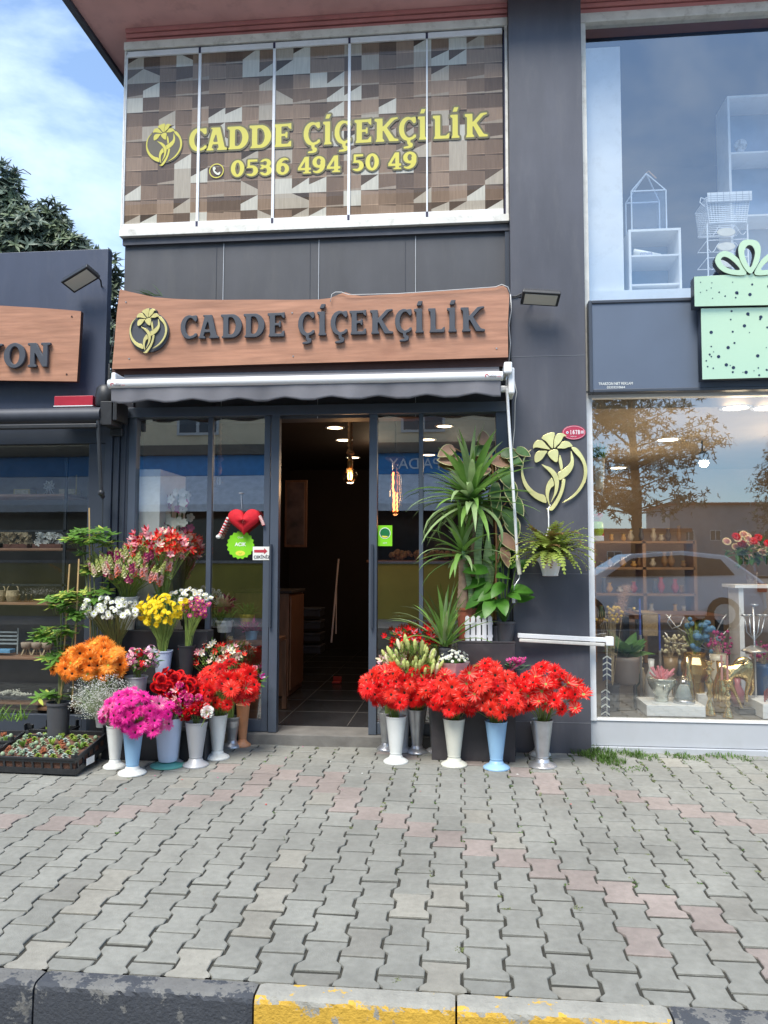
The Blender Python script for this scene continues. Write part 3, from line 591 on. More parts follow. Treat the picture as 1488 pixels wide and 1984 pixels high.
bk = [[(math.cos(a / 20 * math.pi) * 1.0 + .02, math.sin(a / 20 * math.pi) * 1.0) for a in range(40)]]
shape('emblem_back', bk, .168, .168, (pc.x, pc.z), -.0232, .0006, pbr('smoked film', (.09, .08, .06), .5), dec)
pc = xp(419.5, 331); cir = lambda r, n=32: [(r * math.cos(a * 2 * math.pi / n), r * math.sin(a * 2 * math.pi / n)) for a in range(n)]
shape('phone_ring', [cir(1), cir(.87)], .066, .066, (pc.x, pc.z), -.0245, .0008, M_yel, dec)
shape('phone_symbol', [cat([(-.5, .5), (-.25, .55), (-.1, .25), (-.25, .1), (0, -.2), (.2, -.3), (.5, -.15), (.5, -.4), (.3, -.6), (-.1, -.45), (-.45, 0)], 3)], .066, .066, (pc.x, pc.z), -.0245, .0008, pbr('pale decal', (.7, .72, .6), .4), dec)
# ------------------------------------------------------------------ wooden signs
def wood(name, col, dk, stretch=(1.2, 8, 14)):
    m = pbr(name, col, .38, 0, .22, 2.2, .12, 20, stretch=stretch, coat=.25, dirt=.0); t = m.node_tree; b = t.nodes['Principled BSDF']; l = t.links.new; src = b.inputs['Base Color'].links[0].from_socket
    co = N(t, 'ShaderNodeTexCoord'); mp = N(t, 'ShaderNodeMapping'); mp.inputs['Scale'].default_value = (.55, 3, 5.5); l(co.outputs['Object'], mp.inputs[0])
    wv = N(t, 'ShaderNodeTexNoise'); wv.inputs['Scale'].default_value = 3.2; wv.inputs['Detail'].default_value = 6; wv.inputs['Distortion'].default_value = 1.6; l(mp.outputs[0], wv.inputs['Vector'])
    rp = N(t, 'ShaderNodeValToRGB'); rp.color_ramp.elements[0].position = .38; rp.color_ramp.elements[1].position = .62; l(wv.outputs['Fac'], rp.inputs[0])
    vo = N(t, 'ShaderNodeTexNoise'); vo.inputs['Scale'].default_value = 2.4; vo.inputs['Detail'].default_value = 3; l(co.outputs['Object'], vo.inputs['Vector'])
    r2 = N(t, 'ShaderNodeValToRGB'); r2.color_ramp.elements[0].position = .58; r2.color_ramp.elements[1].position = .75; r2.color_ramp.elements[1].color = (.55, .55, .55, 1); l(vo.outputs['Fac'], r2.inputs[0])
    mi = N(t, 'ShaderNodeMix', data_type='RGBA'); mi.inputs['B'].default_value = (*dk, 1); l(src, mi.inputs['A'])
    mu = N(t, 'ShaderNodeMath', operation='MULTIPLY'); mu.inputs[1].default_value = .32; l(rp.outputs[0], mu.inputs[0])
    ma = N(t, 'ShaderNodeMath', operation='MAXIMUM'); l(mu.outputs[0], ma.inputs[0]); l(r2.outputs[0], ma.inputs[1]); l(ma.outputs[0], mi.inputs['Factor']); l(mi.outputs['Result'], b.inputs['Base Color']); return m
M_board = wood('varnished pine board', (.43, .215, .135), (.28, .125, .075)); M_bedge = pbr('dark board edge', (.055, .02, .015), .6)
M_letter = pbr('charcoal letters', (.055, .062, .078), .55, 0, .05, 10); M_gold = pbr('gold mirror', (.85, .76, .34), .16, .45, .16, 7)
sg = thing('shop_sign', (X(600, 700, -.22), -.22, Z(715, 300, -.24)), 'live edge brown wooden shop sign with charcoal letters over the open door', 'sign')
YS = -.25
top = [(232, 560), (250, 565), (300, 576), (340, 579), (380, 580.5), (440, 581), (500, 580.5), (570, 581), (618, 580), (640, 577.5), (655, 571), (668, 566), (684, 571), (700, 573.5), (760, 570), (850, 564.5), (920, 559), (962, 554.5), (975, 553.5), (982, 558), (987, 570)]
ply = [(P(u, v, YS).x, P(u, v, YS).z) for u, v in top + [(984, 630), (984.5, 692), (760, 699), (500, 706), (217, 715), (222, 660), (226, 610)]]
s_ = MB(); s_.prism(ply, YS, YS + .045, 0, 1); s_.build('board', [M_board, M_bedge], sg)
s_ = MB(); a, b = P(217, 722, -.2), P(984, 698, -.2); s_.box(a.x, b.x, -.20, -.14, a.z - .02, a.z + .06); s_.box(a.x + .1, b.x - .1, -.203, .015, a.z + .1, a.z + .14); s_.build('batten', M_bedge, sg)
word([('C', 349, 381), ('A', 384, 423), ('D', 429, 468), ('D', 473, 512), ('E', 519, 552.5), ('Ç', 577, 609), ('İ', 615.5, 633), ('Ç', 640, 673), ('E', 678, 711), ('K', 718, 761), ('Ç', 765, 798), ('İ', 803.5, 822), ('L', 831, 862), ('İ', 867.5, 886), ('K', 894, 939)], (365, 658.5), (916, 639.5), 45.5, YS - .034, M_letter, sg, .028, bevel=.003)
pc = P(287, 641, YS - .04); shape('emblem_disc', [cir(1, 48)], .172, .172, (pc.x, pc.z - .005), YS - .024, .02, M_letter, sg, .002)
tp = [(.97 * x - .07 if False else x, y) for x, y in emb_loops([(340, 450), (335, 380), (385, 300), (500, 250), (540, 180), (700, 120), (790, 125), (900, 138), (1010, 205), (1000, 270), (1130, 390), (1120, 440), (900, 480), (860, 520), (830, 710), (700, 700), (420, 725), (360, 690), (370, 540)])]
shape('emblem_back', [tp], .163, .163, (pc.x, pc.z), YS - .028, .025, M_letter, sg, .001)
emblem(sg, pc.x, pc.z, .163, YS - .038, .008, M_gold, .0008)
for (u, v) in [(244, 585), (250, 695), (566, 606), (568, 690), (962, 675)]:
    q = P(u, v, YS - .003); sc_ = MB(); sc_.M = Matrix.Translation((q.x, YS - .003, q.z)) @ Matrix.Rotation(R(90), 4, 'X'); sc_.lathe([(.007, 0), (.006, .002)], n=10); sc_.build('screw', M_steel, sg)
kp = thing('emblem_sign', (P(1073, 1000, -.14).x, -.14, P(1073, 975, -.14).z), 'gold mirror flower emblem fixed flat on the dark pillar above the hanging basket', 'emblem')
pc = P(1073.5, 914, -.145); bl = pbr('black emblem backing', (.02, .02, .022), .5)
emblem(kp, pc.x, pc.z, .262, -.146, .012, M_gold, .0015, .271)
# kiosk sign
ks = thing('kiosk_sign', (X(60, 700, -.25), -.25, Z(740, 60, -.25)), 'smaller wooden sign ending in YON on the dark kiosk at the left', 'sign')
kp_ = [(P(u, v, -.25).x, P(u, v, -.25).z) for u, v in [(-420, 575), (-300, 590), (-160, 584), (-40, 590), (0, 592), (70, 596), (125, 600), (157, 603), (154, 660), (149, 739), (0, 737), (-200, 735), (-420, 733)]]
s_ = MB(); s_.prism(kp_, -.25, -.205, 0, 1); s_.build('board', [M_board, M_bedge], ks)
word([('Y', -38, 1), ('O', 6, 48), ('N', 53, 98)], (10, 712), (90, 711), 47, -.288, M_letter, ks, .03, bevel=.003)
word([('A', -190, -150), ('C', -143, -110), ('İ', -100, -84), ('K', -78, -42)][:0], (10, 712), (90, 711), 47, -.3, M_letter, ks, .04)
for (u, v) in [(139, 613), (129, 725)]:
    q = P(u, v, -.253); sc_ = MB(); sc_.M = Matrix.Translation((q.x, -.253, q.z)) @ Matrix.Rotation(R(90), 4, 'X'); sc_.lathe([(.008, 0), (.007, .002)], n=10); sc_.build('screw', M_bedge, ks)
# oval number plate
npt = thing('number_plate', (P(1112, 850, -.125).x, -.125, P(1112, 850, -.125).z), 'small red oval house number plate on the pillar', 'number plate')
pc = P(1112, 838, -.13); oval = [(x * 1.0, y * .62) for x, y in cir(1, 40)]
shape('plate', [oval], .094, .094, (pc.x, pc.z), -.128, .005, pbr('red enamel', (.42, .02, .05), .15, 0, .03, 5, coat=.5), npt, .001)
M_wl = pbr('white enamel', (.8, .78, .8), .3); ov2 = [(x, y * .62) for x, y in cir(.93, 40)]; ov3 = [(x, y * .6) for x, y in cir(.89, 40)]
shape('rim', [ov2, ov3], .094, .094, (pc.x, pc.z), -.1295, .001, pbr('pink enamel', (.75, .35, .42), .3), npt)
for ch, xo in (('1', -.030), ('6', -.010), ('7', .011), ('B', .031)):
    lp, W_ = glyph_loops(ch); shape('digit', lp, .026, .034, (pc.x + xo, pc.z - .014), -.1298, .0015, M_wl, npt)
shape('crest', [cir(1, 20)], .010, .010, (pc.x - .052, pc.z + .001), -.1298, .0012, M_wl, npt); shape('crest_mark', [cir(1, 16)], .005, .005, (pc.x - .052, pc.z + .001), -.1306, .0006, pbr('blue mark', (.1, .12, .4), .4), npt)
shape('plate_mark', [[(-.012, -.012), (.012, -.012), (.012, .012), (-.012, .012)]], 1, 1, (pc.x + .066, pc.z + .003), -.1298, .0008, pbr('grey print', (.6, .45, .5), .5), npt)
text('TRABZON', pc.x - .03, pc.z - .036, .0075, -.1298, M_wl, npt, 'small_text', .0006)
# ------------------------------------------------------------------ kiosk at the left
Kk = thing('kiosk_building', (X(0, 900), -.05, 0), 'low dark flower kiosk with a glazed front at the left edge', 'building')
KX0, KX1 = -8.5, X(207, 600, -.1); KT = Z(486, 100, -.1)
k = MB(); k.box(KX0, KX1, -.10, -.02, Z(800, 100, -.1), KT); k.build('parapet', M_kiosk, Kk, bevel=.004)
KY0 = -.06; kx = lambda u, v=1100: P(u, v, KY0).x; kzz = lambda v, u=90: P(u, v, KY0).z
k = MB(); k.box(KX0, kx(200), KY0, .0, kzz(860), Z(800, 100, -.1) - .002); k.box(kx(166), kx(200), KY0 + .002, .0, .0, kzz(860) - .002); k.box(kx(-330), kx(-300), KY0 + .002, 0, 0, kzz(860) - .002); k.box(kx(-299), kx(165.5), KY0 + .004, 0, 0, kzz(1385)); kf = k.build('window_frame', M_alud, Kk, bevel=.003)
k = MB(); k.add([(kx(-299), -.027, kzz(1385) - .002), (kx(165), -.027, kzz(1385) - .002), (kx(165), -.027, kzz(862)), (kx(-299), -.027, kzz(862))], [(0, 1, 2, 3)]); k.build('pane', M_glassk, kf)
k = MB()
for a, b, y in ((200, 213, -.08), (214, 225, -.06), (226, 236, -.04)): k.box(kx(a), kx(b), y, .05, 0, Z(800, 210, -.06))
k.build('post', M_alud, Kk, bevel=.003)
k = MB(); k.box(KX0, kx(199), .9, .95, 0, 2.9); k.box(kx(200), kx(203), .06, .9, 0, 2.6); k.box(KX0, kx(199), .0, .9, kzz(862) + .02, kzz(862) + .06); k.box(KX0, kx(199), .0, .9, -.01, .12); k.build('inner_wall', pbr('kiosk back wall', (.11, .10, .085), .8, 0, .2, 3), Kk)
# awning of the kiosk, rolled in
ka = thing('awning', (X(60, 830, -.3), -.15, Z(830, 60, -.3)), 'rolled up black awning cassette of the kiosk under the small wooden sign', 'awning')
k = MB(); a = P(-400, 803, -.28); b = P(196, 803, -.28); k.tube([(a.x, -.26, b.z + .0), (b.x, -.26, b.z)], .065, 20); k.build('roller', pbr('black awning cloth', (.05, .055, .07), .5, 0, .1, 10), ka, smooth='auto')
k = MB(); q = P(100, 826, -.33); k.box(a.x, b.x, -.36, -.30, q.z - .02, q.z + .015); k.build('front_bar', M_black, ka, bevel=.006)
k = MB(); q = P(215, 800, -.3); k.box(b.x, b.x + .10, -.30, -.08, q.z - .1, q.z + .10); k.box(b.x + .11, b.x + .145, -.30, -.08, q.z - .06, q.z + .1)
for dx in (.03, .09):
    for dz in (-.13, -.09): k.box(b.x + dx - .004, b.x + dx + .004, -.12, -.11, q.z + dz, q.z + dz + .008)
k.box(b.x + .0, b.x + .11, -.115, -.08, q.z - .16, q.z - .101); k.build('bracket', M_black, ka, bevel=.008)
k = MB(); p0, p1, p2 = P(190, 815, -.33), P(196, 955, -.3), P(199, 962, -.16); k.tube([p0, p1], .017, 8); k.tube([p1, p2], .02, 8); k.ball(tuple(p1), .028); k.tube([p2, P(197, 1180, -.16)], .005, 6); k.build('arm', M_black, ka, smooth='auto')
# roller housing of the neighbouring fixture plus red box
rb = thing('red_box', (X(145, 787, -.2), -.2, Z(787, 145, -.2)), 'flat red box sitting on the kiosk awning below the small wooden sign', 'box')
k = MB(); a, b = P(107, 787, -.22), P(182, 767, -.22); k.box(a.x, b.x, -.24, -.11, a.z, b.z); k.build('case', pbr('red plastic', (.38, .02, .04), .35), rb, bevel=.004)
k = MB(); k.box(a.x - .003, b.x + .003, -.245, -.11, a.z - .009, a.z - .0015); k.build('base_strip', M_white, rb)
sp = thing('loudspeaker', (X(198, 787, -.25), -.25, Z(787, 198, -.25)), 'black rounded housing between the kiosk and the left end of the grey awning', 'housing')
k = MB(); a = P(199, 787, -.25); k.M = Matrix.Translation((a.x, -.2, a.z)); k.lathe([(.07, 0), (.082, .02), (.084, .10), (.075, .16), (.05, .185)], n=20); k.M = None; k.build('case', M_black, sp, smooth='auto')
k = MB(); k.box(a.x + .03, a.x + .07, -.12, .01, a.z + .1, a.z + .14); k.build('bracket', M_black, sp)
# ------------------------------------------------------------------ main awning
M_awn = pbr('grey awning cloth', (.15, .15, .168), .75, 0, .06, 4, .2, 300)
aw = thing('awning', (X(590, 780, -.4), -.3, Z(780, 590, -.4)), 'grey retracted awning with a white front bar and scalloped edge below the big wooden sign', 'awning')
YA = -.42; a0 = P(210, 745, YA); a1 = P(975, 727, YA); zb_ = (a0.z + a1.z) / 2 - .002; r_ = .037
k = MB(); k.M = Matrix.Translation((a0.x, YA, zb_)) @ Matrix.Rotation(R(90), 4, 'Y'); k.lathe([(r_ * .6, -.0), (r_, .006), (r_, (a1.x - a0.x) - .006), (r_ * .6, a1.x - a0.x)], n=24); k.M = None; k.build('front_bar', pbr('white powder coat', (.80, .81, .82), .25, 0, .02, 3), aw, smooth='auto')
k = MB(); za = zb_ + .125; n = 60; vs = []; X0, X1 = a0.x + .03, a1.x - .02
for i in range(n + 1):
    x = X0 + (X1 - X0) * i / n
    for j in range(4): t_ = j / 3; vs.append((x, YA + .02 + (.24) * t_, zb_ + .025 + (za - zb_ - .02) * t_ - .006 * math.sin(math.pi * t_)))
k.add(vs, [(i * 4 + j, (i + 1) * 4 + j, (i + 1) * 4 + j + 1, i * 4 + j + 1) for i in range(n) for j in range(3)]); k.build('cloth', M_awn, aw, smooth=True)
k = MB(); k.tube([(X0, -.16, za - .01), (X1, -.16, za - .01)], .04, 16); k.build('roller', M_awn, aw, smooth='auto')
k = MB(); n = 260; vs = []; sp_ = (P(420, 780, YA).x - P(332, 780, YA).x); xo = P(243, 780, YA).x; rows = 7
for i in range(n + 1):
    x = X0 + (X1 - X0) * i / n; ph = ((x - xo) / sp_) % 1
    lowc = .022 * (max(0, 1 - abs(ph - .5) / .36) ** .8 if abs(ph - .5) < .36 else 0) * 1.0
    zbot = zb_ - .165 + lowc * 1.15
    for j in range(rows + 1):
        t_ = j / rows; z = zb_ - .02 + (zbot - zb_ + .02) * t_
        vs.append((x, YA - .01 - .010 * math.sin(x * 5.3 + 1) * t_ - .007 * math.sin(x * 13) * t_ + .004 * math.sin(x * 31) * t_, z))
k.add(vs, [(i * (rows + 1) + j, i * (rows + 1) + j + 1, (i + 1) * (rows + 1) + j + 1, (i + 1) * (rows + 1) + j) for i in range(n) for j in range(rows)]); vl = k.build('valance', M_awn, aw, smooth=True)
so = vl.modifiers.new('thick', 'SOLIDIFY'); so.thickness = .002
k = MB(); q = P(985, 715, -.38)
k.box(q.x - .035, q.x + .03, -.40, -.13, q.z - .035, q.z + .055); k.box(q.x + .0, q.x + .05, -.36, -.12, q.z - .19, q.z + .02); k.box(X1, q.x + .01, -.30, -.26, q.z - .16, q.z - .11); k.build('bracket', M_white, aw, bevel=.012)
k = MB(); q = P(219, 735, -.4); k.box(q.x - .02, q.x + .02, -.40, -.14, q.z - .06, q.z + .06); k.build('bracket', M_white, aw, bevel=.012)
red = pbr('red print', (.45, .03, .05), .5); blk = pbr('dark print', (.05, .04, .06), .5)
for u, v in ((225, 744.5), (952, 727.5)):
    q = P(u, v, YA - r_); shape('logo', [cat([(-1, 0), (-.5, .9), (.5, .9), (1, 0), (.6, .0), (.2, .5), (-.3, .4), (-.6, -.1), (-.2, -.8), (-.8, -.7)], 3)], .014, .014, (q.x - .035, q.z), YA - r_ - .001, .0008, red, aw)
    text('nektap', q.x - .022, q.z - .013, .018, YA - r_ - .0005, blk, aw, 'logo_text', .0006, width=.06); text('tente', q.x + .0, q.z + .008, .007, YA - r_ - .0005, red, aw, 'logo_text', .0006); text('tente', q.x + .045, q.z - .012, .010, YA - r_ - .0005, red, aw, 'logo_text', .0006)
cr_ = thing('awning_crank', (P(1005, 1115, -.3).x, -.3, P(1005, 1115, -.3).z), 'long white crank rod hanging from the right end of the grey awning', 'crank rod')
k = MB(); t0 = P(982, 752, -.33); t1 = P(1003, 1085, -.27); k.tube([t0, t1], .012, 10); k.build('rod', M_white, cr_, smooth='auto')
k = MB(); k.tube([t1 - (t1 - t0).normalized() * .01, P(1007, 1113, -.268)], .017, 10); k.build('grip', pbr('cream plastic', (.68, .67, .58), .4), cr_, smooth='auto')
k = MB(); k.tube([P(1006, 1112, -.268), P(1006.5, 1120, -.268), P(1002, 1127, -.28), P(997, 1135, -.29)], .004, 6); k.tube([P(981, 748, -.33), P(981, 735, -.34), P(984, 726, -.34)], .007, 8); k.build('hook', M_steel, cr_)
k = MB(); k.box(P(995, 1145, -.25).x - .012, P(995, 1145, -.25).x + .012, -.26, -.235, P(995, 1168, -.25).z, P(995, 1145, -.25).z); k.tube([P(995, 1146, -.25), P(997, 1135, -.29)], .003, 5); k.build('second_grip', M_white, cr_)
# cables running over the sign edge and down the pillar side
cb = MB(); pts = [P(u, v, -.27) for u, v in [(640, 585), (643, 570), (650, 566), (662, 566), (672, 570), (684, 571), (770, 569), (860, 563), (960, 556), (972, 551), (984, 556), (989, 570)]]
cb.tube(pts, .003, 6, 0); pts = [P(u, v, -.16) for u, v in [(989, 570), (991, 600), (986, 630), (989, 665), (986, 700)]]; cb.tube(pts, .004, 6, 0)
cb.build('cable', pbr('pale cable', (.6, .6, .6), .5), None, True, label='thin pale cable draped over the top edge of the big wooden sign', cat='cable')
cb = MB(); cb.tube([P(u, v, -.15) for u, v in [(996, 735), (1001, 760), (998, 780), (997, 830), (994, 860), (990, 905), (991, 985)]], .004, 6, 0); cb.build('cable', pbr('pale cable 2', (.5, .48, .44), .6), None, True, label='loose cable hanging down the pillar edge beside the white crank rod', cat='cable')
cb = MB(); cb.tube([P(u, v, -.13) for u, v in [(989, 575), (1000, 574), (1014, 567), (1022, 566)]], .006, 6); cb.tube([P(u, v, -.14) for u, v in [(990, 574), (986, 600), (984, 640), (989, 690), (995, 730)]], .005, 6)
cb.build('cable', M_black, None, True, label='black cable from the sign corner to the floodlight on the pillar', cat='cable')
# floodlights
def flood(pc, yawr, tilt, rollr, label, arm):
    o = thing('floodlight', pc, label, 'floodlight', 'led floodlights above the shop fronts')
    T_ = Matrix.Translation((0, 0, 0)) @ Matrix.Rotation(yawr, 4, 'Z') @ Matrix.Rotation(tilt, 4, 'X') @ Matrix.Rotation(rollr, 4, 'Y')
    def mk(nm, fn, mt, bv=0):
        k = MB(); k.M = Matrix.Translation(pc) @ T_; fn(k); return k.build(nm, mt, o, bevel=bv)
    mk('housing', lambda k: k.box(-.15, .15, -.075, .075, -.012, .02), M_black, .006)
    def fins(k):
        for i in range(22): x = -.135 + .27 * i / 21; k.box(x - .002, x + .002, -.065, .065, .021, .042)
    mk('heat_sink', fins, M_black); mk('lens', lambda k: k.box(-.128, .128, -.056, .056, -.016, -.0125), pbr('frosted lens', (.55, .53, .47), .3, 0, .05, 5))
    k = MB(); k.tube([Vector(pc) + Vector(q) for q in arm], .007, 8); k.build('arm', M_black, o); return o
pr = P(1047, 578, -.30); flood(tuple(pr), R(4), R(-22), R(5), 'black led floodlight on the dark pillar right of the big wooden sign', [(-.17, .02, .02), (-.10, .1, .05), (-.05, .175, .03)])
pl_ = P(156, 541, -.28); flood(tuple(pl_), R(-24), R(-20), R(-20), 'black led floodlight on the kiosk front at upper left', [(.13, .05, .03), (.12, .12, .03), (.10, .18, 0)])
# led batten on the pillar
lb = thing('tube_light', (P(1080, 1250, -.2).x, -.2, P(1080, 1250, -.2).z), 'white led batten light leaning across the pillar foot', 'tube light')
a, b = P(1003, 1231, -.22), P(1178, 1240, -.14); k = MB(); k.bar(a, b, .04, .035); k.build('housing', M_white, lb, bevel=.004)
k = MB(); k.bar(a + Vector((.01, -.01, -.036)), b + Vector((-.03, -.01, -.036)), .03, .026); k.build('diffuser', pbr('milky cover', (.62, .60, .55), .4, 0, .1, 30), lb, bevel=.006)
k = MB(); k.bar(b + Vector((-.02, 0, -.008)), b + Vector((.04, 0, -.008)), .055, .07); k.build('end_cap', M_white, lb, bevel=.006)
# paper scrap
# ------------------------------------------------------------------ flowers
rg = random.Random(77)
def pm(name, col, tr=.25, rough=.55, var=.14, scale=25): return pbr(name, col, rough, 0, var, scale, spec=.25, trans=tr)
F_red = pm('red petal', (.82, .012, .012)); F_red2 = pm('red petal underside', (.74, .16, .12)); F_crim = pm('crimson petal', (.45, .008, .02)); F_mag = pm('magenta petal', (.80, .03, .34)); F_mag2 = pm('pale magenta petal', (.84, .16, .42))
F_or = pm('orange petal', (.88, .24, .02)); F_or2 = pm('pale orange petal', (.9, .42, .10)); F_yel = pm('yellow petal', (.88, .66, .02)); F_wh = pm('white petal', (.82, .83, .78), var=.05); F_pk = pm('pink petal', (.82, .28, .34)); F_lpk = pm('pale pink petal', (.85, .56, .55))
F_pur = pm('mauve petal', (.50, .06, .22)); F_cream = pm('cream petal', (.82, .76, .52)); F_coral = pm('coral petal', (.85, .22, .12)); F_lil = pm('lilac petal', (.72, .42, .62)); F_lime = pm('lime petal', (.58, .64, .22))
F_ctr = pm('dark flower centre', (.035, .012, .006), 0, .8); F_cy = pm('yellow flower centre', (.70, .48, .03), 0, .8); F_cg = pm('green flower centre', (.42, .45, .06), 0, .8)
G_stem = pm('pale green stem', (.26, .36, .09), .1); G_stem2 = pm('brown green stem', (.20, .20, .07), .1); G_leaf = pm('green leaf', (.075, .17, .03), .3, .45); G_leaf2 = pm('fresh green leaf', (.15, .28, .05), .35, .45); G_dk = pm('deep green leaf', (.035, .10, .02), .2, .35)
def petal(mb, ang, r0, r1, w, z0, z1, m, cup=0, tw=0, tip=.35):
    ca, sa = math.cos(ang), math.sin(ang); f = lambda r, s, z: (r * ca - s * sa, r * sa + s * ca, z)
    rm = r0 + (r1 - r0) * .55; zm = z0 + (z1 - z0) * .5 + cup
    mb.add([f(r0, -w * .3, z0), f(r0, w * .3, z0), f(rm, w * .5, zm + tw), f(rm, -w * .5, zm - tw), f(r1 * .93, w * tip, z1), f(r1 * .93, -w * tip, z1), f(r1, 0, z1)], [(0, 1, 2, 3), (3, 2, 4, 5), (5, 4, 6)], m)
def m_gerbera(rg):
    k = MB(); R_ = 1; tilt = rg.uniform(-.12, .16)
    for ly, (n, r1, z1, z0) in enumerate(((26, 1, -.10 + tilt, -.02), (24, .86, .10 + tilt, .0), (20, .55, .2, .04))):
        for i in range(n):
            a = 2 * math.pi * (i + rg.uniform(-.2, .2) + ly * .5) / n; petal(k, a, .13, r1 * rg.uniform(.88, 1.03), .155 if ly < 2 else .10, z0, z1 + rg.uniform(-.13, .13), 1 if rg.random() < .12 else 0, .04, rg.uniform(-.015, .015), .09)
    for i in range(20): a = 6.283 * i / 20; petal(k, a, .10, .30, .06, .06, .16, 0, .02)
    k.lathe([(.155, .06), (.13, .12), (.06, .13), (.0, .1)], n=12, m=2); k.lathe([(.04, -.25), (.16, -.1), (.2, -.03)], n=8, m=3); return k
def m_gerb_back(rg):                      # drooping head seen from its paler underside
    k = MB()
    for ly, (n, r1) in enumerate(((22, 1), (16, .8))):
        for i in range(n): a = 6.283 * (i + rg.uniform(-.25, .25)) / n; petal(k, a, .12, r1 * rg.uniform(.8, 1.02), .17, .0, rg.uniform(.25, .6), 1 if i % 2 else 0, .02, 0, .06)
    k.lathe([(.05, -.25), (.2, -.08), (.17, .02)], n=8, m=3); return k
def m_daisy(rg):
    k = MB()
    for i in range(13): petal(k, 6.283 * (i + rg.uniform(-.2, .2)) / 13, .2, rg.uniform(.9, 1.05), .42, 0, rg.uniform(-.1, .28), 0, .03, 0, .16)
    for i in range(9): petal(k, 6.283 * (i + .3) / 9, .15, .72, .34, .04, .3, 0, .03, 0, .14)
    k.lathe([(.3, .04), (.22, .16), (0, .2)], n=8, m=2); return k
def m_carn(rg):
    k = MB()
    for i in range(85):
        th = math.acos(rg.uniform(-.15, 1)); ph = rg.uniform(0, 6.28); d = Vector((math.sin(th) * math.cos(ph), math.sin(th) * math.sin(ph), math.cos(th)))
        u = d.cross(Vector((rg.random() - .5, rg.random() - .5, rg.random() - .5))).normalized(); v = d.cross(u); r = rg.uniform(.75, 1.02); s = rg.uniform(.2, .34)
        c = d * r; b = d * (r * .45)
        k.add([b - u * s * .4, b + u * s * .4, c + u * s + v * rg.uniform(-.12, .12), c + d * .1 + v * rg.uniform(-.12, .12), c - u * s + v * rg.uniform(-.12, .12)], [(0, 1, 2, 3), (0, 3, 4)], 0 if rg.random() < .75 else 1)
    k.lathe([(.1, -.75), (.32, -.45), (.36, -.1)], n=7, m=3); return k
def m_rose(rg):
    k = MB()
    for ly in range(5):
        n = 3 + ly; r = .22 + .16 * ly
        for i in range(n):
            a = 6.283 * (i + ly * .37) / n; vs = []
            for q in range(4):
                aa = a + (q / 3 - .5) * 6.283 / n * 1.5
                for h, rr in ((-.55, r * .35), (0, r), (.45 - .09 * ly, r * (.8 + .09 * ly)), (.55 - .13 * ly, r * (.8 + .14 * ly))): vs.append((rr * math.cos(aa), rr * math.sin(aa), h))
            k.add(vs, [(q * 4 + j, q * 4 + 4 + j, q * 4 + 5 + j, q * 4 + j + 1) for q in range(3) for j in range(3)], 0 if ly < 4 else 1)
    return k
def m_alst(rg):
    k = MB()
    for i in range(6): petal(k, 6.283 * (i + rg.uniform(-.1, .1)) / 6, .05, rg.uniform(.85, 1.05), .55, -.45, .35 + rg.uniform(-.1, .2), 0 if i % 2 else 1, -.05, .03, .22)
    for i in range(5): a = rg.uniform(0, 6.28); k.tube([(0, 0, -.3), (.25 * math.cos(a), .25 * math.sin(a), .4)], .02, 3, 2)
    return k
def m_cluster(rg, n=15, pet=5):
    k = MB()
    for i in range(n):
        th = math.acos(rg.uniform(.1, 1)); ph = rg.uniform(0, 6.28); d = Vector((math.sin(th) * math.cos(ph), math.sin(th) * math.sin(ph), math.cos(th))); T_ = Matrix.Translation(d * rg.uniform(.6, .9)) @ d.to_track_quat('Z', 'Y').to_matrix().to_4x4() @ Matrix.Scale(rg.uniform(.28, .4), 4)
        k.M = T_; mm = 0 if rg.random() < .6 else 1
        for q in range(pet): petal(k, 6.283 * q / pet, .05, 1, .9, 0, .15, mm, .05, 0, .3)
        k.lathe([(.16, .02), (0, .1)], n=5, m=2)
    k.M = None
    for i in range(7): a = rg.uniform(0, 6.28); petal(k, a, .1, 1.1, .28, -.2, .1, 3)
    return k
def m_snap(rg):
    k = MB(); k.tube([(0, 0, -1.6), (0, 0, 2.2)], .07, 4, 3)
    for i in range(26):
        t_ = i / 25; z = -1.1 + 3.2 * t_; a = i * 2.4; s = .62 * (1 - t_) ** .6 + .12; c = Vector((math.cos(a) * s * .45, math.sin(a) * s * .45, z)); d = Vector((math.cos(a), math.sin(a), .25)).normalized()
        k.M = Matrix.Translation(c) @ d.to_track_quat('Z', 'Y').to_matrix().to_4x4() @ Matrix.Scale(s, 4)
        mm = 0 if t_ < .5 else (1 if t_ < .75 else 3)
        for q in range(4): petal(k, 6.283 * q / 4, .1, .9, .9, -.3, .4, mm if q % 2 else (1 if t_ < .6 else mm), .1, 0, .3)
    k.M = None; return k
def m_bud(rg):
    k = MB(); k.tube([(0, 0, -1), (.02, 0, -.6), (.05, 0, 0), (.03, 0, .6), (0, 0, 1)], [.12, .24, .36, .30, .06], 8, 0); k.tube([(0, .08, -.9), (.04, .17, 0), (0, .1, .85)], [.08, .11, .04], 5, 1); k.tube([(0, 0, -1.6), (0, 0, -.95)], .06, 5, 3); return k
def m_lily(rg):
    k = MB()
    for i in range(6): petal(k, 6.283 * i / 6 + rg.uniform(-.1, .1), .08, 1, .42, -.6, .25 + rg.uniform(-.2, .2), 0 if i % 2 else 1, .22, 0, .12)
    for i in range(6): a = i * 1.05; k.tube([(0, 0, -.4), (.22 * math.cos(a), .22 * math.sin(a), .4)], .015, 3, 3); 
    return k
PROTO = {}
def protos(kind, fn, mats, n=3):
    key = (kind, tuple(m.name for m in mats))
    if key not in PROTO: PROTO[key] = [fn(random.Random(hash(kind) % 97 + i if False else len(kind) * 7 + i)).mesh(kind, mats, Vector((0, 0, 0))) for i in range(n)]
    return PROTO[key]
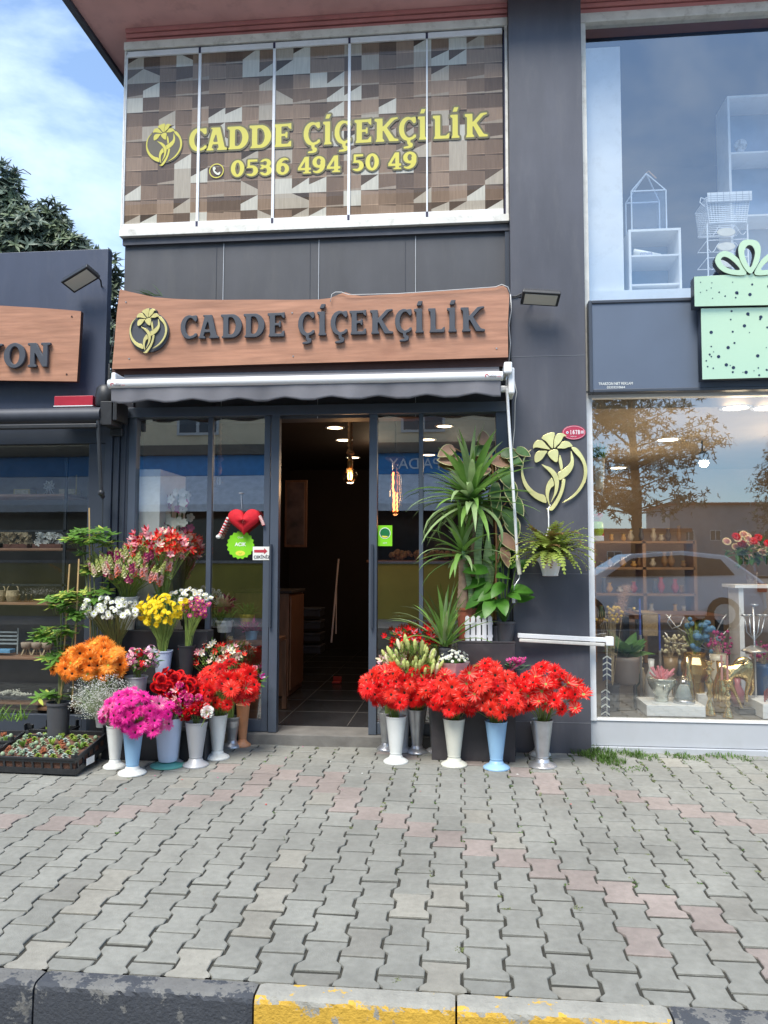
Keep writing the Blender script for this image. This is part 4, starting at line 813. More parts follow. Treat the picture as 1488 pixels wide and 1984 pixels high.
def leafblade(mb, base, d, up, L_, w, m=0, bend=.3, n=4, fold=.15):
    d = Vector(d).normalized(); up = Vector(up); s = d.cross(up)
    if s.length < 1e-3: s = d.cross(Vector((1, 0, 0)))
    s.normalize(); nn = s.cross(d); vs = []
    for i in range(n + 1):
        t_ = i / n; c = Vector(base) + d * (L_ * t_) - nn * (-bend * L_ * t_ * t_) * -1; ww = w * math.sin(math.pi * (.08 + .92 * t_) ** .8) ** .8 * .5 + .0006
        if i == n: ww = .0004
        vs += [c - s * ww + nn * ww * fold, c, c + s * ww + nn * ww * fold]
    mb.add(vs, [(i * 3 + j, i * 3 + j + 1, i * 3 + 4 + j, i * 3 + 3 + j) for i in range(n) for j in (0, 1)], m)
def bunch(name, label, group, kinds, ctr, rad, n, size, neck, stem=G_stem, leaves=0, leafm=None, md=None, face=.5, stem_r=.0022, seed=1, up=.35, lowcut=-.75, leafsize=.05, cat_='bouquet', part='flower', lr=1.0, upright=False, droop=0):
    rg = random.Random(seed); ctr = Vector(ctr); neck = Vector(neck); o = thing(name, tuple(neck), label, cat_, group); pts = []; md = md or size * .85; tries = 0
    while len(pts) < n and tries < 6000:
        tries += 1; md *= .9995
        d = Vector((rg.gauss(0, 1), rg.gauss(0, 1) - .35, rg.gauss(0, 1))).normalized()
        if d.z < lowcut or d.y > .75: continue
        k = rg.uniform(.55, 1) if rg.random() < .3 else rg.uniform(.86, 1)
        p = ctr + Vector((d.x * rad[0], d.y * rad[1], d.z * rad[2])) * k * (1 + .16 * math.sin(3.1 * d.x + seed) * math.cos(2.7 * d.z + seed * 2)) + Vector((rg.gauss(0, .10) * rad[0], rg.gauss(0, .08) * rad[1], rg.gauss(0, .10) * rad[2]))
        if all((p - q).length > md for q, _, _ in pts): pts.append((p, d, k))
    st_ = MB()
    for i, (p, d, k) in enumerate(pts):
        kd = kinds[0] if len(kinds) == 1 else rg.choices(kinds, [q[2] for q in kinds])[0]
        me = rg.choice(kd[0]); s = size * kd[1] * rg.uniform(.8, 1.16)
        nrm = (Vector((d.x / 1, d.y, d.z * .8)) * (1 - face) + Vector((0, -1, up)) * face).normalized() + Vector((rg.uniform(-.6, .6), rg.uniform(-.3, .3), rg.uniform(-.6, .6)))
        if upright: nrm = Vector((d.x * .5, d.y * .4, 1)) + Vector((rg.uniform(-.15, .15), rg.uniform(-.15, .15), 0))
        nrm.normalize(); f = bpy.data.objects.new(part, me); COL.objects.link(f); f.parent = o
        q = nrm.to_track_quat('Z', 'Y').to_matrix().to_4x4(); f.matrix_local = Matrix.Translation(p - neck) @ q @ Matrix.Rotation(rg.uniform(0, 6.28), 4, 'Z') @ Matrix.Scale(s, 4)
        e = p - nrm * s * .2; j = Vector((rg.uniform(-.4, .4), rg.uniform(-.4, .4), 0)) * .03; a = neck + j
        mdl = a.lerp(e, .5) + Vector((0, 0, .12 * (e - a).length)); a2 = a.lerp(mdl, .5); st_.tube([a - Vector((0, 0, .12)) * 1, a2, mdl.lerp(e, .35), e - nrm * s * .25, e], stem_r, 4, 0, False)
    if leaves:
        for i in range(leaves):
            d = Vector((rg.gauss(0, 1), rg.gauss(0, 1) - .3, rg.gauss(0, .8))).normalized(); b = ctr + Vector((d.x * rad[0], d.y * rad[1], d.z * rad[2] - rad[2] * .15)) * rg.uniform(.5, .95) * lr
            leafblade(st_, b, d + Vector((0, 0, rg.uniform(-.2, .7))), Vector((rg.uniform(-.4, .4), -.4, 1)), leafsize * rg.uniform(.6, 1.3), leafsize * .28, 1, rg.uniform(-.3, .2), 3)
    st_.build('stems', [stem, leafm or G_leaf], o, True); return o
# colour sets
GB = lambda a, b, n=4, c=F_ctr: protos('gerbera', m_gerbera, (a, b, c, G_stem), n); GBB = lambda a, b: protos('gerbera_back', m_gerb_back, (a, b, F_ctr, G_stem), 2)
F_red3 = pm('deep red petal', (.50, .006, .008)); F_red4 = pm('bright red petal', (.82, .035, .02)); K_gred = [(GB(F_red, F_red2), 1, 4), (GB(F_red3, F_red), .9, 2), (GB(F_red4, F_red2), 1.08, 3), (GBB(F_red, F_red2), 1, 1)]; F_mag3 = pm('deep magenta petal', (.66, .012, .26)); K_gmag = [(GB(F_mag, F_mag2), 1, 3), (GB(F_mag3, F_mag), .9, 1), (GB(F_mag2, F_lpk), 1.05, 1)]; F_or3 = pm('bright orange petal', (.92, .33, .04)); K_gor = [(GB(F_or, F_or2, 4, F_ctr), 1, 2), (GB(F_or3, F_or2, 3, F_cg), 1.05, 1)]
DS = lambda a, c=F_cg, n=3: protos('daisy', m_daisy, (a, a, c, G_stem), n); CR = lambda a, b: protos('carnation', m_carn, (a, b, a, G_stem), 3); RS = lambda a, b: protos('rose', m_rose, (a, b, a, G_stem), 2)
AL = lambda a, b: protos('alstroemeria', m_alst, (a, b, F_crim, G_stem), 3); CL = lambda a, b: protos('cluster', m_cluster, (a, b, F_cy, G_leaf), 3); SN = lambda a, b: protos('snapdragon', m_snap, (a, b, F_cy, F_lime), 3)
# ------------------------------------------------------------------ vases
M_vw = pbr('white plastic vase', (.68, .70, .68), .35, 0, .05, 5, dirt=.55, dcol=(.47, .45, .38), big=.1); M_vc = pbr('cream plastic vase', (.62, .62, .54), .4, 0, .05, 5, dirt=.5, dcol=(.40, .38, .30), big=.1); M_vb = pbr('light blue plastic vase', (.27, .46, .66), .35, 0, .05, 5, dirt=.15, dcol=(.3, .4, .5)); M_vl = pbr('pale blue plastic bucket', (.52, .59, .74), .35, 0, .05, 5, dirt=.2, dcol=(.4, .42, .5))
M_vm = pbr('galvanised vase', (.52, .53, .55), .36, .75, .14, 12, .05, 60); M_vg = pbr('silver grey plastic vase', (.42, .43, .45), .4, .2, .06, 6); M_vo = pbr('terracotta plastic vase', (.62, .26, .12), .5, 0, .15, 8, dirt=.6, dcol=(.55, .36, .26)); M_teal = pbr('teal plastic saucer', (.10, .34, .30), .4, 0, .1, 6)
def vase(label, ub, vb, vt, wt, m, mb_=None, wb=.55, base=1.2, name='flower_vase', group='tall flower vases on the pavement', kind='trumpet'):
    g0 = G(ub, vb); g0.y = min(g0.y + .05, -.14); g0.x = P(ub, vb, g0.y).x; Y = g0.y; z0 = gz(Y); top = P(ub, vt, Y).z; h = top - z0; px = PXM(Y); rt = wt / 2 / px; o = thing(name, (g0.x, Y, z0), label, 'vase', group)
    rb = rt * wb; k = MB(); n = 28; L_ = (g0.x, Y, z0)
    if kind == 'trumpet':
        k.lathe([(rb, .045), (rb * 1.02, .06), (rt * .97, h - .012), (rt, h - .010), (rt * 1.02, h), (rt * .96, h + .001), (rt * .9, h - .05), (rb * .9, .06)], L_, n, 0, cap0=False); k.build('body', m, o, smooth='auto')
        k = MB(); r2 = rt * base; k.lathe([(r2, 0), (r2, .008), (r2 * .93, .016), (rb * 1.25, .034), (rb * 1.08, .052), (rb * 1.03, .055)], L_, n); k.build('foot', mb_ or m, o, smooth='auto')
        k = MB(); k.lathe([(rb * 1.06, .066), (rb * 1.09, .069), (rb * 1.06, .073)], L_, n, cap0=False, cap1=False); k.build('ring', m, o, smooth='auto')
    else:
        k.lathe([(rb * .6, .03), (rb * .9, .036), (rb, .07), (rt, h - .01), (rt * 1.03, h), (rt * .96, h), (rt * .9, h - .04)], L_, n); k.build('body', m, o, smooth='auto')
        k = MB(); r2 = rt * base; k.lathe([(r2, 0), (r2, .006), (r2 * .6, .02), (rb * .55, .032)], L_, n); k.build('saucer', mb_ or m, o, smooth='auto')
    k = MB(); k.lathe([(rt * .9, h - .055), (.001, h - .055)], L_, n, cap0=False); k.build('water', pbr('vase water', (.02, .03, .015), .1), o)
    return Vector((g0.x, Y, top))
def pxb(u, v, ru, rv, Y, dy=.7): # bunch centre and radii from its outline at depth Y
    c = P(u, v, Y); px = PXM(Y); return c, (ru / px, ru / px * dy, rv / px)
def vb(label_v, va, label_b, e, kinds, n, size, group_b='bunches of gerberas in tall vases', name='gerbera_bunch', **kw):
    nk = vase(label_v, *va[0], **va[1]); (u, v, ru, rv) = e; c, r = pxb(u, v, ru, rv, nk.y - kw.pop('fy', .03)); bunch(name, label_b, group_b, kinds, c, r, n, size, nk - Vector((0, 0, .02)), **kw); return nk
def gvase(label, u, Y, vt, wt, m, wb=.6):
    c = P(u, vt, Y); rt = wt / 2 / PXM(Y); z0 = gz(Y); h = c.z - z0; o = thing('flower_vase', (c.x, Y, z0), label, 'vase', 'tall flower vases on the pavement')
    k = MB(); k.lathe([(rt * 1.1, 0), (rt * 1.1, .01), (rt * wb, .03), (rt * .97, h - .012), (rt * 1.04, h), (rt * .94, h), (rt * .88, h - .05)], (c.x, Y, z0), 26); k.build('body', m, o, smooth='auto')
    k = MB(); k.lathe([(rt * .88, h - .05), (.001, h - .05)], (c.x, Y, z0), 26, cap0=False); k.build('water', pbr('vase water', (.02, .03, .015), .1), o); return Vector((c.x, Y, c.z))
# right of the door
vb('white trumpet vase nearest the open door on its right side', ((767, 1480, 1387, 40, M_vw), {}), 'red gerberas in the white vase nearest the door on the right', (753, 1336, 42, 44), K_gred, 40, .070, seed=3, lowcut=-.5)
vb('metal vase behind and between the two white vases right of the door', ((808, 1461, 1374, 34, M_vm), {}), 'red gerberas in the metal vase between the two white vases', (814, 1336, 40, 42), K_gred, 38, .070, fy=.17, seed=4, lowcut=-.5)
vb('metal vase half hidden behind the first white vase by the door', ((748, 1450, 1380, 30, M_vm), {}), 'pink lilies and pale buds in the half hidden metal vase', (758, 1285, 24, 26), [(protos('lily', m_lily, (F_lpk, F_lil, F_cy, G_stem), 3), 1.2, 2), (AL(F_lpk, F_cream), .7, 3)], 9, .05, 'mixed bunches', 'lily_bunch', seed=5, leaves=30, leafm=G_leaf2)
vb('cream trumpet vase in front of the lower black cube', ((880, 1486, 1392, 42, M_vc), {}), 'red gerberas in the cream vase before the black cube', (880, 1350, 50, 42), K_gred, 44, .070, seed=6, lowcut=-.5)
vb('light blue trumpet vase at the right corner of the lower black cube', ((962, 1492, 1397, 42, M_vb), {}), 'largest red gerbera bunch in the light blue vase at right', (955, 1346, 58, 52), K_gred, 56, .070, seed=7, lowcut=-.55)
vb('shiny metal vase farthest to the right beside the pillar', ((1051, 1488, 1394, 41, M_vm), dict(base=1.3)), 'drooping red gerberas in the metal vase by the pillar', (1060, 1347, 62, 44), [(GB(F_red, F_red2), 1, 2), (GBB(F_red, F_red2), 1, 1)], 44, .070, seed=8, lowcut=-.45)
vase('white vase base hidden behind the farthest right metal vase', 1046, 1466, 1400, 34, M_vw)
# left of the door, front row
vb('light blue vase with a white foot at the left front', ((256, 1503, 1400, 43, M_vb, M_vw), dict(base=1.28)), 'magenta gerberas in the light blue vase at the left front', (264, 1380, 66, 42), K_gmag, 60, .060, seed=9, name='gerbera_bunch')
nk_g = vase('white vase behind the light blue vase at the left', 222, 1490, 1405, 36, M_vw, base=1.25)
vb('pale blue bucket standing on a teal saucer', ((325, 1487, 1390, 54, M_vl, M_teal), dict(wb=.72, base=1.25, kind='bucket', name='flower_bucket')), 'hot pink carnations and stocks in the pale blue bucket', (346, 1356, 34, 33), [(CR(F_mag, F_pk), 1, 2), (CR(F_crim, F_mag), 1, 1), (AL(F_pk, F_lpk), 1, 2)], 34, .034, 'mixed bunches', 'carnation_bunch', seed=10, leaves=30)
vb('silver grey vase between the bucket and the white vase', ((379, 1487, 1398, 44, M_vg), dict(base=1.15)), 'crimson carnations with one white bloom in the silver grey vase', (378, 1377, 30, 20), [(CR(F_crim, F_red), 1, 3), (CR(F_red, F_lpk), 1, 1)], 20, .034, 'mixed bunches', 'carnation_bunch', seed=11, leaves=14)
cn = thing('carnation', tuple(P(402, 1380, -1.22)), 'single white carnation leaning over the rim of the silver grey vase', 'flower'); f = bpy.data.objects.new('flower', CR(F_wh, F_lpk)[0]); COL.objects.link(f); f.parent = cn; f.scale = (.045,) * 3; f.rotation_euler = (R(50), 0, .5)
k = MB(); a = P(402, 1380, -1.22); k.tube([a, a + Vector((-.03, .05, -.05)), a + Vector((-.075, .10, -.12))], .0025, 5); k.build('stem', G_stem, cn)
vb('white vase with a round foot left of the glass door', ((421, 1472, 1384, 38, M_vw), dict(base=1.25)), 'red gerberas in the white vase left of the door', (428, 1335, 60, 44), K_gred, 54, .070, seed=12, lowcut=-.55)
vb('narrow metal vase behind the white vase left of the door', ((449, 1450, 1388, 32, M_vm), {}), 'mixed red and cream alstroemeria above the red gerberas', (405, 1270, 68, 32), [(AL(F_coral, F_red), 1, 3), (AL(F_lpk, F_cream), 1, 3), (AL(F_pk, F_lpk), 1, 2), (AL(F_cream, F_wh), 1, 2)], 62, .032, 'mixed bunches', 'alstroemeria_bunch', seed=13, leaves=150, leafm=G_leaf2, fy=-.02)
vb('stained terracotta coloured vase nearest the glass door', ((470, 1430, 1364, 27, M_vo), dict(base=1.2)), 'small magenta flowers with drooping leaves in the terracotta coloured vase', (492, 1318, 16, 22), [(AL(F_mag, F_lil), 1, 1), (CR(F_pk, F_lpk), .8, 1)], 9, .03, 'mixed bunches', 'mixed_bunch', seed=14, leaves=26, leafsize=.07)
nkr = gvase('grey vase hidden behind the pale blue bucket carrying the roses', 338, -.66, 1365, 36, M_vg); c, r = pxb(338, 1326, 38, 26, -.70); bunch('rose_bunch', 'dark red roses between the magenta gerberas and the red gerberas', 'mixed bunches', [(RS(F_crim, F_red), 1, 1)], c, r, 34, .036, nkr - Vector((0, 0, .02)), seed=15, leaves=20, leafm=G_dk)
# tiered black stand left of the door
M_std = pbr('black display stand', (.02, .02, .024), .6, 0, .15, 6)
std = thing('display_stand', (X(300, 1300), -.5, 0), 'black stepped stand carrying the upper rows of flowers left of the door', 'display stand')
def zat(v, u, Y): return P(u, v, Y).z
for nm, y0, y1, u0, u1, v in (('lower_step', -.62, -.445, 200, 400, 1415), ('middle_step', -.44, -.265, 190, 395, 1325), ('top_step', -.26, -.09, 200, 400, 1222)):
    k = MB(); k.box(P(u0, 1300, y0).x, P(u1, 1300, y0).x, y0, y1, gz(y0) + .002, zat(v, 300, y0)); k.build(nm, M_std, std, bevel=.005)
def svase(label, u, Y, step_v, vt, wt, m, wb=.6):
    z0 = zat(step_v, 300, {1415: -.62, 1325: -.44, 1222: -.26}[step_v]) + .001; c = P(u, vt, Y); rt = wt / 2 / PXM(Y); h = c.z - z0; o = thing('flower_vase', (c.x, Y, z0), label, 'vase', 'vases on the black stand')
    k = MB(); k.lathe([(rt * wb, 0), (rt * wb, .01), (rt * .97, h - .012), (rt * 1.04, h - .01), (rt * 1.04, h), (rt * .94, h), (rt * .88, h - .05)], (c.x, Y, z0), 26); k.build('body', m, o, smooth='auto')
    k = MB(); k.lathe([(rt * .88, h - .05), (.001, h - .05)], (c.x, Y, z0), 26, cap0=False); k.build('water', pbr('vase water', (.02, .03, .015), .1), o); return Vector((c.x, Y, c.z))
def sb(v_, lb, e, kinds, n, size, name, fy=.03, **kw):
    nk = svase(*v_); c, r = pxb(*e, nk.y - fy); bunch(name, lb, 'mixed bunches', kinds, c, r, n, size, nk - Vector((0, 0, .02)), **kw)
sb(('grey vase under the orange gerberas on the lower step', 200, -.54, 1415, 1345, 40, M_vg), 'orange gerberas on the lower step of the black stand', (182, 1281, 66, 34), K_gor, 64, .064, 'gerbera_bunch', seed=16, fy=.08, face=.7)
sb(('grey vase under the purple and white sweet williams', 264, -.53, 1415, 1310, 44, M_vg), 'purple, white and red sweet williams right of the orange gerberas', (276, 1277, 33, 20), [(CL(F_wh, F_lil), 1, 3), (CL(F_pur, F_lpk), 1, 3), (CL(F_red, F_crim), 1, 2)], 24, .038, 'sweet_william_bunch', seed=17, leaves=40, leafm=G_leaf)
sb(('lilac grey vase under the yellow daisies', 316, -.355, 1325, 1260, 38, M_vl), 'yellow daisies on long stems in the middle of the stand', (314, 1183, 48, 29), [(DS(F_yel, F_cy), 1, 1)], 96, .027, 'daisy_bunch', seed=18, stem=G_stem, leaves=26, leafsize=.04, fy=.0, md=.030)
sb(('dark vase under the white daisies at left', 224, -.35, 1325, 1262, 34, M_std), 'white daisies on brownish stems at the left of the stand', (216, 1180, 62, 24), [(DS(F_wh), 1, 1)], 98, .026, 'daisy_bunch', seed=19, stem=G_stem2, leaves=20, leafsize=.04, fy=0, md=.029)
sb(('dark vase under the mauve daisies', 362, -.34, 1325, 1250, 34, M_std), 'mauve daisies with yellow centres at the right of the yellow daisies', (378, 1180, 25, 21), [(DS(F_pur, F_cy), 1, 1)], 30, .024, 'daisy_bunch', seed=20, leaves=16, leafsize=.04, fy=0, md=.034)
sb(('dark vase behind the mauve daisies', 366, -.17, 1222, 1200, 34, M_std), 'flat spray of white daisies behind the mauve daisies', (366, 1158, 44, 17), [(DS(F_wh, F_cy), 1, 1)], 46, .022, 'daisy_bunch', seed=21, leaves=16, leafsize=.04, fy=0, md=.03)
sb(('white vase under the snapdragons on the top step', 248, -.18, 1222, 1156, 44, M_vw), 'salmon, lime and pink snapdragons above the white daisies', (254, 1098, 82, 32), [(SN(F_coral, F_lpk), 1, 3), (SN(F_cream, F_lime), 1, 3), (SN(F_pk, F_pur), 1, 2), (SN(F_lpk, F_cream), 1, 2)], 96, .030, 'snapdragon_bunch', seed=22, leaves=260, leafm=G_leaf2, upright=True, fy=.05, md=.036, leafsize=.055)
sb(('green wrapped vase at the right end of the top step', 318, -.17, 1222, 1150, 40, pbr('green wrap', (.05, .16, .08), .4)), 'red and pink alstroemeria, topmost of the flowers left of the door', (302, 1058, 66, 32), [(AL(F_red, F_coral), 1, 4), (AL(F_pk, F_lpk), 1, 3), (AL(F_lpk, F_cream), 1, 1), (AL(F_crim, F_pk), 1, 2)], 98, .038, 'alstroemeria_bunch', seed=23, leaves=170, leafm=G_leaf2, fy=.02)
# gypsophila: a cloud of tiny florets
gy = thing('gypsophila_bunch', tuple(nk_g - Vector((0, 0, .02))), 'airy white gypsophila cloud under the orange gerberas', 'bouquet', 'mixed bunches'); rg = random.Random(31)
c, r = pxb(202, 1351, 72, 46, nk_g.y + .02, .75); k = MB(); s_ = MB()
for i in range(2300):
    d = Vector((rg.gauss(0, 1), rg.gauss(0, 1) - .3, rg.gauss(0, 1))).normalized() * rg.random() ** .38; lump = 1 + .12 * math.sin(d.x * 9) * math.cos(d.z * 8)
    p = c + Vector((d.x * r[0], d.y * r[1], d.z * r[2])) * lump; q = rg.uniform(.0022, .0045)
    a = Vector((rg.uniform(-1, 1), rg.uniform(-1, 1), rg.uniform(-1, 1))).normalized(); b = a.cross(Vector((.3, .8, .5))).normalized(); e = a.cross(b)
    k.add([p + a * q, p - a * q, p + b * q, p - b * q, p + e * q, p - e * q], [(0, 2, 4), (2, 1, 4), (1, 3, 4), (3, 0, 4), (2, 0, 5), (1, 2, 5), (3, 1, 5), (0, 3, 5)], 0)
    if i % 4 == 0: s_.tube([p, p.lerp(nk_g, .25) + Vector((0, 0, .02)), p.lerp(nk_g, .5)], .0007, 3, 0, False)
for i in range(26):
    a = rg.uniform(0, 6.28); e = c + Vector((math.cos(a) * r[0] * .6, math.sin(a) * r[1] * .6, rg.uniform(-.3, .5) * r[2])); s_.tube([nk_g - Vector((0, 0, .1)), nk_g.lerp(e, .5), e], .0016, 4, 0, False)
k.build('florets', F_wh, gy, kind='stuff'); s_.build('stems', pm('grey green stem', (.24, .30, .16), .1), gy)
# right back row
M_cube = pbr('black cube plinth', (.045, .04, .045), .45, 0, .12, 4, dirt=.25)
def cube(label, u0, u1, vt, y0, y1, zb=None, grp='black cube plinths'):
    a, b = P(u0, vt, y0), P(u1, vt, y0); o = thing('plinth', ((a.x + b.x) / 2, (y0 + y1) / 2, zb or gz(y0)), label, 'plinth', grp)
    k = MB(); k.box(a.x, b.x, y0, y1, (zb if zb is not None else gz(y0) + .001), a.z - .018); k.build('box', M_cube, o, bevel=.004)
    k = MB(); k.box(a.x - .004, b.x + .004, y0 - .004, y1, a.z - .0165, a.z); k.build('top', M_cube, o, bevel=.003); return a.z
zc1 = cube('lower black cube plinth standing behind the cream and light blue vases', 836, 997, 1316, -.40, -.245)
zc2 = cube('taller black cube plinth against the storefront carrying the potted plants', 886, 998, 1242, -.24, -.06)
nk = gvase('grey vase standing behind the red gerberas under the lily buds', 778, -.155, 1345, 40, M_vg) - Vector((0, 0, .02)); c, r = pxb(800, 1275, 58, 30, -.40)
bunch('lily_bunch', 'pale green lily buds standing up over the red gerberas', 'mixed bunches', [(protos('bud', m_bud, (F_lime, F_cream, F_cream, G_stem), 3), 1, 3), (protos('bud', m_bud, (F_cream, F_lpk, F_cream, G_stem), 3), 1, 1)], c, r, 40, .042, nk, seed=40, upright=True, leaves=60, leafm=G_leaf2, md=.03)
nk2 = gvase('rearmost grey vase against the storefront right of the door', 846, -.15, 1310, 38, M_vg); c, r = pxb(806, 1237, 54, 22, -.20); bunch('alstroemeria_bunch', 'dark red alstroemeria behind the lily buds right of the door', 'mixed bunches', [(AL(F_crim, F_red), 1, 3), (AL(F_red, F_pk), 1, 1)], c, r, 40, .030, nk2, seed=41, leaves=120, leafm=G_leaf)
pk = lambda nm, lb, u, v, wt, hv, Y, m, cat_='plant pot', grp=None: None
def pot(o, x, y, z0, z1, rt, rb, m, rim=.012, name='pot', soil=True):
    k = MB(); h = z1 - z0; k.lathe([(rb, 0), (rt * .95, h - rim * 1.6), (rt * 1.04, h - rim * 1.6), (rt * 1.05, h), (rt * .96, h), (rt * .93, h - .025)], (x, y, z0), 28); k.build(name, m, o, smooth='auto')
    if soil: k = MB(); k.lathe([(rt * .93, h - .022), (.001, h - .018)], (x, y, z0), 20, cap0=False); k.build('soil', pbr('potting soil', (.035, .025, .018), .95, 0, .3, 30, .6, 60), o)
# kalanchoe in a paper wrap on the lower cube
q = P(879, 1316, -.33); kl = thing('potted_flowers', (q.x, -.33, zc1), 'small white flowers in a pink and white paper wrap on the lower cube', 'potted flowers')
k = MB(); rt = .115; k.lathe([(.06, .001), (rt * .9, .09), (rt * 1.1, .13), (rt * 1.02, .128), (rt * .8, .08)], (q.x, -.33, zc1), 9); k.build('paper_wrap', pbr('pale pink paper', (.70, .58, .58), .7, 0, .15, 10, .2, 30), kl)
rg = random.Random(50); 
for i in range(60):
    a = rg.uniform(0, 6.28); d = rg.random() ** .5; p = Vector((q.x + math.cos(a) * d * .115, -.33 + math.sin(a) * d * .10, zc1 + .22 - .06 * d + rg.uniform(-.02, .02)))
    f = bpy.data.objects.new('flower', rg.choice(DS(F_wh, F_cg))); COL.objects.link(f); f.parent = kl; f.matrix_local = Matrix.Translation(p - wloc(kl)) @ Vector((math.cos(a) * d, math.sin(a) * d - .5, 1)).to_track_quat('Z', 'Y').to_matrix().to_4x4() @ Matrix.Scale(.014, 4)
k = MB()
for i in range(60): a = rg.uniform(0, 6.28); d = rg.random(); leafblade(k, (q.x + math.cos(a) * d * .06, -.33 + math.sin(a) * d * .06, zc1 + .1), (math.cos(a) * .8, math.sin(a) * .8, 1), (0, -.3, 1), rg.uniform(.05, .1), .025, 0)
k.build('foliage', G_leaf, kl)
q2 = P(862, 1305, -.66); k = MB(); pc_ = MB()
# second wrap and orange flowers
q = P(930, 1300, -.33); wr = thing('potted_flowers', (q.x, -.33, zc1), 'orange flowers in a printed white paper bag behind the gerberas', 'potted flowers'); pot(wr, q.x, -.33, zc1, zc1 + .075, .07, .05, pbr('printed white paper', (.66, .60, .58), .7, 0, .2, 14), soil=False)
k = MB()
for i in range(24): a = rg.uniform(0, 6.28); d = rg.random() * .07; k.M = Matrix.Translation((q.x + math.cos(a) * d, -.33 + math.sin(a) * d, zc1 + .09 + rg.uniform(0, .02))) @ Matrix.Scale(.014, 4); [petal(k, 6.28 * j / 5, .1, 1, .8, 0, .2, 0) for j in range(5)]
k.M = None; k.build('flowers', F_or2, wr)
# cyclamen
q = P(993, 1300, -.33); cy = thing('cyclamen', (q.x, -.33, zc1), 'magenta cyclamen in a pot at the right edge of the lower cube', 'potted plant'); x = q.x - .03; pot(cy, x, -.33, zc1 - .0, zc1 + .06, .06, .045, M_black)
k = MB()
for i in range(26): a = rg.uniform(0, 6.28); d = rg.uniform(.03, .12); p = (x + math.cos(a) * d, -.33 + math.sin(a) * d, zc1 + .07 + rg.uniform(0, .04)); leafblade(k, p, (math.cos(a), math.sin(a), .1), (0, 0, 1), .06, .055, 0, -.1, 3)
k.build('foliage', pm('grey green leaf', (.10, .19, .10), .2), cy)
for i in range(22):
    p = Vector((x + rg.uniform(-.02, .14), -.33 + rg.uniform(-.05, .05), zc1 + .135 + rg.uniform(-.015, .03))); f = bpy.data.objects.new('flower', rg.choice(protos('cyc', m_lily, (F_mag, F_pur if False else F_mag2, F_cy, G_stem), 2))); COL.objects.link(f); f.parent = cy; f.matrix_local = Matrix.Translation(p - wloc(cy)) @ Matrix.Rotation(rg.uniform(-.4, .4), 4, 'X') @ Matrix.Scale(.022, 4)
k = MB(); [k.tube([(x, -.33, zc1 + .05), (x + rg.uniform(0, .12), -.33, zc1 + .13)], .0015, 4) for _ in range(14)]; k.build('stems', F_pur, cy)
# ------------------------------------------------------------------ potted plants right of the door
G_var = pm('cream leaf edge', (.62, .58, .30), .2); G_spa = pm('glossy green leaf', (.07, .20, .025), .25, .3); G_yuc = pm('long green leaf', (.19, .35, .08), .3, .42, .2, 8); G_yuc2 = pm('pale long leaf', (.30, .42, .19), .3, .4, .2, 8)
M_trunk = pbr('ringed cane bark', (.30, .20, .14), .8, 0, .3, 16, .6, 40); M_terra = pbr('red brown plastic pot', (.34, .10, .06), .45, 0, .1, 6); M_bpot = pbr('black plastic pot', (.06, .062, .07), .5, 0, .12, 8, dirt=.25)
def longleaf(mb, b, az, el, L_, w, sag, m=0, n=7, tw=0):
    p = Vector(b); vs = []; e = el; hd = Vector((math.cos(az), math.sin(az), 0)); s = Vector((-math.sin(az), math.cos(az), 0))
    for i in range(n + 1):
        t_ = i / n; ww = w * min(1, t_ * 5 + .45) * (1 - t_ ** 2.6) * .5 + .0005; d = hd * math.cos(e) + Vector((0, 0, math.sin(e))); nn = s.cross(d)
        vs += [p - s * ww - nn * ww * .35, p + nn * .0, p + s * ww - nn * ww * .35]; p = p + d * (L_ / n); e -= sag * (t_ * 1.6 + .2) / n
    mb.add(vs, [(i * 3 + j, i * 3 + j + 1, i * 3 + 4 + j, i * 3 + 3 + j) for i in range(n) for j in (0, 1)], m)
rg = random.Random(60); Yy = -.125
c0 = P(908, 1200, Yy); yu = thing('yucca', (c0.x, Yy, zc2), 'tall two caned yucca in a red brown pot beside the storefront', 'potted plant')
pot(yu, c0.x - .01, -.13, zc2, P(905, 1177, Yy).z, .085, .07, M_terra)
def cane(pts, r0, r1):
    k = MB(); pts = [P(u, v, y) for u, v, y in pts]; n = 26; path = []; rr = []
    for i in range(n + 1):
        t_ = i / n * (len(pts) - 1); j = min(int(t_), len(pts) - 2); path.append(pts[j].lerp(pts[j + 1], t_ - j)); rr.append((r0 + (r1 - r0) * i / n) * (1.07 if i % 2 else .95))
    k.tube(path, rr, 12, 0); k.build('trunk', M_trunk, yu, True); return pts[-1]
h1 = cane([(913, 1200, -.12), (917, 1090, -.12), (921, 1010, -.14), (916, 992, -.15)], .046, .028)
h2 = cane([(897, 1180, -.15), (899, 1120, -.15), (896, 1082, -.17)], .050, .034)
def crown(nm, h, n, L0, L1, w, seed, lo=-.9):
    rg = random.Random(seed); k = MB()
    for i in range(n):
        az = i * 2.399 + rg.uniform(-.3, .3); t_ = i / n; el = 1.45 - 1.9 * t_ ** 1.1 + rg.uniform(-.15, .15); el = max(el, lo)
        ysc = .55 if math.sin(az) > 0 else 1; longleaf(k, h + Vector((0, 0, .10 * (1 - t_))), az, el, rg.uniform(L0, L1) * (1 if math.sin(az) < .3 else .6), w * rg.uniform(.8, 1.15), rg.uniform(.6, 1.9) * (.35 + t_), 1 if rg.random() < .28 else 0)
    k.build(nm, [G_yuc, G_yuc2], yu, True)
crown('crown', h1 + Vector((-.01, -.02, .06)), 96, .38, .64, .058, 61); crown('crown', h2, 40, .28, .46, .048, 62, -.6)
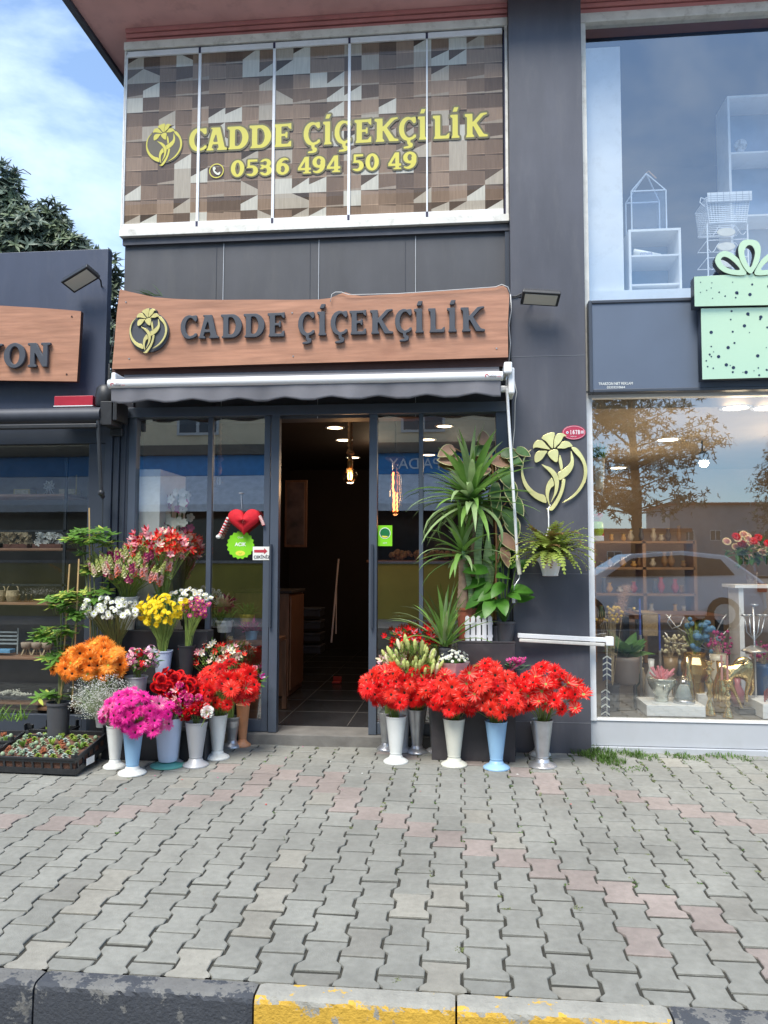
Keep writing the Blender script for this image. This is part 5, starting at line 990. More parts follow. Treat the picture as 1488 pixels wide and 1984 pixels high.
# sansevieria: tall banded leaves in the picket planter
G_san = pbr('banded snake leaf', (.20, .30, .12), .45, 0, .35, 4, stretch=(3, 3, 22))
pp = P(927, 1242, -.17); sv = thing('snake_plant', (pp.x, -.17, zc2 + .05), 'tall twisted snake plant leaves rising from the white picket planter', 'plant')
k = MB()
def swleaf(pts, w, tw):
    vs = []; n = len(pts); 
    for i, p in enumerate(pts):
        t_ = i / (n - 1); ww = w * math.sin(math.pi * (.12 + .86 * t_)) ** .6 * .5 + .001; a = tw * t_; s = Vector((math.cos(a), math.sin(a), 0)); vs += [p - s * ww, p + Vector((math.sin(a), -math.cos(a), 0)) * ww * .3, p + s * ww]
    k.add(vs, [(i * 3 + j, i * 3 + j + 1, i * 3 + 4 + j, i * 3 + 3 + j) for i in range(n - 1) for j in (0, 1)])
L4 = lambda l_, Y: [P(u, v, Y) for u, v in l_]
swleaf(L4([(932, 1195), (931, 1150), (928, 1110), (925, 1070), (929, 1030), (932, 1000), (934, 970)], -.18), .062, .5); swleaf(L4([(912, 1195), (913, 1150), (910, 1130), (905, 1110), (898, 1070), (897, 1050)], -.19), .05, .8)
swleaf(L4([(940, 1195), (942, 1140), (944, 1090), (946, 1060), (946, 1030)], -.14), .075, .2); swleaf(L4([(935, 1195), (950, 1120), (955, 1080), (960, 1065)], -.12), .06, .4); swleaf(L4([(922, 1195), (918, 1150), (921, 1100), (924, 1080)], -.15), .05, -.4)
k.build('leaves', G_san, sv, True)
pf = thing('picket_planter', (pp.x, -.17, zc2), 'small white picket fence planter on the taller black cube', 'planter'); x0, x1 = P(900, 1220, -.235).x, P(955, 1220, -.235).x; h_ = P(927, 1193, -.235).z - zc2
M_pk = pbr('white painted wood', (.72, .73, .76), .5, 0, .06, 10); 
for (a, b, y) in ((x0, x1, -.235), (x0, x1, -.10)):
    for i in range(5):
        k = MB(); x = a + (b - a) * (i + .5) / 5; wd = (b - a) / 5 * .37; k.prism([(x - wd, zc2 + .004), (x + wd, zc2 + .004), (x + wd, zc2 + h_ - .015), (x + wd * .6, zc2 + h_ - .004), (x, zc2 + h_), (x - wd * .6, zc2 + h_ - .004), (x - wd, zc2 + h_ - .015)], y - .004, y + .004); k.build('picket', M_pk, pf)
for z in (.03, .13): k = MB(); k.box(x0, x1, -.2305, -.225, zc2 + z, zc2 + z + .018); k.box(x0, x0 + .005, -.224, -.105, zc2 + z, zc2 + z + .018); k.box(x1 - .005, x1, -.224, -.105, zc2 + z, zc2 + z + .018); k.build('rail', M_pk, pf)
k = MB(); k.box(x0 + .006, x1 - .006, -.224, -.106, zc2 + .0, zc2 + .15); k.build('liner', M_bpot, pf)
# peace lily in a black pot
pp = P(978, 1243, -.16); sl = thing('peace_lily', (pp.x, -.16, zc2), 'peace lily with broad glossy leaves in a black plastic pot by the pillar', 'potted plant'); pot(sl, pp.x, -.16, zc2, P(978, 1203, -.16).z, .088, .068, M_bpot)
k = MB(); st_ = MB(); top = Vector((pp.x, -.16, P(978, 1203, -.16).z - .02))
for (u, v, az, L_, w, el) in [(950, 1130, 200, .20, .10, -.6), (975, 1085, 80, .19, .10, 1.1), (990, 1070, 60, .17, .10, 1.0), (940, 1125, 185, .20, .10, -.2), (965, 1100, 110, .2, .09, 1.2), (935, 1140, 170, .16, .08, -.9), (1000, 1150, 20, .16, .08, .2), (985, 1120, 250, .2, .11, .2), (960, 1145, 215, .17, .1, -.3), (1003, 1165, -10, .14, .07, .4), (945, 1170, 190, .15, .08, -.7), (985, 1150, 300, .14, .08, -.1), (970, 1065, 70, .15, .08, 1.2), (925, 1160, 180, .16, .08, -.8), (955, 1180, 200, .14, .07, -.4), (1000, 1100, 10, .14, .08, .6), (930, 1120, 150, .16, .09, .5), (975, 1130, 240, .18, .10, -.4), (945, 1105, 200, .20, .12, .1), (960, 1085, 130, .2, .11, 1.0), (985, 1100, 40, .2, .11, .8), (955, 1160, 250, .2, .11, -.5), (970, 1160, 280, .17, .10, -.5), (940, 1150, 200, .2, .1, -.5), (990, 1140, 330, .18, .1, .0)]:
    b = P(u, v, -.20 + .07 * math.sin(R(az))); d = Vector((math.cos(R(az)) * math.cos(el), math.sin(R(az)) * .8 * math.cos(el), math.sin(el))); leafblade(k, b, d, (0, -.7, .7), L_, w, 0, .25, 6); st_.tube([top, top.lerp(b, .5) + Vector((0, 0, .03)), b], .003, 5)
k.build('foliage', G_spa, sl, True); st_.build('stems', G_leaf2, sl)
# rubber plant with cream edged leaves behind the yucca
rp = thing('rubber_plant', (P(975, 1240, -.12).x, -.12, zc2), 'variegated rubber plant with cream edged leaves behind the yucca', 'plant'); k = MB(); pot(rp, P(962, 1240, -.15).x, -.15, zc2, zc2 + .12, .06, .05, M_bpot)
G_rub = pm('variegated leaf', (.12, .22, .08), .3, .35, .4, 9); G_rubu = pm('pinkish leaf underside', (.42, .25, .17), .3, .5, .2, 9); st_ = MB(); base = P(960, 1200, -.14)
for (u, v, az, el, L_, w, m) in [(890, 892, 160, .1, .17, .10, 1), (915, 880, 60, .3, .16, .09, 0), (938, 862, 95, .9, .12, .09, 1), (952, 892, 30, -.1, .20, .10, 1), (970, 880, 10, .1, .16, .09, 0), (985, 885, -10, -.5, .13, .08, 0), (1000, 870, 10, -.4, .12, .07, 0), (945, 905, 250, -.3, .15, .09, 1), (972, 905, 320, -1.1, .18, .10, 0), (985, 930, 300, -1.2, .20, .10, 0), (960, 935, 260, -1.3, .22, .08, 0), (978, 985, 340, -1.1, .20, .10, 0), (985, 1000, 330, -1.1, .18, .11, 0), (960, 960, 280, -1.2, .2, .08, 0), (990, 960, 350, -1.0, .18, .09, 0), (970, 1035, 330, -.7, .18, .09, 1), (880, 868, 190, -.4, .14, .10, 1), (975, 1060, 300, -1.1, .16, .07, 1)]:
    b = P(u, v, -.16); d = Vector((math.cos(R(az)) * math.cos(el), math.sin(R(az)) * .4 * math.cos(el) - .2, math.sin(el)))
    leafblade(k, b, d, (0, -1, .4), L_ * 1.08, w * 1.14, 2, .2, 7); leafblade(k, b + Vector((0, -.003, .001)), d, (0, -1, .4), L_ * 1.02, w * 1.0, m, .2, 7); st_.tube([P(960 + (u - 960) * .3, v + 30, -.14), b], .004, 5)
st_.tube([base, P(962, 1050, -.14), P(958, 950, -.14), P(952, 880, -.14)], .009, 7); k.build('foliage', [G_rub, G_rubu, G_var], rp, True); st_.build('stems', pm('brown stem', (.30, .16, .08), .05), rp)
# striped pandanus in front of the taller cube
pd = thing('spider_plant', (P(860, 1255, -.30).x, -.30, zc1), 'arching green striped leafy plant left of the picket planter', 'potted plant'); b = P(862, 1252, -.30); k = MB(); rg = random.Random(70)
for i in range(30):
    az = R(rg.uniform(-170, 10)) if i % 4 else R(rg.uniform(0, 180)); el = rg.uniform(.35, 1.5); longleaf(k, b + Vector((rg.uniform(-.02, .02), rg.uniform(-.02, .02), 0)), az, el, rg.uniform(.34, .58), rg.uniform(.028, .045), rg.uniform(.6, 1.7) * (1.7 - el), 0 if i % 3 else 1, 8)
k.build('foliage', [G_yuc, G_yuc2], pd, True); pot(pd, b.x, -.30, zc1, b.z - .01, .05, .04, M_bpot)
# hanging fern
bc = P(1066, 1095, -.30); fn = thing('hanging_fern', tuple(bc), 'fern in a white hanging pot on the dark pillar below the gold emblem', 'hanging plant'); x, y = bc.x, -.30; zt_ = P(1066, 1078, -.30).z; zb2 = P(1066, 1116, -.30).z
k = MB(); k.lathe([(.001, 0), (.055, 0), (.062, .004), (.060, .012), (.085, .10), (.108, .125), (.108, .150), (.100, .150), (.092, .12)], (x, y, zb2), 32); k.build('pot', pbr('white plastic pot', (.72, .71, .70), .35, 0, .05, 5, dirt=.2), fn, smooth='auto')
for i in range(6): a = R(30 + 60 * i); k = MB(); k.M = Matrix.Translation((x + .075 * math.cos(a), y + .075 * math.sin(a), zb2 + .06)) @ Matrix.Rotation(a, 4, 'Z'); k.box(-.003, .004, -.012, .012, -.035, .035); k.build('embossed_rib', pbr('white plastic pot', (.7,) * 3), fn, bevel=.003) if False else None
k = MB(); hk = P(1062, 985, -.2); mid = P(1063, 1020, -.26); k.tube([P(1066, 978, -.13), P(1061, 990, -.16), hk, P(1063, 1003, -.25), mid], .005, 6); [k.tube([mid, (x + .1 * math.cos(a), y + .1 * math.sin(a), zb2 + .15)], .0028, 5) for a in (R(100), R(220), R(340))]; k.build('hanger', pbr('white wire', (.75, .75, .75), .4), fn)
M_fern = pm('fern green', (.30, .38, .08), .35, .6, .25, 12); M_fern2 = pm('brown fern frond', (.22, .13, .05), .2, .7, .2, 12); k = MB(); rg = random.Random(80); o_ = Vector((x, y, zb2 + .155))
for i in range(210):
    az = rg.uniform(0, 6.28); el = rg.uniform(.35, 1.5); L_ = rg.uniform(.24, .42) * (1 if math.sin(az) < .2 else .55); n = 13; p = o_ + Vector((rg.uniform(-.05, .05), rg.uniform(-.05, .05), 0)); e = el; m = 1 if rg.random() < .22 else 0; sag = rg.uniform(.7, 2.0)
    hd = Vector((math.cos(az), math.sin(az), 0)); s = Vector((-math.sin(az), math.cos(az), 0))
    for j in range(n):
        d = hd * math.cos(e) + Vector((0, 0, math.sin(e))); q = p + d * (L_ / n); wl = .032 * math.sin(math.pi * (.12 + .85 * j / n)) ; c_ = (p + q) / 2
        k.add([p, q, q + Vector((0, 0, .0008)), p + Vector((0, 0, .0015))], [(0, 1, 2, 3)], m)
        for sg_ in (-1, 1):
            t1 = c_ + s * sg_ * wl + d * wl * .35 + Vector((0, 0, rg.uniform(-.006, .004))); w_ = L_ / n * .42; k.add([c_ - d * w_, c_ + d * w_, t1 + d * w_ * .3, t1 - d * w_ * .5], [(0, 1, 2, 3)], m)
        p = q; e -= sag / n
k.build('fronds', [M_fern, M_fern2], fn)
# ------------------------------------------------------------------ schefflera at the left
G_sch = pm('umbrella leaf', (.13, .27, .05), .35, .35, .25, 8); G_schy = pm('yellow splashed leaf', (.52, .58, .12), .35, .4, .25, 9); M_stake = pbr('bamboo stake', (.50, .33, .14), .6, 0, .15, 10)
def scheff(label, potpx, canopies, stakes, seed, Y):
    u, vb_, vt, wpx = potpx; rg = random.Random(seed); c = P(u, vt, Y); z0 = gz(Y) + (.002); rt = wpx / 2 / PXM(Y); o = thing('schefflera', (c.x, Y, z0), label, 'potted plant', 'umbrella plants beside the display stand'); zb3 = z0 if vb_ is None else P(u, vb_, Y).z
    pot(o, c.x, Y, z0, c.z, rt, rt * .78, M_bpot); k = MB(); s = MB()
    for (cu, cv, ru, rv, n) in canopies:
        ce, r = pxb(cu, cv, ru, rv, Y, .8)
        for i in range(n):
            d = Vector((rg.gauss(0, 1), rg.gauss(0, 1) - .2, rg.gauss(0, 1))).normalized() * rg.random() ** .4; p = ce + Vector((d.x * r[0], d.y * r[1], d.z * r[2])); s.tube([p - Vector((d.x * .05, d.y * .05, .07)), p], .0017, 4)
            nl = rg.randint(6, 9); L_ = rg.uniform(.06, .095); ye = rg.random() < .3; tl = Vector((rg.uniform(-.3, .3), rg.uniform(-.5, .1), 1)).normalized(); q = tl.to_track_quat('Z', 'Y').to_matrix()
            for j in range(nl):
                a = 6.283 * j / nl; dd = q @ Vector((math.cos(a), math.sin(a), rg.uniform(-.55, -.05))); leafblade(k, p, dd, q @ Vector((0, 0, 1)), L_ * rg.uniform(.8, 1.1), .030, 1 if (ye and j % 2) or rg.random() < .1 else 0, -.25, 4)
        s.tube([(c.x, Y, c.z - .02), Vector((c.x, Y, c.z)).lerp(ce, .5) + Vector((.01, 0, 0)), ce], .006, 6)
    k.build('foliage', [G_sch, G_schy], o, True); s.build('stems', pm('olive stem', (.18, .2, .08), 0), o)
    for a, b in stakes: k = MB(); k.tube([P(*a, Y), P(*b, Y)], .006, 6); k.build('stake', M_stake, o)
scheff('tall umbrella plant with bamboo stakes in a black pot beside the crates', (114, 1403, 1360, 46), [(118, 1160, 42, 26, 26), (110, 1225, 44, 22, 20), (118, 1275, 30, 28, 14), (95, 1345, 24, 10, 4), (150, 1190, 20, 30, 10)], [((118, 1355), (135, 1093)), ((140, 1360), (153, 1083))], 90, -.62)
scheff('umbrella plant with a single stake rising behind the snapdragons', (188, 1420, 1330, 44), [(178, 1040, 50, 20, 30), (160, 1060, 25, 20, 6), (190, 1150, 28, 40, 12), (172, 1100, 20, 20, 8)], [((176, 1330), (173, 984))], 91, -.34)
# ------------------------------------------------------------------ crates of succulents
S_a = pm('pale succulent', (.30, .40, .26), .1, .5); S_b = pm('lime succulent', (.26, .38, .06), .2, .5); S_c = pm('red succulent', (.34, .12, .06), .1, .5); S_d = pm('grey rosette', (.42, .50, .45), .1, .5)
def crate(label, cx, cy, z0, w, d, h, rz, seed, rows, full=True):
    o = thing('crate', (cx, cy, z0), label, 'crate', 'black plastic crates of small plants', rz=rz); rg = random.Random(seed); zz = Vector((cx, cy, z0)); x0, x1, y0, y1 = cx - w / 2, cx + w / 2, cy - d / 2, cy + d / 2
    k = MB(); t_ = .008
    for a, b, c_, e in ((x0, x1, y0, y0 + t_), (x0, x1, y1 - t_, y1), (x0, x0 + t_, y0 + t_, y1 - t_), (x1 - t_, x1, y0 + t_, y1 - t_)):
        k.box(a, b, c_, e, z0 + .004, z0 + h * .36); k.box(a, b, c_, e, z0 + h * .72, z0 + h); 
    for i in range(9):
        x = x0 + w * (i + .5) / 9 - .008; k.box(x, x + .016, y0 + .001, y0 + t_ - .001, z0 + h * .36, z0 + h * .72); k.box(x, x + .016, y1 - t_ + .001, y1 - .001, z0 + h * .36, z0 + h * .72)
    for i in range(6): y = y0 + d * (i + .5) / 6 - .008; k.box(x0 + .001, x0 + t_ - .001, y, y + .016, z0 + h * .36, z0 + h * .72); k.box(x1 - t_ + .001, x1 - .001, y, y + .016, z0 + h * .36, z0 + h * .72)
    k.box(x0 + .01, x1 - .01, y0 + .01, y1 - .01, z0 + .006, z0 + .014); k.build('basket', M_black, o)
    k = MB(); k.box(x0 - .006, x1 + .006, y0 - .008, y0 - .0005, z0 + h - .012, z0 + h + .003); k.box(x1 + .0005, x1 + .008, y0, y1, z0 + h - .012, z0 + h + .003); k.box(x0 - .006, x1 + .006, y1 + .0005, y1 + .008, z0 + h - .012, z0 + h + .003); k.box(x0 - .008, x0 - .0005, y0, y1, z0 + h - .012, z0 + h + .003); k.build('rim', M_black, o, bevel=.002)
    for sx, sy in ((x0, y0), (x1, y0), (x1, y1), (x0, y1)):
        k = MB(); a = .03 if sx == x0 else -.03; b = .03 if sy == y0 else -.03; hh = .055 if sy == y1 else .03
        k.box(sx, sx + a, sy - (.001 if b > 0 else -.001), sy + b * .2, z0 + h + .004, z0 + h + hh); k.box(sx, sx + a * .2, sy + b * .2, sy + b * 1.4, z0 + h + .004, z0 + h + hh); k.build('corner_post', M_black, o, bevel=.003)
    if full:
        k = MB(); k.box(x0 + .012, x1 - .012, y0 + .012, y1 - .012, z0 + .015, z0 + h * .78); k.build('soil', pbr('reddish soil', (.12, .06, .04), .95, 0, .35, 30, .8, 80), o)
        nx, ny = rows
        for i in range(nx):
            for j in range(ny):
                x = x0 + .035 + (w - .07) * (i + .5) / nx + rg.uniform(-.012, .012); y = y0 + .035 + (d - .07) * (j + .5) / ny + rg.uniform(-.012, .012); ty = rg.random(); k = MB(); zb4 = z0 + h * .78; m = rg.randrange(3)
                if ty < .45:
                    for q in range(22): a = q * 2.4; el = .2 + 1.2 * q / 22; leafblade(k, (x, y, zb4 + .004 + q * .0007), (math.cos(a) * math.cos(el), math.sin(a) * math.cos(el), math.sin(el)), (0, 0, 1), .030 * (1.15 - q / 30), .013, 0, .3, 3, .3)
                    mt = rg.choice([S_a, S_d, S_b]); nm = 'succulent_rosette'
                elif ty < .75:
                    for q in range(34): a = rg.uniform(0, 6.28); r = rg.uniform(0, .022); k.ball((x + r * math.cos(a), y + r * math.sin(a), zb4 + .008 + rg.uniform(0, .03)), rg.uniform(.004, .008), 0, 6, 4)
                    mt = rg.choice([S_b, S_b, S_c, S_a]); nm = 'succulent'
                elif ty < .88: k.ball((x, y, zb4 + .012), .016, 0, 12, 8, (1, 1, 1.1)); mt = S_a; nm = 'cactus'
                else:
                    for q in range(16): a = rg.uniform(0, 6.28); leafblade(k, (x, y, zb4), (math.cos(a) * .5, math.sin(a) * .5, 1), (0, -1, .2), .06, .012, 0, .2, 3)
                    mt = rg.choice([S_b, G_leaf2]); nm = 'succulent'
                k.build(nm, mt, o)
    return o
fr_ = G(148, 1507); w_, d_ = .66, .47; fc = crate('front black crate packed with small succulents and cacti', fr_.x - w_ / 2 + .0, fr_.y + d_ / 2 + .02, gz(fr_.y + .2) + .004, w_, d_, .125, R(-2), 100, (9, 6))
q = P(30, 1420, -.60); crate('second black crate behind the front one by the kiosk window', q.x - .16, -.66, gz(-.66) + .01, .50, .34, .16, R(3), 101, (6, 4)); crate('small black crate nearest the umbrella plant pot', q.x + .25, -.50, gz(-.5) + .01, .26, .34, .17, R(0), 102, (3, 4))
lab = thing('price_label', tuple(G(180, 1470)), 'white label card clipped on the right side of the front crate', 'label'); k = MB(); a = Vector((fr_.x + .012, fr_.y + .12, gz(-1) + .05)); k.box(a.x, a.x + .002, a.y, a.y + .12, a.z, a.z + .05); k.build('card', M_white, lab)
fc.rotation_euler = (R(11), 0, R(-2)); fc.location.z += .045
k = MB(); k.box(fr_.x - .60, fr_.x - .06, fr_.y + .32, fr_.y + .46, gz(fr_.y + .3) + .003, gz(fr_.y + .3) + .072); k.build('riser', M_black, None, bevel=.003, label='flat black block propping up the back of the front crate', cat='block')
# aloe like tufts at the left back
k = MB(); rg = random.Random(110); b = P(12, 1390, -.45)
for i in range(60): longleaf(k, b + Vector((rg.uniform(-.16, .16), rg.uniform(-.06, .06), -.02)), rg.uniform(0, 6.28), rg.uniform(.4, 1.4), rg.uniform(.07, .15), .012, .8, 0, 4)
k.build('small_plants', G_leaf2, None, True, label='fine green leaved plants in the crate against the kiosk window', cat='plant')
# ------------------------------------------------------------------ inside the flower shop
M_bulb = emit('warm filament', (1, .50, .16), 14); M_orange = emit('orange filament', (1, .22, .05), 7); M_down = emit('downlight face', (1, .74, .46), 5)
M_rope = pbr('rope', (.20, .12, .07), .9, 0, .2, 40); M_clear = glass('bulb glass', (1, .86, .66), .10)
def down(x, y, z, r, m=None, lb='round ceiling downlight'):
    o = thing('ceiling_light', (x, y, z - .01), lb, 'ceiling light', 'round ceiling downlights'); k = MB(); k.lathe([(r, -.008), (r * 1.25, -.010), (r * 1.28, 0)], (x, y, z), 24, cap0=False, cap1=False); k.build('trim', M_white, o)
    k = MB(); k.lathe([(.001, -.006), (r, -.006)], (x, y, z), 24, cap0=False, cap1=False); k.build('diffuser', m or M_down, o)
def ceil_pt(u, v, z):
    d = ray(u, v); t = (z - CAM.z) / d.z; return CAM + d * t
names = {(632, 795): 'nearest above the doorway', (649, 828): 'second above the doorway', (666, 852): 'third above the doorway', (684, 886): 'deepest of the row above the doorway', (857, 789): 'nearest above the right glass panels', (861, 825): 'second above the right glass panels', (829, 851): 'third above the right glass panels', (831, 881): 'deepest above the right glass panels'}
for (u, v), w_ in names.items(): p = ceil_pt(u, v, ZC); down(p.x, p.y, ZC, .085, None, 'round ceiling downlight, ' + w_)
def bulb(u, v, Y, r, lb, lit=True):
    p = P(u, v, Y); o = thing('pendant_lamp', (p.x, Y, p.z), lb, 'pendant lamp', 'bare bulbs inside the flower shop'); k = MB(); k.ball((p.x, Y, p.z), r, 0, 20, 12); k.build('bulb', M_clear, o, True)
    k = MB(); [k.tube([(p.x + dx, Y, p.z + r * .5), (p.x + dx * 1.6, Y, p.z), (p.x + dx, Y, p.z - r * .5)], .004, 5) for dx in (-.012, .004, .014)]; k.build('filament', M_bulb if lit else M_steel, o)
    k = MB(); k.lathe([(.022, r * .9), (.028, r), (.03, r + .07), (.018, r + .09)], (p.x, Y, p.z), 12); k.build('socket', pbr('brass socket', (.35, .2, .08), .35, .8), o, True)
    k = MB(); rr = []; path = []
    for i in range(30): t_ = i / 29; path.append((p.x + .006 * math.sin(i * 1.9), Y + .006 * math.cos(i * 1.9), p.z + r + .08 + (ZC - p.z - r - .09) * t_)); rr.append(.022 + (.02 if 3 < i < 6 else 0))
    k.tube(path, rr, 8); k.build('cord', M_rope, o, True); return p
bp = bulb(678, 922, 1.2, .078, 'lit round filament bulb hanging on a thick rope inside the doorway')
ob = P(766, 953, 1.3); o = thing('pendant_lamp', tuple(ob), 'tall glowing orange filament lamp behind the right glass panel', 'pendant lamp', 'bare bulbs inside the flower shop')
k = MB(); rg = random.Random(3)
for i, (dx, z0, z1) in enumerate(((-.02, -.20, .20), (.018, -.20, -.01), (-.008, -.19, .0), (-.026, .0, .2))):
    k.tube([(ob.x + dx + .004 * math.sin(j * 1.7), 1.3, ob.z + z0 + (z1 - z0) * j / 16) for j in range(17)], .0055, 5)
k.build('filament', M_orange, o); k = MB(); k.lathe([(.01, -.24), (.06, -.2), (.075, -.05), (.06, .16), (.03, .22), (.03, .3)], (ob.x, 1.3, ob.z), 18); k.build('bulb', M_clear, o, True); k = MB(); k.tube([(ob.x, 1.3, ob.z + .28), (ob.x, 1.3, ZC)], .006, 6); k.lathe([(.035, .29), (.11, .34), (.02, .42)], (ob.x, 1.3, ob.z), 16); k.build('shade', M_brown, o)
b2 = bulb(424, 932, 1.4, .075, 'unlit clear bulb hanging behind the left glass panel', False)
for (x, y, z, e, c) in ((bp.x, 1.25, bp.z - .12, 3, (1, .6, .3)), (ob.x, 1.35, ob.z - .3, 2, (1, .35, .12)), (-1.0, 3.2, 2.7, 4, (1, .72, .45)), (.0, 3.2, 2.7, 3, (1, .72, .45))):
    l_ = bpy.data.lights.new('lamp_light', 'POINT'); l_.energy = e; l_.color = c; l_.shadow_soft_size = .08; lo = bpy.data.objects.new('lamp_light', l_); COL.objects.link(lo); lo.location = (x, y, z)
# mirror/cabinet on the left wall, counter, table, broom
M_oak = pbr('brown furniture wood', (.16, .07, .035), .5, 0, .25, 5, stretch=(6, 6, 1)); M_yelc = pbr('mustard reflection front', (.20, .16, .03), .5, 0, .1, 3)
def thingbox(name, label, cat_, parts, group=None):
    a = parts[0][1]; o = thing(name, ((a[0] + a[1]) / 2, (a[2] + a[3]) / 2, min(p[1][4] for p in parts)), label, cat_, group)
    for nm, bxs, mt in [(p[0], p[1], p[2]) for p in parts]: k = MB(); k.box(*bxs); k.build(nm, mt, o, bevel=.004)
    return o
fz = zs + .004
a, b = P(735, 1085, 2.2), P(900, 1085, 2.2); thingbox('counter', 'counter painted mustard for a yellow street reflection behind the right glass panels', 'counter', [('front', (a.x - .1, b.x + .4, 2.2, 2.24, fz + .25, a.z - .03), M_yelc), ('top', (a.x - .14, b.x + .45, 2.15, 2.8, a.z - .028, a.z), M_oak), ('base', (a.x - .08, b.x + .38, 2.26, 2.75, fz, fz + .248), M_brown)])  # mustard front colour stands in for a yellow reflection from the street
rg = random.Random(6); k = MB(); c = P(835, 1078, 2.4)
for i in range(60): k.ball((c.x + rg.uniform(-.45, .35), 2.4 + rg.uniform(-.1, .1), c.z + rg.uniform(-.02, .05)), rg.uniform(.02, .045), 0, 6, 4)
k.build('dried_flowers', pbr('dried flowers', (.30, .20, .12), .8, 0, .3, 30), None, label='row of dried pale flowers lying along the top of the mustard counter', cat='dried flowers')
a, b = P(545, 1150, 1.6), P(571, 1150, 1.6); thingbox('cabinet', 'brown wooden cabinet just inside the door on the left', 'cabinet', [('body', (a.x - .5, b.x - .06, 1.6, 2.3, fz, a.z), M_oak), ('door', (b.x - .055, b.x - .04, 1.62, 2.28, fz + .06, a.z - .03), M_oak), ('top', (a.x - .52, b.x - .03, 1.58, 2.32, a.z + .002, a.z + .03), M_brown)])
a, b = P(551, 1060, 3.0), P(589, 930, 3.0); thingbox('picture_frame', 'tall narrow framed picture on the dark wall left of the doorway', 'picture', [('frame', (a.x, b.x + .04, 3.0, 3.03, a.z, b.z), M_oak), ('print', (a.x + .03, b.x + .01, 2.99, 2.998, a.z + .03, b.z - .03), pbr('dim print', (.10, .06, .045), .3, 0, .8, 5, bump=.2))])
a, b = P(655, 1085, 2.6), P(641, 1240, 2.6); o = thing('broom', (b.x, 2.6, fz), 'broom with a pale stick and red dustpan deep inside the doorway', 'broom'); k = MB(); k.tube([P(642, 1245, 2.55), P(656, 1083, 2.75)], .011, 6); k.tube([P(651, 1228, 2.6), P(652, 1130, 2.75)], .007, 6); k.build('stick', pbr('pale stick', (.55, .45, .42), .5), o)
k = MB(); q = P(650, 1245, 2.5); k.box(q.x - .04, q.x + .06, 2.5, 2.6, fz, fz + .02); k.box(q.x - .04, q.x + .06, 2.585, 2.6, fz + .021, fz + .07); k.build('dustpan', pbr('red dustpan', (.35, .03, .02), .5), o, bevel=.006)
for i in range(4):
    a = P(575, 1180 + 24 * i, 3.2); thingbox('storage_box', ['topmost', 'second', 'third', 'lowest'][i] + ' dark box of the stack inside the door', 'box', [('body', (a.x - .02, a.x + .30, 3.2, 3.5, a.z - .09, a.z - .015), pbr('dark box card', (.035, .033, .04), .6)), ('lid', (a.x - .03, a.x + .31, 3.19, 3.51, a.z - .013, a.z + .01), pbr('dark box lid', (.05, .048, .055), .6))], 'dark boxes stacked inside the door')
# white panel, orchids, behind the far left pane
a, b = P(262, 1160, .07), P(311, 909, .07); thingbox('tall_cabinet', 'tall plain white cabinet side behind the left glass panel', 'cabinet', [('panel', (a.x - .05, b.x, .07, .7, fz, b.z), M_white), ('plinth', (a.x - .04, b.x - .01, .08, .69, zs + .001, fz - .0005), M_black)])
q = P(337, 1000, .25); o = thing('orchids', (q.x, .25, q.z - .3), 'white and purple artificial orchids beside the white cabinet', 'flowers'); rg = random.Random(8); k = MB()
for i in range(46): k.M = Matrix.Translation((q.x + rg.uniform(-.10, .14), .25 + rg.uniform(-.1, .1), q.z + rg.uniform(-.25, .22))) @ Matrix.Rotation(rg.uniform(1.2, 1.9), 4, 'X') @ Matrix.Rotation(rg.uniform(-.5, .5), 4, 'Y') @ Matrix.Scale(.04, 4); [petal(k, 6.283 * j / 5, .1, 1, .8, 0, .2, 0 if i % 5 else 1) for j in range(5)]
k.M = None; k.build('flowers', [F_wh, F_pur], o); k = MB(); [k.tube([(q.x, .25, q.z - .4), (q.x + rg.uniform(-.12, .14), .25, q.z + .2)], .004, 4) for _ in range(8)]; k.build('stems', G_leaf, o); pot(o, q.x, .25, q.z - .75, q.z - .35, .12, .09, M_bpot)
# pots seen through the left panes
for (u, v, r, Y, m, lb, fm_) in [(478, 1200, .07, .7, pbr('yellow pot', (.55, .42, .06), .5), 'yellow plant pot behind the left sliding door', G_leaf), (435, 1212, .08, .55, M_white, 'white bowl of small plants behind the left sliding door', G_leaf), (487, 1232, .06, .6, M_vb, 'light blue pot low behind the left sliding door', F_pur), (432, 1185, .07, .9, M_terra, 'reddish plant pot in shade behind the left glass', F_cream)]:
    p = P(u, v, Y); o = thing('plant_pot', (p.x, Y, p.z - .06), lb, 'potted plant'); pot(o, p.x, Y, p.z - .06, p.z + .05, r, r * .75, m); k = MB()
    for i in range(70): a = rg.uniform(0, 6.28); el = rg.uniform(.2, 1.4); leafblade(k, (p.x + rg.uniform(-.04, .04), Y + rg.uniform(-.03, .03), p.z + .04), (math.cos(a) * math.cos(el), math.sin(a) * math.cos(el), math.sin(el)), (0, 0, 1), rg.uniform(.08, .16), .03, 0, .2, 3)
    k.build('foliage', fm_, o)
t_ = thing('display_table', (X(460), .7, fz), 'low dark table carrying pots behind the left sliding door', 'table'); k = MB(); k.box(X(412), X(505), .42, 1.0, P(460, 1245, .6).z, P(460, 1245, .6).z + .03); k.build('table_top', M_oak, t_)
for xx in (X(415), X(500)):
    for yy in (.46, .94): k = MB(); k.box(xx, xx + .04, yy, yy + .04, fz, P(460, 1245, .6).z - .002); k.build('leg', M_oak, t_)
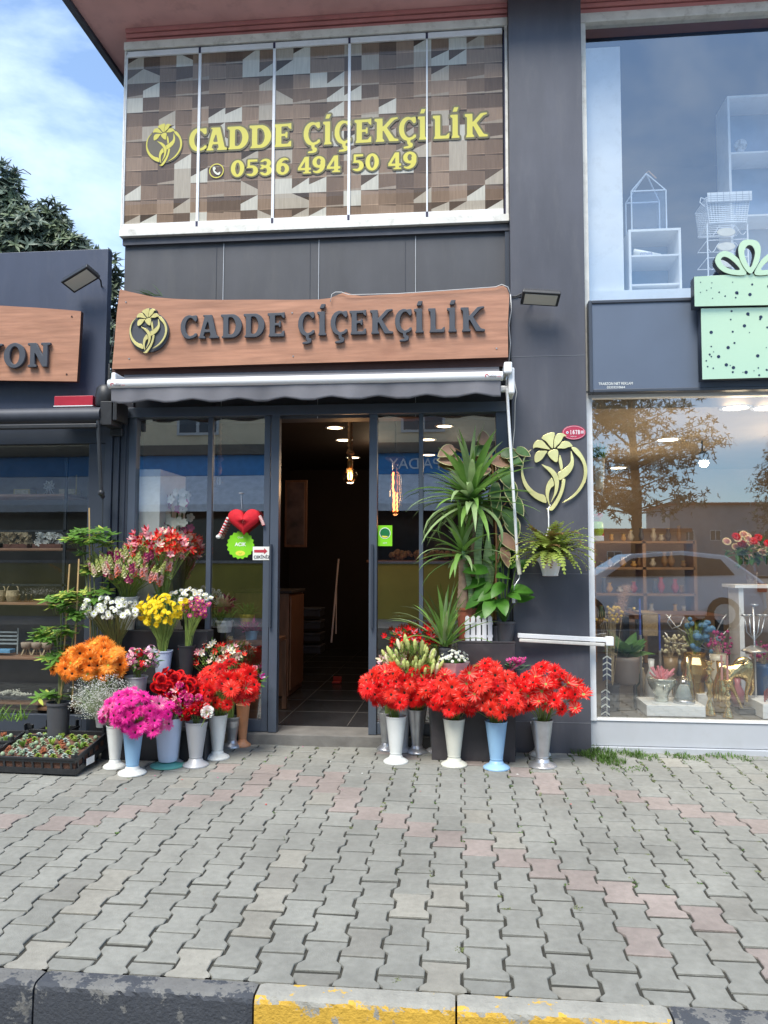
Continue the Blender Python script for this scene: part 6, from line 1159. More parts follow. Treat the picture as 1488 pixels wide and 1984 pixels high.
# ------------------------------------------------------------------ stickers and the hanging heart on the glass
YG = -.004
q = P(466, 1056, YG); o = thing('open_sticker', (q.x, YG, q.z - .13), 'round scalloped lime green sign reading AÇIK on the left glass door', 'sign'); r = .16
M_lime = pbr('lime green print', (.22, .62, .02), .4, 0, .03, 3); M_prw = pbr('white print', (.8, .82, .78), .4); M_pry = pbr('yellow print', (.75, .68, .08), .4)
shape('badge', [[((1 + .045 * math.cos(a * 18 * 6.2832 / 180)) * math.cos(a * 6.2832 / 180), (1 + .045 * math.cos(a * 18 * 6.2832 / 180)) * math.sin(a * 6.2832 / 180)) for a in range(180)]], .115, .115, (q.x, q.z), YG - .003, .0025, M_lime, o)
text('AÇIK', q.x, q.z - .008, .030, YG - .004, M_prw, o, 'lettering', .0008, 'CENTER', bold=.0012); text('Çiçek', q.x, q.z + .058, .016, YG - .004, M_prw, o, 'lettering', .0008, 'CENTER')
shape('smile', [cir(1, 24)], .042, .022, (q.x, q.z - .07), YG - .004, .0008, M_pry, o); shape('smile_mark', [cat([(-.5, .1), (0, -.5), (.5, .1), (.3, -.5), (0, -.75), (-.3, -.5)], 3)], .03, .018, (q.x, q.z - .065), YG - .005, .0006, M_lime, o)
M_heart = pbr('red plush', (.60, .008, .02), .8, 0, .12, 30, .3, 150); q = P(473, 1006, -.05); o = thing('heart_plush', (q.x, -.05, q.z - .12), 'red plush heart with striped arms hanging on the left glass door', 'plush toy')
k = MB(); vs = []; n = 28; prof = [(math.sin(t) ** 3, (13 * math.cos(t) - 5 * math.cos(2 * t) - 2 * math.cos(3 * t) - math.cos(4 * t)) / 15) for t in [6.2832 * i / 36 for i in range(36)]]
for s_, y in ((.05, -.04), (.55, -.034), (.85, -.02), (1, 0), (.85, .02), (.5, .034), (.05, .04)):
    for x_, z_ in prof: vs.append((q.x + .142 * x_ * s_, -.05 + y, q.z - .01 + .118 * (z_ * s_ + .02)))
m_ = 36; k.add(vs, [(i * m_ + j, i * m_ + (j + 1) % m_, (i + 1) * m_ + (j + 1) % m_, (i + 1) * m_ + j) for i in range(6) for j in range(m_)] + [tuple(range(m_)), tuple(range(6 * m_, 7 * m_))[::-1]]); k.build('body', M_heart, o, True)
M_str = [M_prw, M_heart]
for pts in ([(442, 1003), (434, 1020), (427, 1034), (424, 1040)], [(503, 1000), (508, 1010), (511, 1018)]):
    pp = [P(u, v, -.05) for u, v in pts]; nn_ = 18; k = MB()
    for i in range(nn_):
        f_ = lambda t: pp[min(int(t * (len(pp) - 1)), len(pp) - 2)].lerp(pp[min(int(t * (len(pp) - 1)), len(pp) - 2) + 1], t * (len(pp) - 1) - min(int(t * (len(pp) - 1)), len(pp) - 2)); k.tube([f_(i / nn_), f_((i + 1) / nn_)], .014, 8, i % 2)
    k.build('arm', M_str, o, True)
k = MB(); p = P(423, 1040, -.05); k.ball((p.x, -.05, p.z), .022, 0, 10, 7, (1, 1, .8)); k.build('hand', M_prw, o, True); k = MB(); k.tube([P(468, 985, -.02), P(467, 955, -.012)], .0015, 4); k.lathe([(.02, -.004), (.02, 0)], tuple(P(467, 955, -.012)), 12); k.build('suction_hook', pbr('clear plastic', (.6, .6, .6), .2), o)
a, b = P(488, 1085, -.06), P(524, 1059, -.06); o = thing('pull_sticker', (a.x, -.05, a.z), 'white sticker with a red arrow reading ÇEKİNİZ on the left door stile', 'sign'); k = MB(); k.box(a.x, b.x, -.0345, -.032, a.z, b.z); k.build('card', M_prw, o)
zc_ = (a.z + b.z) / 2 + .018; shape('arrow', [[(0, -.012), (.085, -.012), (.085, -.026), (.115, 0), (.085, .026), (.085, .012), (0, .012)]], 1, 1, (a.x + .012, zc_), -.0355, .0008, pbr('red print', (.45, .03, .05), .5), o)
text('ÇEKİNİZ', a.x + .008, a.z + .014, .024, -.0355, pbr('black print', (.03, .03, .05), .5), o, 'lettering', .0008, width=b.x - a.x - .016, bold=.001)
a, b = P(732, 1058, YG), P(760, 1018, YG); o = thing('door_sticker', (a.x, YG, a.z), 'lime green square sticker on the glass right of the open door', 'sticker'); k = MB(); k.box(a.x, b.x, YG - .003, YG - .0005, a.z, b.z); k.build('card', M_lime, o); cx_ = (a.x + b.x) / 2; cz_ = b.z - .065
shape('ring', [cir(1, 28)], .047, .047, (cx_, cz_), YG - .004, .0006, M_prw, o); shape('circle', [cir(1, 28)], .042, .042, (cx_, cz_), YG - .005, .0006, pbr('deep green print', (.01, .16, .05), .4), o); shape('arc', [[(math.cos(t), math.sin(t)) for t in [3.3 + .29 * i for i in range(10)]]], .028, .02, (cx_, cz_ - .018), YG - .006, .0006, M_pry, o); text('çiçek', cx_, a.z + .022, .013, YG - .004, M_prw, o, 'lettering', .0006, 'CENTER')
# ------------------------------------------------------------------ goods in the kiosk
M_shelf = pbr('kiosk shelf wood', (.24, .13, .075), .5, 0, .2, 5, stretch=(1, 6, 6)); M_straw = pbr('dried straw', (.42, .33, .20), .8, 0, .3, 40); M_goldf = pbr('dull gold frame', (.40, .28, .08), .4, .6)
sh = thing('shelf_unit', (kx(-60), .4, .1), 'dark shelf unit with wooden boards behind the kiosk window', 'shelves'); KS = .38
SV = [957, 1062, 1168, 1274, 1372]
for v in SV: z = P(80, v, .22).z; k = MB(); k.box(kx(-280), P(128, v, .22).x, .22, .62, z - .022, z); k.build('shelf_board', M_shelf, sh, bevel=.003)
for u in (-275, 128): x = P(u, 1000, .22).x; k = MB(); k.box(x - .012, x + .012, .20, .219, .14, kzz(880)); k.box(x - .012, x + .012, .64, .66, .14, kzz(880)); k.build('upright', M_black, sh)
for v in (1028, 1133): z = P(80, v, .2).z; k = MB(); k.box(kx(-280), P(128, v, .2).x, .20, .215, z - .012, z + .006); k.build('rail', M_black, sh)
zf = lambda v: P(80, v, .22).z + .0015
def xk(u): return P(u, 1000, .35).x
rg = random.Random(12)
o = thing('gift_box', (xk(44), .38, zf(957)), 'small gold framed box on the top kiosk shelf', 'box'); k = MB(); k.box(xk(28), xk(60), .32, .44, zf(957), zf(957) + .055); k.build('body', M_goldf, o, bevel=.003); k = MB(); k.box(xk(31), xk(57), .315, .3195, zf(957) + .008, zf(957) + .047); k.build('panel', M_straw, o)
o = thing('gift_box', (xk(138), .38, zf(957)), 'pale gift box at the right end of the top kiosk shelf', 'box'); k = MB(); k.box(xk(118), xk(148), .30, .42, zf(957), zf(957) + .05); k.build('body', M_straw, o, bevel=.003); k = MB(); k.box(xk(150), xk(152), .3, .31, zf(957), zf(957) + .18); k.build('gold_edge', M_goldf, o)
o = thing('ribbon_bow', (xk(92), .36, zf(957)), 'pale silver ribbon bow standing on the top kiosk shelf', 'bow'); c = Vector((xk(92), .36, zf(957) + .085)); Mr = pbr('silver ribbon', (.60, .58, .55), .4, .2, .1, 10)
k = MB()
for a in (20, 60, 120, 160, 200, -20): d = Vector((math.cos(R(a)), 0, math.sin(R(a)))); n_ = d.cross(Vector((0, 1, 0))); k.tube([c, c + d * .03 + n_ * .012, c + d * .055, c + d * .03 - n_ * .012, c], .006, 5)
k.build('loops', Mr, o); k = MB(); [k.bar(c, c + Vector((dx, 0, -.083)), .014, .003) for dx in (-.05, -.02, .02, .055)]; k.build('tails', Mr, o)
for j, (u, s_, lb) in enumerate(((-20, -120, 'basket of pale dried flowers, left on the second kiosk shelf'), (26, 0, 'row of beige dried bouquets on the second kiosk shelf'), (92, 0, 'cluster of white fabric lilies on the second kiosk shelf'))):
    c = Vector((xk(u), .40, zf(1062))); o = thing('dried_bouquet', tuple(c), lb, 'dried flowers'); m = F_wh if j == 2 else M_straw; k = MB()
    for i in range(60):
        k.M = Matrix.Translation(c + Vector((rg.uniform(-.14, .14), rg.uniform(-.05, .05), rg.uniform(.03, .15)))) @ Matrix.Rotation(rg.uniform(.6, 2), 4, 'X') @ Matrix.Rotation(rg.uniform(-1, 1), 4, 'Y') @ Matrix.Scale(rg.uniform(.018, .03), 4); [petal(k, 6.283 * q / 5, .1, 1, .6, 0, .25, 0) for q in range(5)]
    k.M = None; k.build('flowers', m, o); k = MB(); k.box(c.x - .14, c.x + .14, .35, .45, c.z, c.z + .04); k.build('tray', pbr('brown tray', (.16, .07, .05), .6), o)
for j, u in enumerate((-30, 0, 26)): c = Vector((xk(u), .38, zf(1168))); o = thing('wicker_basket', tuple(c), ['leftmost', 'middle', 'rightmost'][j] + ' small straw basket on the third kiosk shelf', 'basket'); k = MB(); k.lathe([(.045, 0), (.06, .05), (.055, .10)], tuple(c), 14); k.build('body', M_straw, o); k = MB(); k.tube([c + Vector((.055 * math.cos(t), 0, .1 + .06 * math.sin(t))) for t in [math.pi * i / 8 for i in range(9)]], .005, 5); k.build('handle', M_straw, o)
o = thing('pampas', (xk(80), .38, zf(1168)), 'fluffy white pampas plumes lying on the third kiosk shelf', 'dried grass'); k = MB()
for i in range(420): p = Vector((xk(80) + rg.gauss(0, .10), .38 + rg.gauss(0, .03), zf(1168) + .09 + rg.gauss(0, .018))); d = Vector((rg.uniform(-1, 1), rg.uniform(-1, 1), rg.uniform(-.4, 1))) * .02; k.add([p, p + Vector((.002, 0, 0)), p + d], [(0, 1, 2)])
k.build('plumes', pm('white plume', (.62, .60, .56), .3), o)
for j, u in enumerate((46, 58, 68)): c = Vector((xk(u), .33, zf(1168))); o = thing('glass_bottle', tuple(c), ['left', 'middle', 'right'][j] + ' one of three tiny glass bottles on the third kiosk shelf', 'bottle'); k = MB(); k.lathe([(.016, 0), (.018, .02), (.006, .035), (.006, .06)], tuple(c), 12); k.build('body', M_clear, o); k = MB(); k.lathe([(.007, .061), (.007, .07)], tuple(c), 8); k.build('cork', M_straw, o)
for j, u in enumerate((56, 76, 96)):
    c = Vector((xk(u), .38, zf(1274))); o = thing('pot_with_legs', tuple(c), ['left', 'middle', 'right'][j] + ' beige footed pot on the fourth kiosk shelf', 'pot'); k = MB(); k.lathe([(.025, .055), (.045, .07), (.05, .11), (.045, .115)], tuple(c), 14); k.build('bowl', pbr('beige clay', (.34, .26, .19), .7, 0, .15, 20), o, True)
    for a in (0, 2.1, 4.2): k = MB(); k.tube([c + Vector((.02 * math.cos(a), .02 * math.sin(a), .06)), c + Vector((.045 * math.cos(a), .045 * math.sin(a), 0))], .007, 6); k.build('leg', M_straw, o)
o = thing('toy_bench', (xk(14), .36, zf(1274)), 'tiny grey slatted bench with a blue seat on the fourth kiosk shelf', 'miniature bench'); Mg = pbr('grey painted wood', (.30, .32, .31), .7, 0, .15, 20)
for x in (xk(-8), xk(36)): k = MB(); k.bar((x, .40, zf(1274)), (x - .01, .42, zf(1274) + .24), .012, .012); k.build('post', Mg, o)
for i in range(4): k = MB(); k.box(xk(-8), xk(35), .40, .408, zf(1274) + .09 + .035 * i, zf(1274) + .105 + .035 * i); k.build('slat', Mg, o)
k = MB(); k.box(xk(-8), xk(34), .30, .395, zf(1274) + .02, zf(1274) + .055); k.build('seat', pbr('blue seat', (.10, .25, .40), .6, 0, .3, 20), o, bevel=.006)
o = thing('pampas', (xk(110), .5, zf(1168) - .1), 'brown feathery plume hanging inside the kiosk window', 'dried grass'); k = MB(); c = P(112, 1105, .45)
for i in range(260): t_ = rg.random(); p = c + Vector((-.09 + .2 * t_, rg.gauss(0, .01), .06 - .12 * t_ ** 1.5)); d = Vector((rg.uniform(-.2, .5), rg.uniform(-.3, .3), rg.uniform(-1, -.1))) * .05; k.add([p, p + Vector((.002, 0, .001)), p + d], [(0, 1, 2)])
k.build('plume', pbr('brown plume', (.22, .11, .07), .9), o)
o = thing('pebble_tray', (xk(15), .3, kzz(1362)), 'low heap of pale pebbles behind the bottom of the kiosk window', 'pebbles'); k = MB(); c = P(20, 1345, .2)
for i in range(220): d = rg.gauss(0, .10); k.ball((c.x + d, .2 + rg.gauss(0, .03), c.z + .035 * math.exp(-d * d / .01) * rg.random()), rg.uniform(.005, .009), 0, 5, 4)
k.build('pebbles', pbr('pale pebbles', (.45, .44, .36), .7, 0, .2, 40), o); k = MB(); k.box(c.x - .3, c.x + .25, .1, .3, c.z - .03, c.z - .006); k.build('tray', M_black, o)
# ------------------------------------------------------------------ goods in the display window at the right
DZ = zb1 - .002
def pd_(u, v, Y): return P(u, v, Y)
def ped(label, u0, u1, vt, y0, y1):
    a, b = P(u0, vt, y0), P(u1, vt, y0); o = thing('display_block', ((a.x + b.x) / 2, (y0 + y1) / 2, DZ), label, 'display block', 'white display blocks'); k = MB(); k.box(a.x, b.x, y0, y1, DZ + .002, a.z); k.build('block', M_white, o, bevel=.003); return a.z
z1_ = ped('low white display block under the silver head vase', 1253, 1367, 1366, .22, .62); z2_ = ped('low white display block at the right edge under the glass tubes', 1478, 1560, 1364, .20, .62); z3_ = ped('small white display block behind the gold candlestick', 1352, 1386, 1345, .66, .9)
M_goldc = pbr('polished gold', (.80, .60, .28), .2, 1, .08, 10); M_silv = pbr('crackled silver glaze', (.58, .60, .54), .25, .75, .25, 14, .4, 30); M_glz = glass('clear glass', (.93, .95, .95), .12)
# head vase with pink coral plant
c = P(1282, 1364, .40); c.z = z1_ + .001; o = thing('head_vase', tuple(c), 'silver head shaped vase holding a pink coral plant', 'vase'); k = MB(); k.lathe([(.05, 0), (.06, .02), (.052, .045), (.07, .08), (.105, .14), (.115, .19), (.11, .20), (.10, .17)], tuple(c), 20, sy=.9); k.ball((c.x, c.y - .095, c.z + .125), .02, 0, 8, 6, (.7, 1, 1.6)); k.ball((c.x - .04, c.y - .09, c.z + .15), .016, 0, 8, 5, (1.3, .6, .5)); k.ball((c.x + .04, c.y - .09, c.z + .15), .016, 0, 8, 5, (1.3, .6, .5)); k.build('body', M_silv, o, True)
k = MB(); 
for i in range(26):
    a = rg.uniform(0, 6.28); d = rg.uniform(.02, .13); b = c + Vector((0, 0, .17)); m_ = b + Vector((math.cos(a) * d * .6, math.sin(a) * d * .5, rg.uniform(.02, .07))); e = m_ + Vector((math.cos(a) * d * .4, 0, rg.uniform(.02, .08))); k.tube([b, m_, e], .008, 5)
k.build('coral', pbr('pink coral', (.80, .30, .34), .6), o)
# glass dome
c = P(1325, 1362, .36); c.z = z1_ + .001; o = thing('glass_dome', tuple(c), 'glass dome on a silver base beside the head vase', 'glass dome'); k = MB(); k.lathe([(.085, 0), (.09, .012), (.085, .03)], tuple(c), 28); k.build('base', M_steel, o, True); k = MB(); k.lathe([(.08, .031), (.08, .15), (.07, .19), (.04, .215), (.001, .225)], tuple(c), 28, cap0=False, cap1=False); k.build('dome', glass('dome glass', (.86, .9, .9), .2), o, True); k = MB(); k.lathe([(.07, .032), (.055, .1), (.03, .15)], tuple(c), 12); k.build('white_core', pbr('frosted white', (.6, .62, .62), .6), o, True)
# tall gold head vase
c = P(1348, 1345, .78); o = thing('gold_vase', (c.x, .78, DZ), 'tall gold faceted head vase behind the glass dome', 'vase'); h = P(1348, 1265, .78).z - DZ; k = MB(); k.lathe([(.07, .002), (.08, h * .25), (.075, h * .45), (.115, h * .62), (.12, h * .8), (.09, h * .93), (.10, h), (.085, h * .97)], (c.x, .78, DZ), 9); k.build('body', M_goldc, o)
k = MB()
for i in range(90): a = rg.uniform(0, 6.28); el = rg.uniform(1.0, 1.5); longleaf(k, Vector((c.x, .78, DZ + h * .95)), a, el, rg.uniform(.2, .38), .006, .5, 0, 4)
k.build('grass', pm('lime blades', (.30, .40, .08), .2), o)
k = MB()
for i in range(26): p = (c.x + .05 + rg.gauss(0, .05), .74 + rg.uniform(-.04, .04), DZ + h + rg.uniform(.02, .32)); k.ball(p, rg.uniform(.02, .035), 0, 8, 5)
k.build('blue_flowers', pbr('dusty blue flowers', (.10, .22, .36), .7, 0, .3, 20), o)
# candlesticks
def stick(label, u, vb_, vt, Y, m, candles=0, s=1):
    c = P(u, vb_, Y); z0 = max(c.z, DZ + .002); h = P(u, vt, Y).z - z0; o = thing('candlestick', (c.x, Y, z0), label, 'candlestick', 'gold candlesticks in the display window'); k = MB(); k.lathe([(.045 * s, 0), (.042 * s, h * .04), (.022 * s, h * .22), (.012 * s, h * .3), (.024 * s, h * .38), (.012 * s, h * .46), (.026 * s, h * .56), (.03 * s, h * .64), (.012 * s, h * .70), (.016 * s, h * .80), (.04 * s, h * .84), (.014 * s, h * .88), (.025 * s, h * .96), (.045 * s, h), (.02 * s, h)], (c.x, Y, z0), 16); k.build('stick', m, o, True); return Vector((c.x, Y, z0 + h)), o
stick('tallest gold candlestick left of the gold horse', 1376, 1386, 1280, .30, M_goldc, s=1.1); t1, o1 = stick('gold candlestick with pink candles before the horse', 1411, 1394, 1318, .22, M_goldc, s=.95); 
for dx in (-.035, .01): k = MB(); k.tube([t1 + Vector((dx, .02, .001)), t1 + Vector((dx, .02, .20))], .009, 8); k.build('candle', pbr('pink wax', (.62, .30, .28), .5), o1)
# gold horse
b = P(1452, 1378, .42); o = thing('horse_statue', (b.x, .42, DZ), 'gold prancing horse statue on a dark base in the display window', 'statue'); k = MB(); k.box(b.x - .10, b.x + .09, .36, .48, DZ + .002, DZ + .05); k.build('base', pbr('dark stone base', (.06, .065, .075), .5), o, bevel=.004)
me = bpy.data.meshes.new('horse'); q = lambda u, v, y=.42: P(u, v, y)
J = {'pel': q(1406, 1298), 'mid': q(1425, 1300), 'che': q(1447, 1300), 'nk': q(1449, 1284), 'nk2': q(1441, 1276), 'hd': q(1430, 1281), 'mz': q(1420, 1291), 'fl1': q(1452, 1318, .40), 'fl2': q(1446, 1340, .40), 'fl3': q(1447, 1362, .40), 'fr1': q(1456, 1316, .44), 'fr2': q(1459, 1335, .44), 'fr3': q(1452, 1348, .44), 'hl1': q(1412, 1322, .40), 'hl2': q(1424, 1342, .40), 'hl3': q(1440, 1378, .40), 'hr1': q(1400, 1318, .44), 'hr2': q(1398, 1342, .44), 'hr3': q(1404, 1372, .44), 'tl': q(1398, 1292), 'tl2': q(1392, 1320)}
E_ = [('pel', 'mid'), ('mid', 'che'), ('che', 'nk'), ('nk', 'nk2'), ('nk2', 'hd'), ('hd', 'mz'), ('che', 'fl1'), ('fl1', 'fl2'), ('fl2', 'fl3'), ('che', 'fr1'), ('fr1', 'fr2'), ('fr2', 'fr3'), ('pel', 'hl1'), ('hl1', 'hl2'), ('hl2', 'hl3'), ('pel', 'hr1'), ('hr1', 'hr2'), ('hr2', 'hr3'), ('pel', 'tl'), ('tl', 'tl2')]
RD = dict(pel=.068, mid=.06, che=.066, nk=.045, nk2=.034, hd=.028, mz=.016, fl1=.026, fl2=.014, fl3=.011, fr1=.026, fr2=.014, fr3=.011, hl1=.034, hl2=.016, hl3=.011, hr1=.034, hr2=.016, hr3=.011, tl=.02, tl2=.012)
ks_ = list(J); me.from_pydata([tuple(J[n] - wloc(o)) for n in ks_], [(ks_.index(a), ks_.index(b)) for a, b in E_], []); ho = bpy.data.objects.new('horse_body', me); COL.objects.link(ho); ho.parent = o; me.materials.append(M_goldc)
me.skin_vertices.new(name='') if hasattr(me.skin_vertices, 'new') and not me.skin_vertices else None
md_ = ho.modifiers.new('skin', 'SKIN')
if len(me.skin_vertices) == 0:
    import bmesh
    bm = bmesh.new(); bm.from_mesh(me); bm.verts.layers.skin.verify(); bm.to_mesh(me); bm.free()
for i, n in enumerate(ks_): sv_ = me.skin_vertices[0].data[i]; sv_.radius = (RD[n], RD[n]); sv_.use_root = n == 'pel'
ho.modifiers.new('sub', 'SUBSURF').levels = 2; ho.modifiers['sub'].render_levels = 2
# planter on legs with rubber plant
c = P(1213, 1325, .55); z0 = P(1213, 1325, .55).z; o = thing('planter_on_legs', (c.x, .55, DZ), 'grey brown planter on black legs with big green leaves', 'planter'); k = MB(); k.lathe([(.09, 0), (.105, .02), (.115, .2), (.117, .235), (.10, .235)], (c.x, .55, z0), 24); k.build('pot', pbr('taupe pot', (.20, .16, .14), .5, 0, .08, 5), o, True)
for a in (.6, 2.2, 3.8, 5.4): k = MB(); k.tube([(c.x + .09 * math.cos(a), .55 + .09 * math.sin(a), z0 + .1), (c.x + .10 * math.cos(a), .55 + .10 * math.sin(a), DZ + .002)], .008, 6); k.build('leg', M_black, o)
k = MB()
for i in range(20): a = i * 2.4; el = rg.uniform(.3, 1.3); leafblade(k, (c.x, .55, z0 + .22), (math.cos(a) * math.cos(el), math.sin(a) * .6 * math.cos(el), math.sin(el)), (0, -.3, 1), rg.uniform(.18, .28), .11, 0, .35, 6)
k.build('foliage', pm('cabbage green', (.08, .20, .05), .2, .4), o)
# yellow craspedia and pampas
c = P(1185, 1215, .45); o = thing('dried_bouquet', (c.x, .45, DZ), 'dried yellow balls and peach pampas behind the window frame', 'dried flowers'); k = MB(); pot(o, c.x, .45, DZ + .003, DZ + .22, .06, .05, M_bpot)
for i in range(34): k.ball((c.x + rg.gauss(0, .06), .45 + rg.gauss(0, .03), P(1185, 1175 + 30 * rg.random(), .45).z), .013, 0, 8, 5)
k.build('yellow_balls', pbr('mustard balls', (.62, .40, .05), .8), o); k = MB(); [k.tube([(c.x, .45, DZ + .2), (c.x + rg.gauss(0, .06), .45, P(1185, 1185, .45).z)], .002, 4) for _ in range(20)]; k.build('stems', M_straw, o)
k = MB(); q0, q1 = P(1196, 1200, .5), P(1215, 1135, .5)
for i in range(900): t_ = rg.random(); p = q0.lerp(q1, t_) + Vector((rg.gauss(0, .025), rg.gauss(0, .02), 0)); d = Vector((rg.uniform(-1, 1), rg.uniform(-1, 1), rg.uniform(-.2, 1))) * .035; k.add([p, p + Vector((.0025, 0, .001)), p + d], [(0, 1, 2)])
k.build('plume', pm('peach plume', (.62, .38, .24), .3), o)
# wooden bench with burlap and blue candles in the middle distance
o = thing('display_table', (P(1300, 1200, 1.4).x, 1.5, DZ), 'low dark table in the middle of the right hand shop', 'table'); a, b = P(1225, 1190, 1.4), P(1400, 1190, 1.4); k = MB(); k.box(a.x, b.x, 1.3, 2.0, a.z - .04, a.z); k.build('table_top', M_oak, o)
for x in (a.x + .05, b.x - .05):
    for y in (1.35, 1.95): k = MB(); k.box(x - .03, x + .03, y - .03, y + .03, DZ + .002, a.z - .042); k.build('leg', M_black, o)
o = thing('burlap_cloth', (P(1258, 1200, 1.25).x, 1.28, P(1258, 1230, 1.28).z), 'burlap cloth hanging over the left end of the low table', 'cloth'); k = MB(); a2, b2 = P(1245, 1190, 1.27), P(1275, 1232, 1.27); k.box(a2.x, b2.x, 1.27, 1.28, b2.z, a2.z + .012); k.box(a2.x, b2.x, 1.281, 1.7, a2.z + .003, a2.z + .012); k.build('cloth', pbr('burlap', (.36, .26, .14), .9, 0, .25, 60, .3, 200), o)
# shelves on the back wall with colourful goods
M_shw = pbr('brown back shelf', (.30, .17, .08), .5, 0, .15, 4); o = thing('shelf_unit', (P(1250, 1050, 3.6).x, 3.7, zb1), 'tall brown shelf unit along the back wall of the right hand shop', 'shelves'); a, b = P(1150, 1000, 3.6).x, P(1345, 1000, 3.6).x
for i in range(4): z = .75 + i * .33; k = MB(); k.box(a, b, 3.6, 4.0, z, z + .03); k.build('shelf_board', M_shw, o)
for x in (a, (a + b) / 2, b): k = MB(); k.box(x - .02, x + .02, 3.6, 4.0, zb1 + .01, 1.78); k.build('upright', M_shw, o)
cnm = ['dark red', 'black', 'beige', 'brown', 'dull green', 'orange']; od = ['first', 'second', 'third', 'fourth', 'fifth', 'sixth', 'seventh', 'eighth', 'ninth']; cols = [(.45, .04, .04), (.10, .10, .12), (.55, .5, .42), (.30, .18, .08), (.12, .2, .14), (.6, .35, .1)]
for j in range(4):
    for i in range(9):
        x = a + .06 + (b - a - .12) * (i + rg.uniform(.2, .8)) / 9; z = .752 + j * .33 + .03; hh = rg.uniform(.06, .2); ci = rg.randrange(6); m = pbr('shop ware ' + cnm[ci], cols[ci], .5); o2 = thing('small_vase', (x, 3.75, z), 'small %s vase, %s from the left on the %s back shelf' % (cnm[ci], od[i], ['lowest', 'second lowest', 'middle', 'second highest', 'highest'][j]), 'vase', 'small wares on the back shelves'); k = MB(); k.lathe([(.02, 0), (.045 * rg.uniform(.7, 1.2), hh * .4), (.02, hh * .8), (.03, hh)], (x, 3.75, z), 10); k.build('body', m, o2, True); k = MB(); k.lathe([(.031, hh + .001), (.031, hh + .008)], (x, 3.75, z), 10); k.build('rim', M_goldf, o2)
M_down2 = emit('shop downlight', (1, .80, .55), 8)
for (u, v, w_) in [(1425, 789, 'large one near the gift box sign'), (1294, 851, 'middle one over the display'), (1179, 917, 'left one near the pillar'), (1486, 789, 'at the right picture edge'), (1458, 973, 'deep right one'), (1483, 973, 'deepest at the right edge')]:
    p = ceil_pt(u, v, 2.78); p.y = min(p.y, 4.2) ; p = P(u, v, p.y) if False else p
    if p.y < 4.4: down(p.x, p.y, 2.779, .10, M_down2, 'round shop downlight, ' + w_)
q = P(1364, 897, 1.8); o = thing('spotlight', tuple(q), 'bright bare spotlight glaring inside the right display window', 'spotlight'); k = MB(); k.ball(tuple(q), .045, 0, 16, 10); k.build('bulb', emit('spot glare', (1, .78, .45), 40), o, True); k = MB(); k.tube([q + Vector((0, .05, .03)), (q.x, 1.85, 2.77)], .008, 6); k.lathe([(.05, .02), (.055, .10), (.03, .12)], tuple(q), 14); k.build('holder', M_black, o)
for (x, y, z, e) in ((3.2, 1.3, 2.2, 14), (2.0, 2.6, 2.1, 9), (5.0, 2.2, 2.2, 9), (1.9, .55, 2.0, 7), (2.9, .5, 2.0, 7)):
    l_ = bpy.data.lights.new('lamp_light', 'POINT'); l_.energy = e; l_.color = (1, .78, .52); l_.shadow_soft_size = .1; lo = bpy.data.objects.new('lamp_light', l_); COL.objects.link(lo); lo.location = (x, y, z)
# grass pot on a bark column at the left of the window, white side shelf with green pot
c = P(1160, 940, .30); o = thing('grass_pot', tuple(c), 'green grass in a pale bark pot high beside the window frame', 'potted plant'); k = MB(); k.lathe([(.04, P(1160, 948, .3).z - c.z), (.055, P(1160, 888, .3).z - c.z)], tuple(c), 8); k.build('pot', pbr('pale bark', (.42, .36, .27), .8, 0, .3, 14, .5, 20), o); k = MB(); g1 = P(1160, 888, .3)
for i in range(120): longleaf(k, g1 + Vector((rg.uniform(-.05, .05), rg.uniform(-.04, .04), 0)), rg.uniform(0, 6.28), rg.uniform(1, 1.5), rg.uniform(.08, .16), .006, .4, 0, 3)
k.build('grass', G_leaf2, o)
a, b = P(1148, 1048, .2), P(1170, 1038, .2); o = thing('wall_shelf', (a.x, .3, a.z), 'small white wall shelf holding a lime green pot', 'shelf'); k = MB(); k.box(XW + .06, b.x, .2, .5, a.z, b.z); k.box(XW + .06, XW + .075, .21, .49, a.z - .12, a.z - .001); k.build('board', M_white, o, bevel=.003)
c = P(1159, 1037, .3); o = thing('lime_pot', (c.x, .3, b.z + .001), 'lime green pot with a red flower on the small white shelf', 'pot'); k = MB(); k.lathe([(.03, .0), (.045, .03), (.045, .09), (.035, .12)], (c.x, .3, b.z + .002), 18); k.build('pot', pbr('lime glaze', (.30, .45, .02), .3), o, True); k = MB(); [k.ball((c.x + rg.uniform(-.03, .03), .3 + rg.uniform(-.02, .02), b.z + .14 + rg.uniform(-.01, .05)), .018, 0, 7, 5) for _ in range(9)]; k.build('flower', F_crim, o)
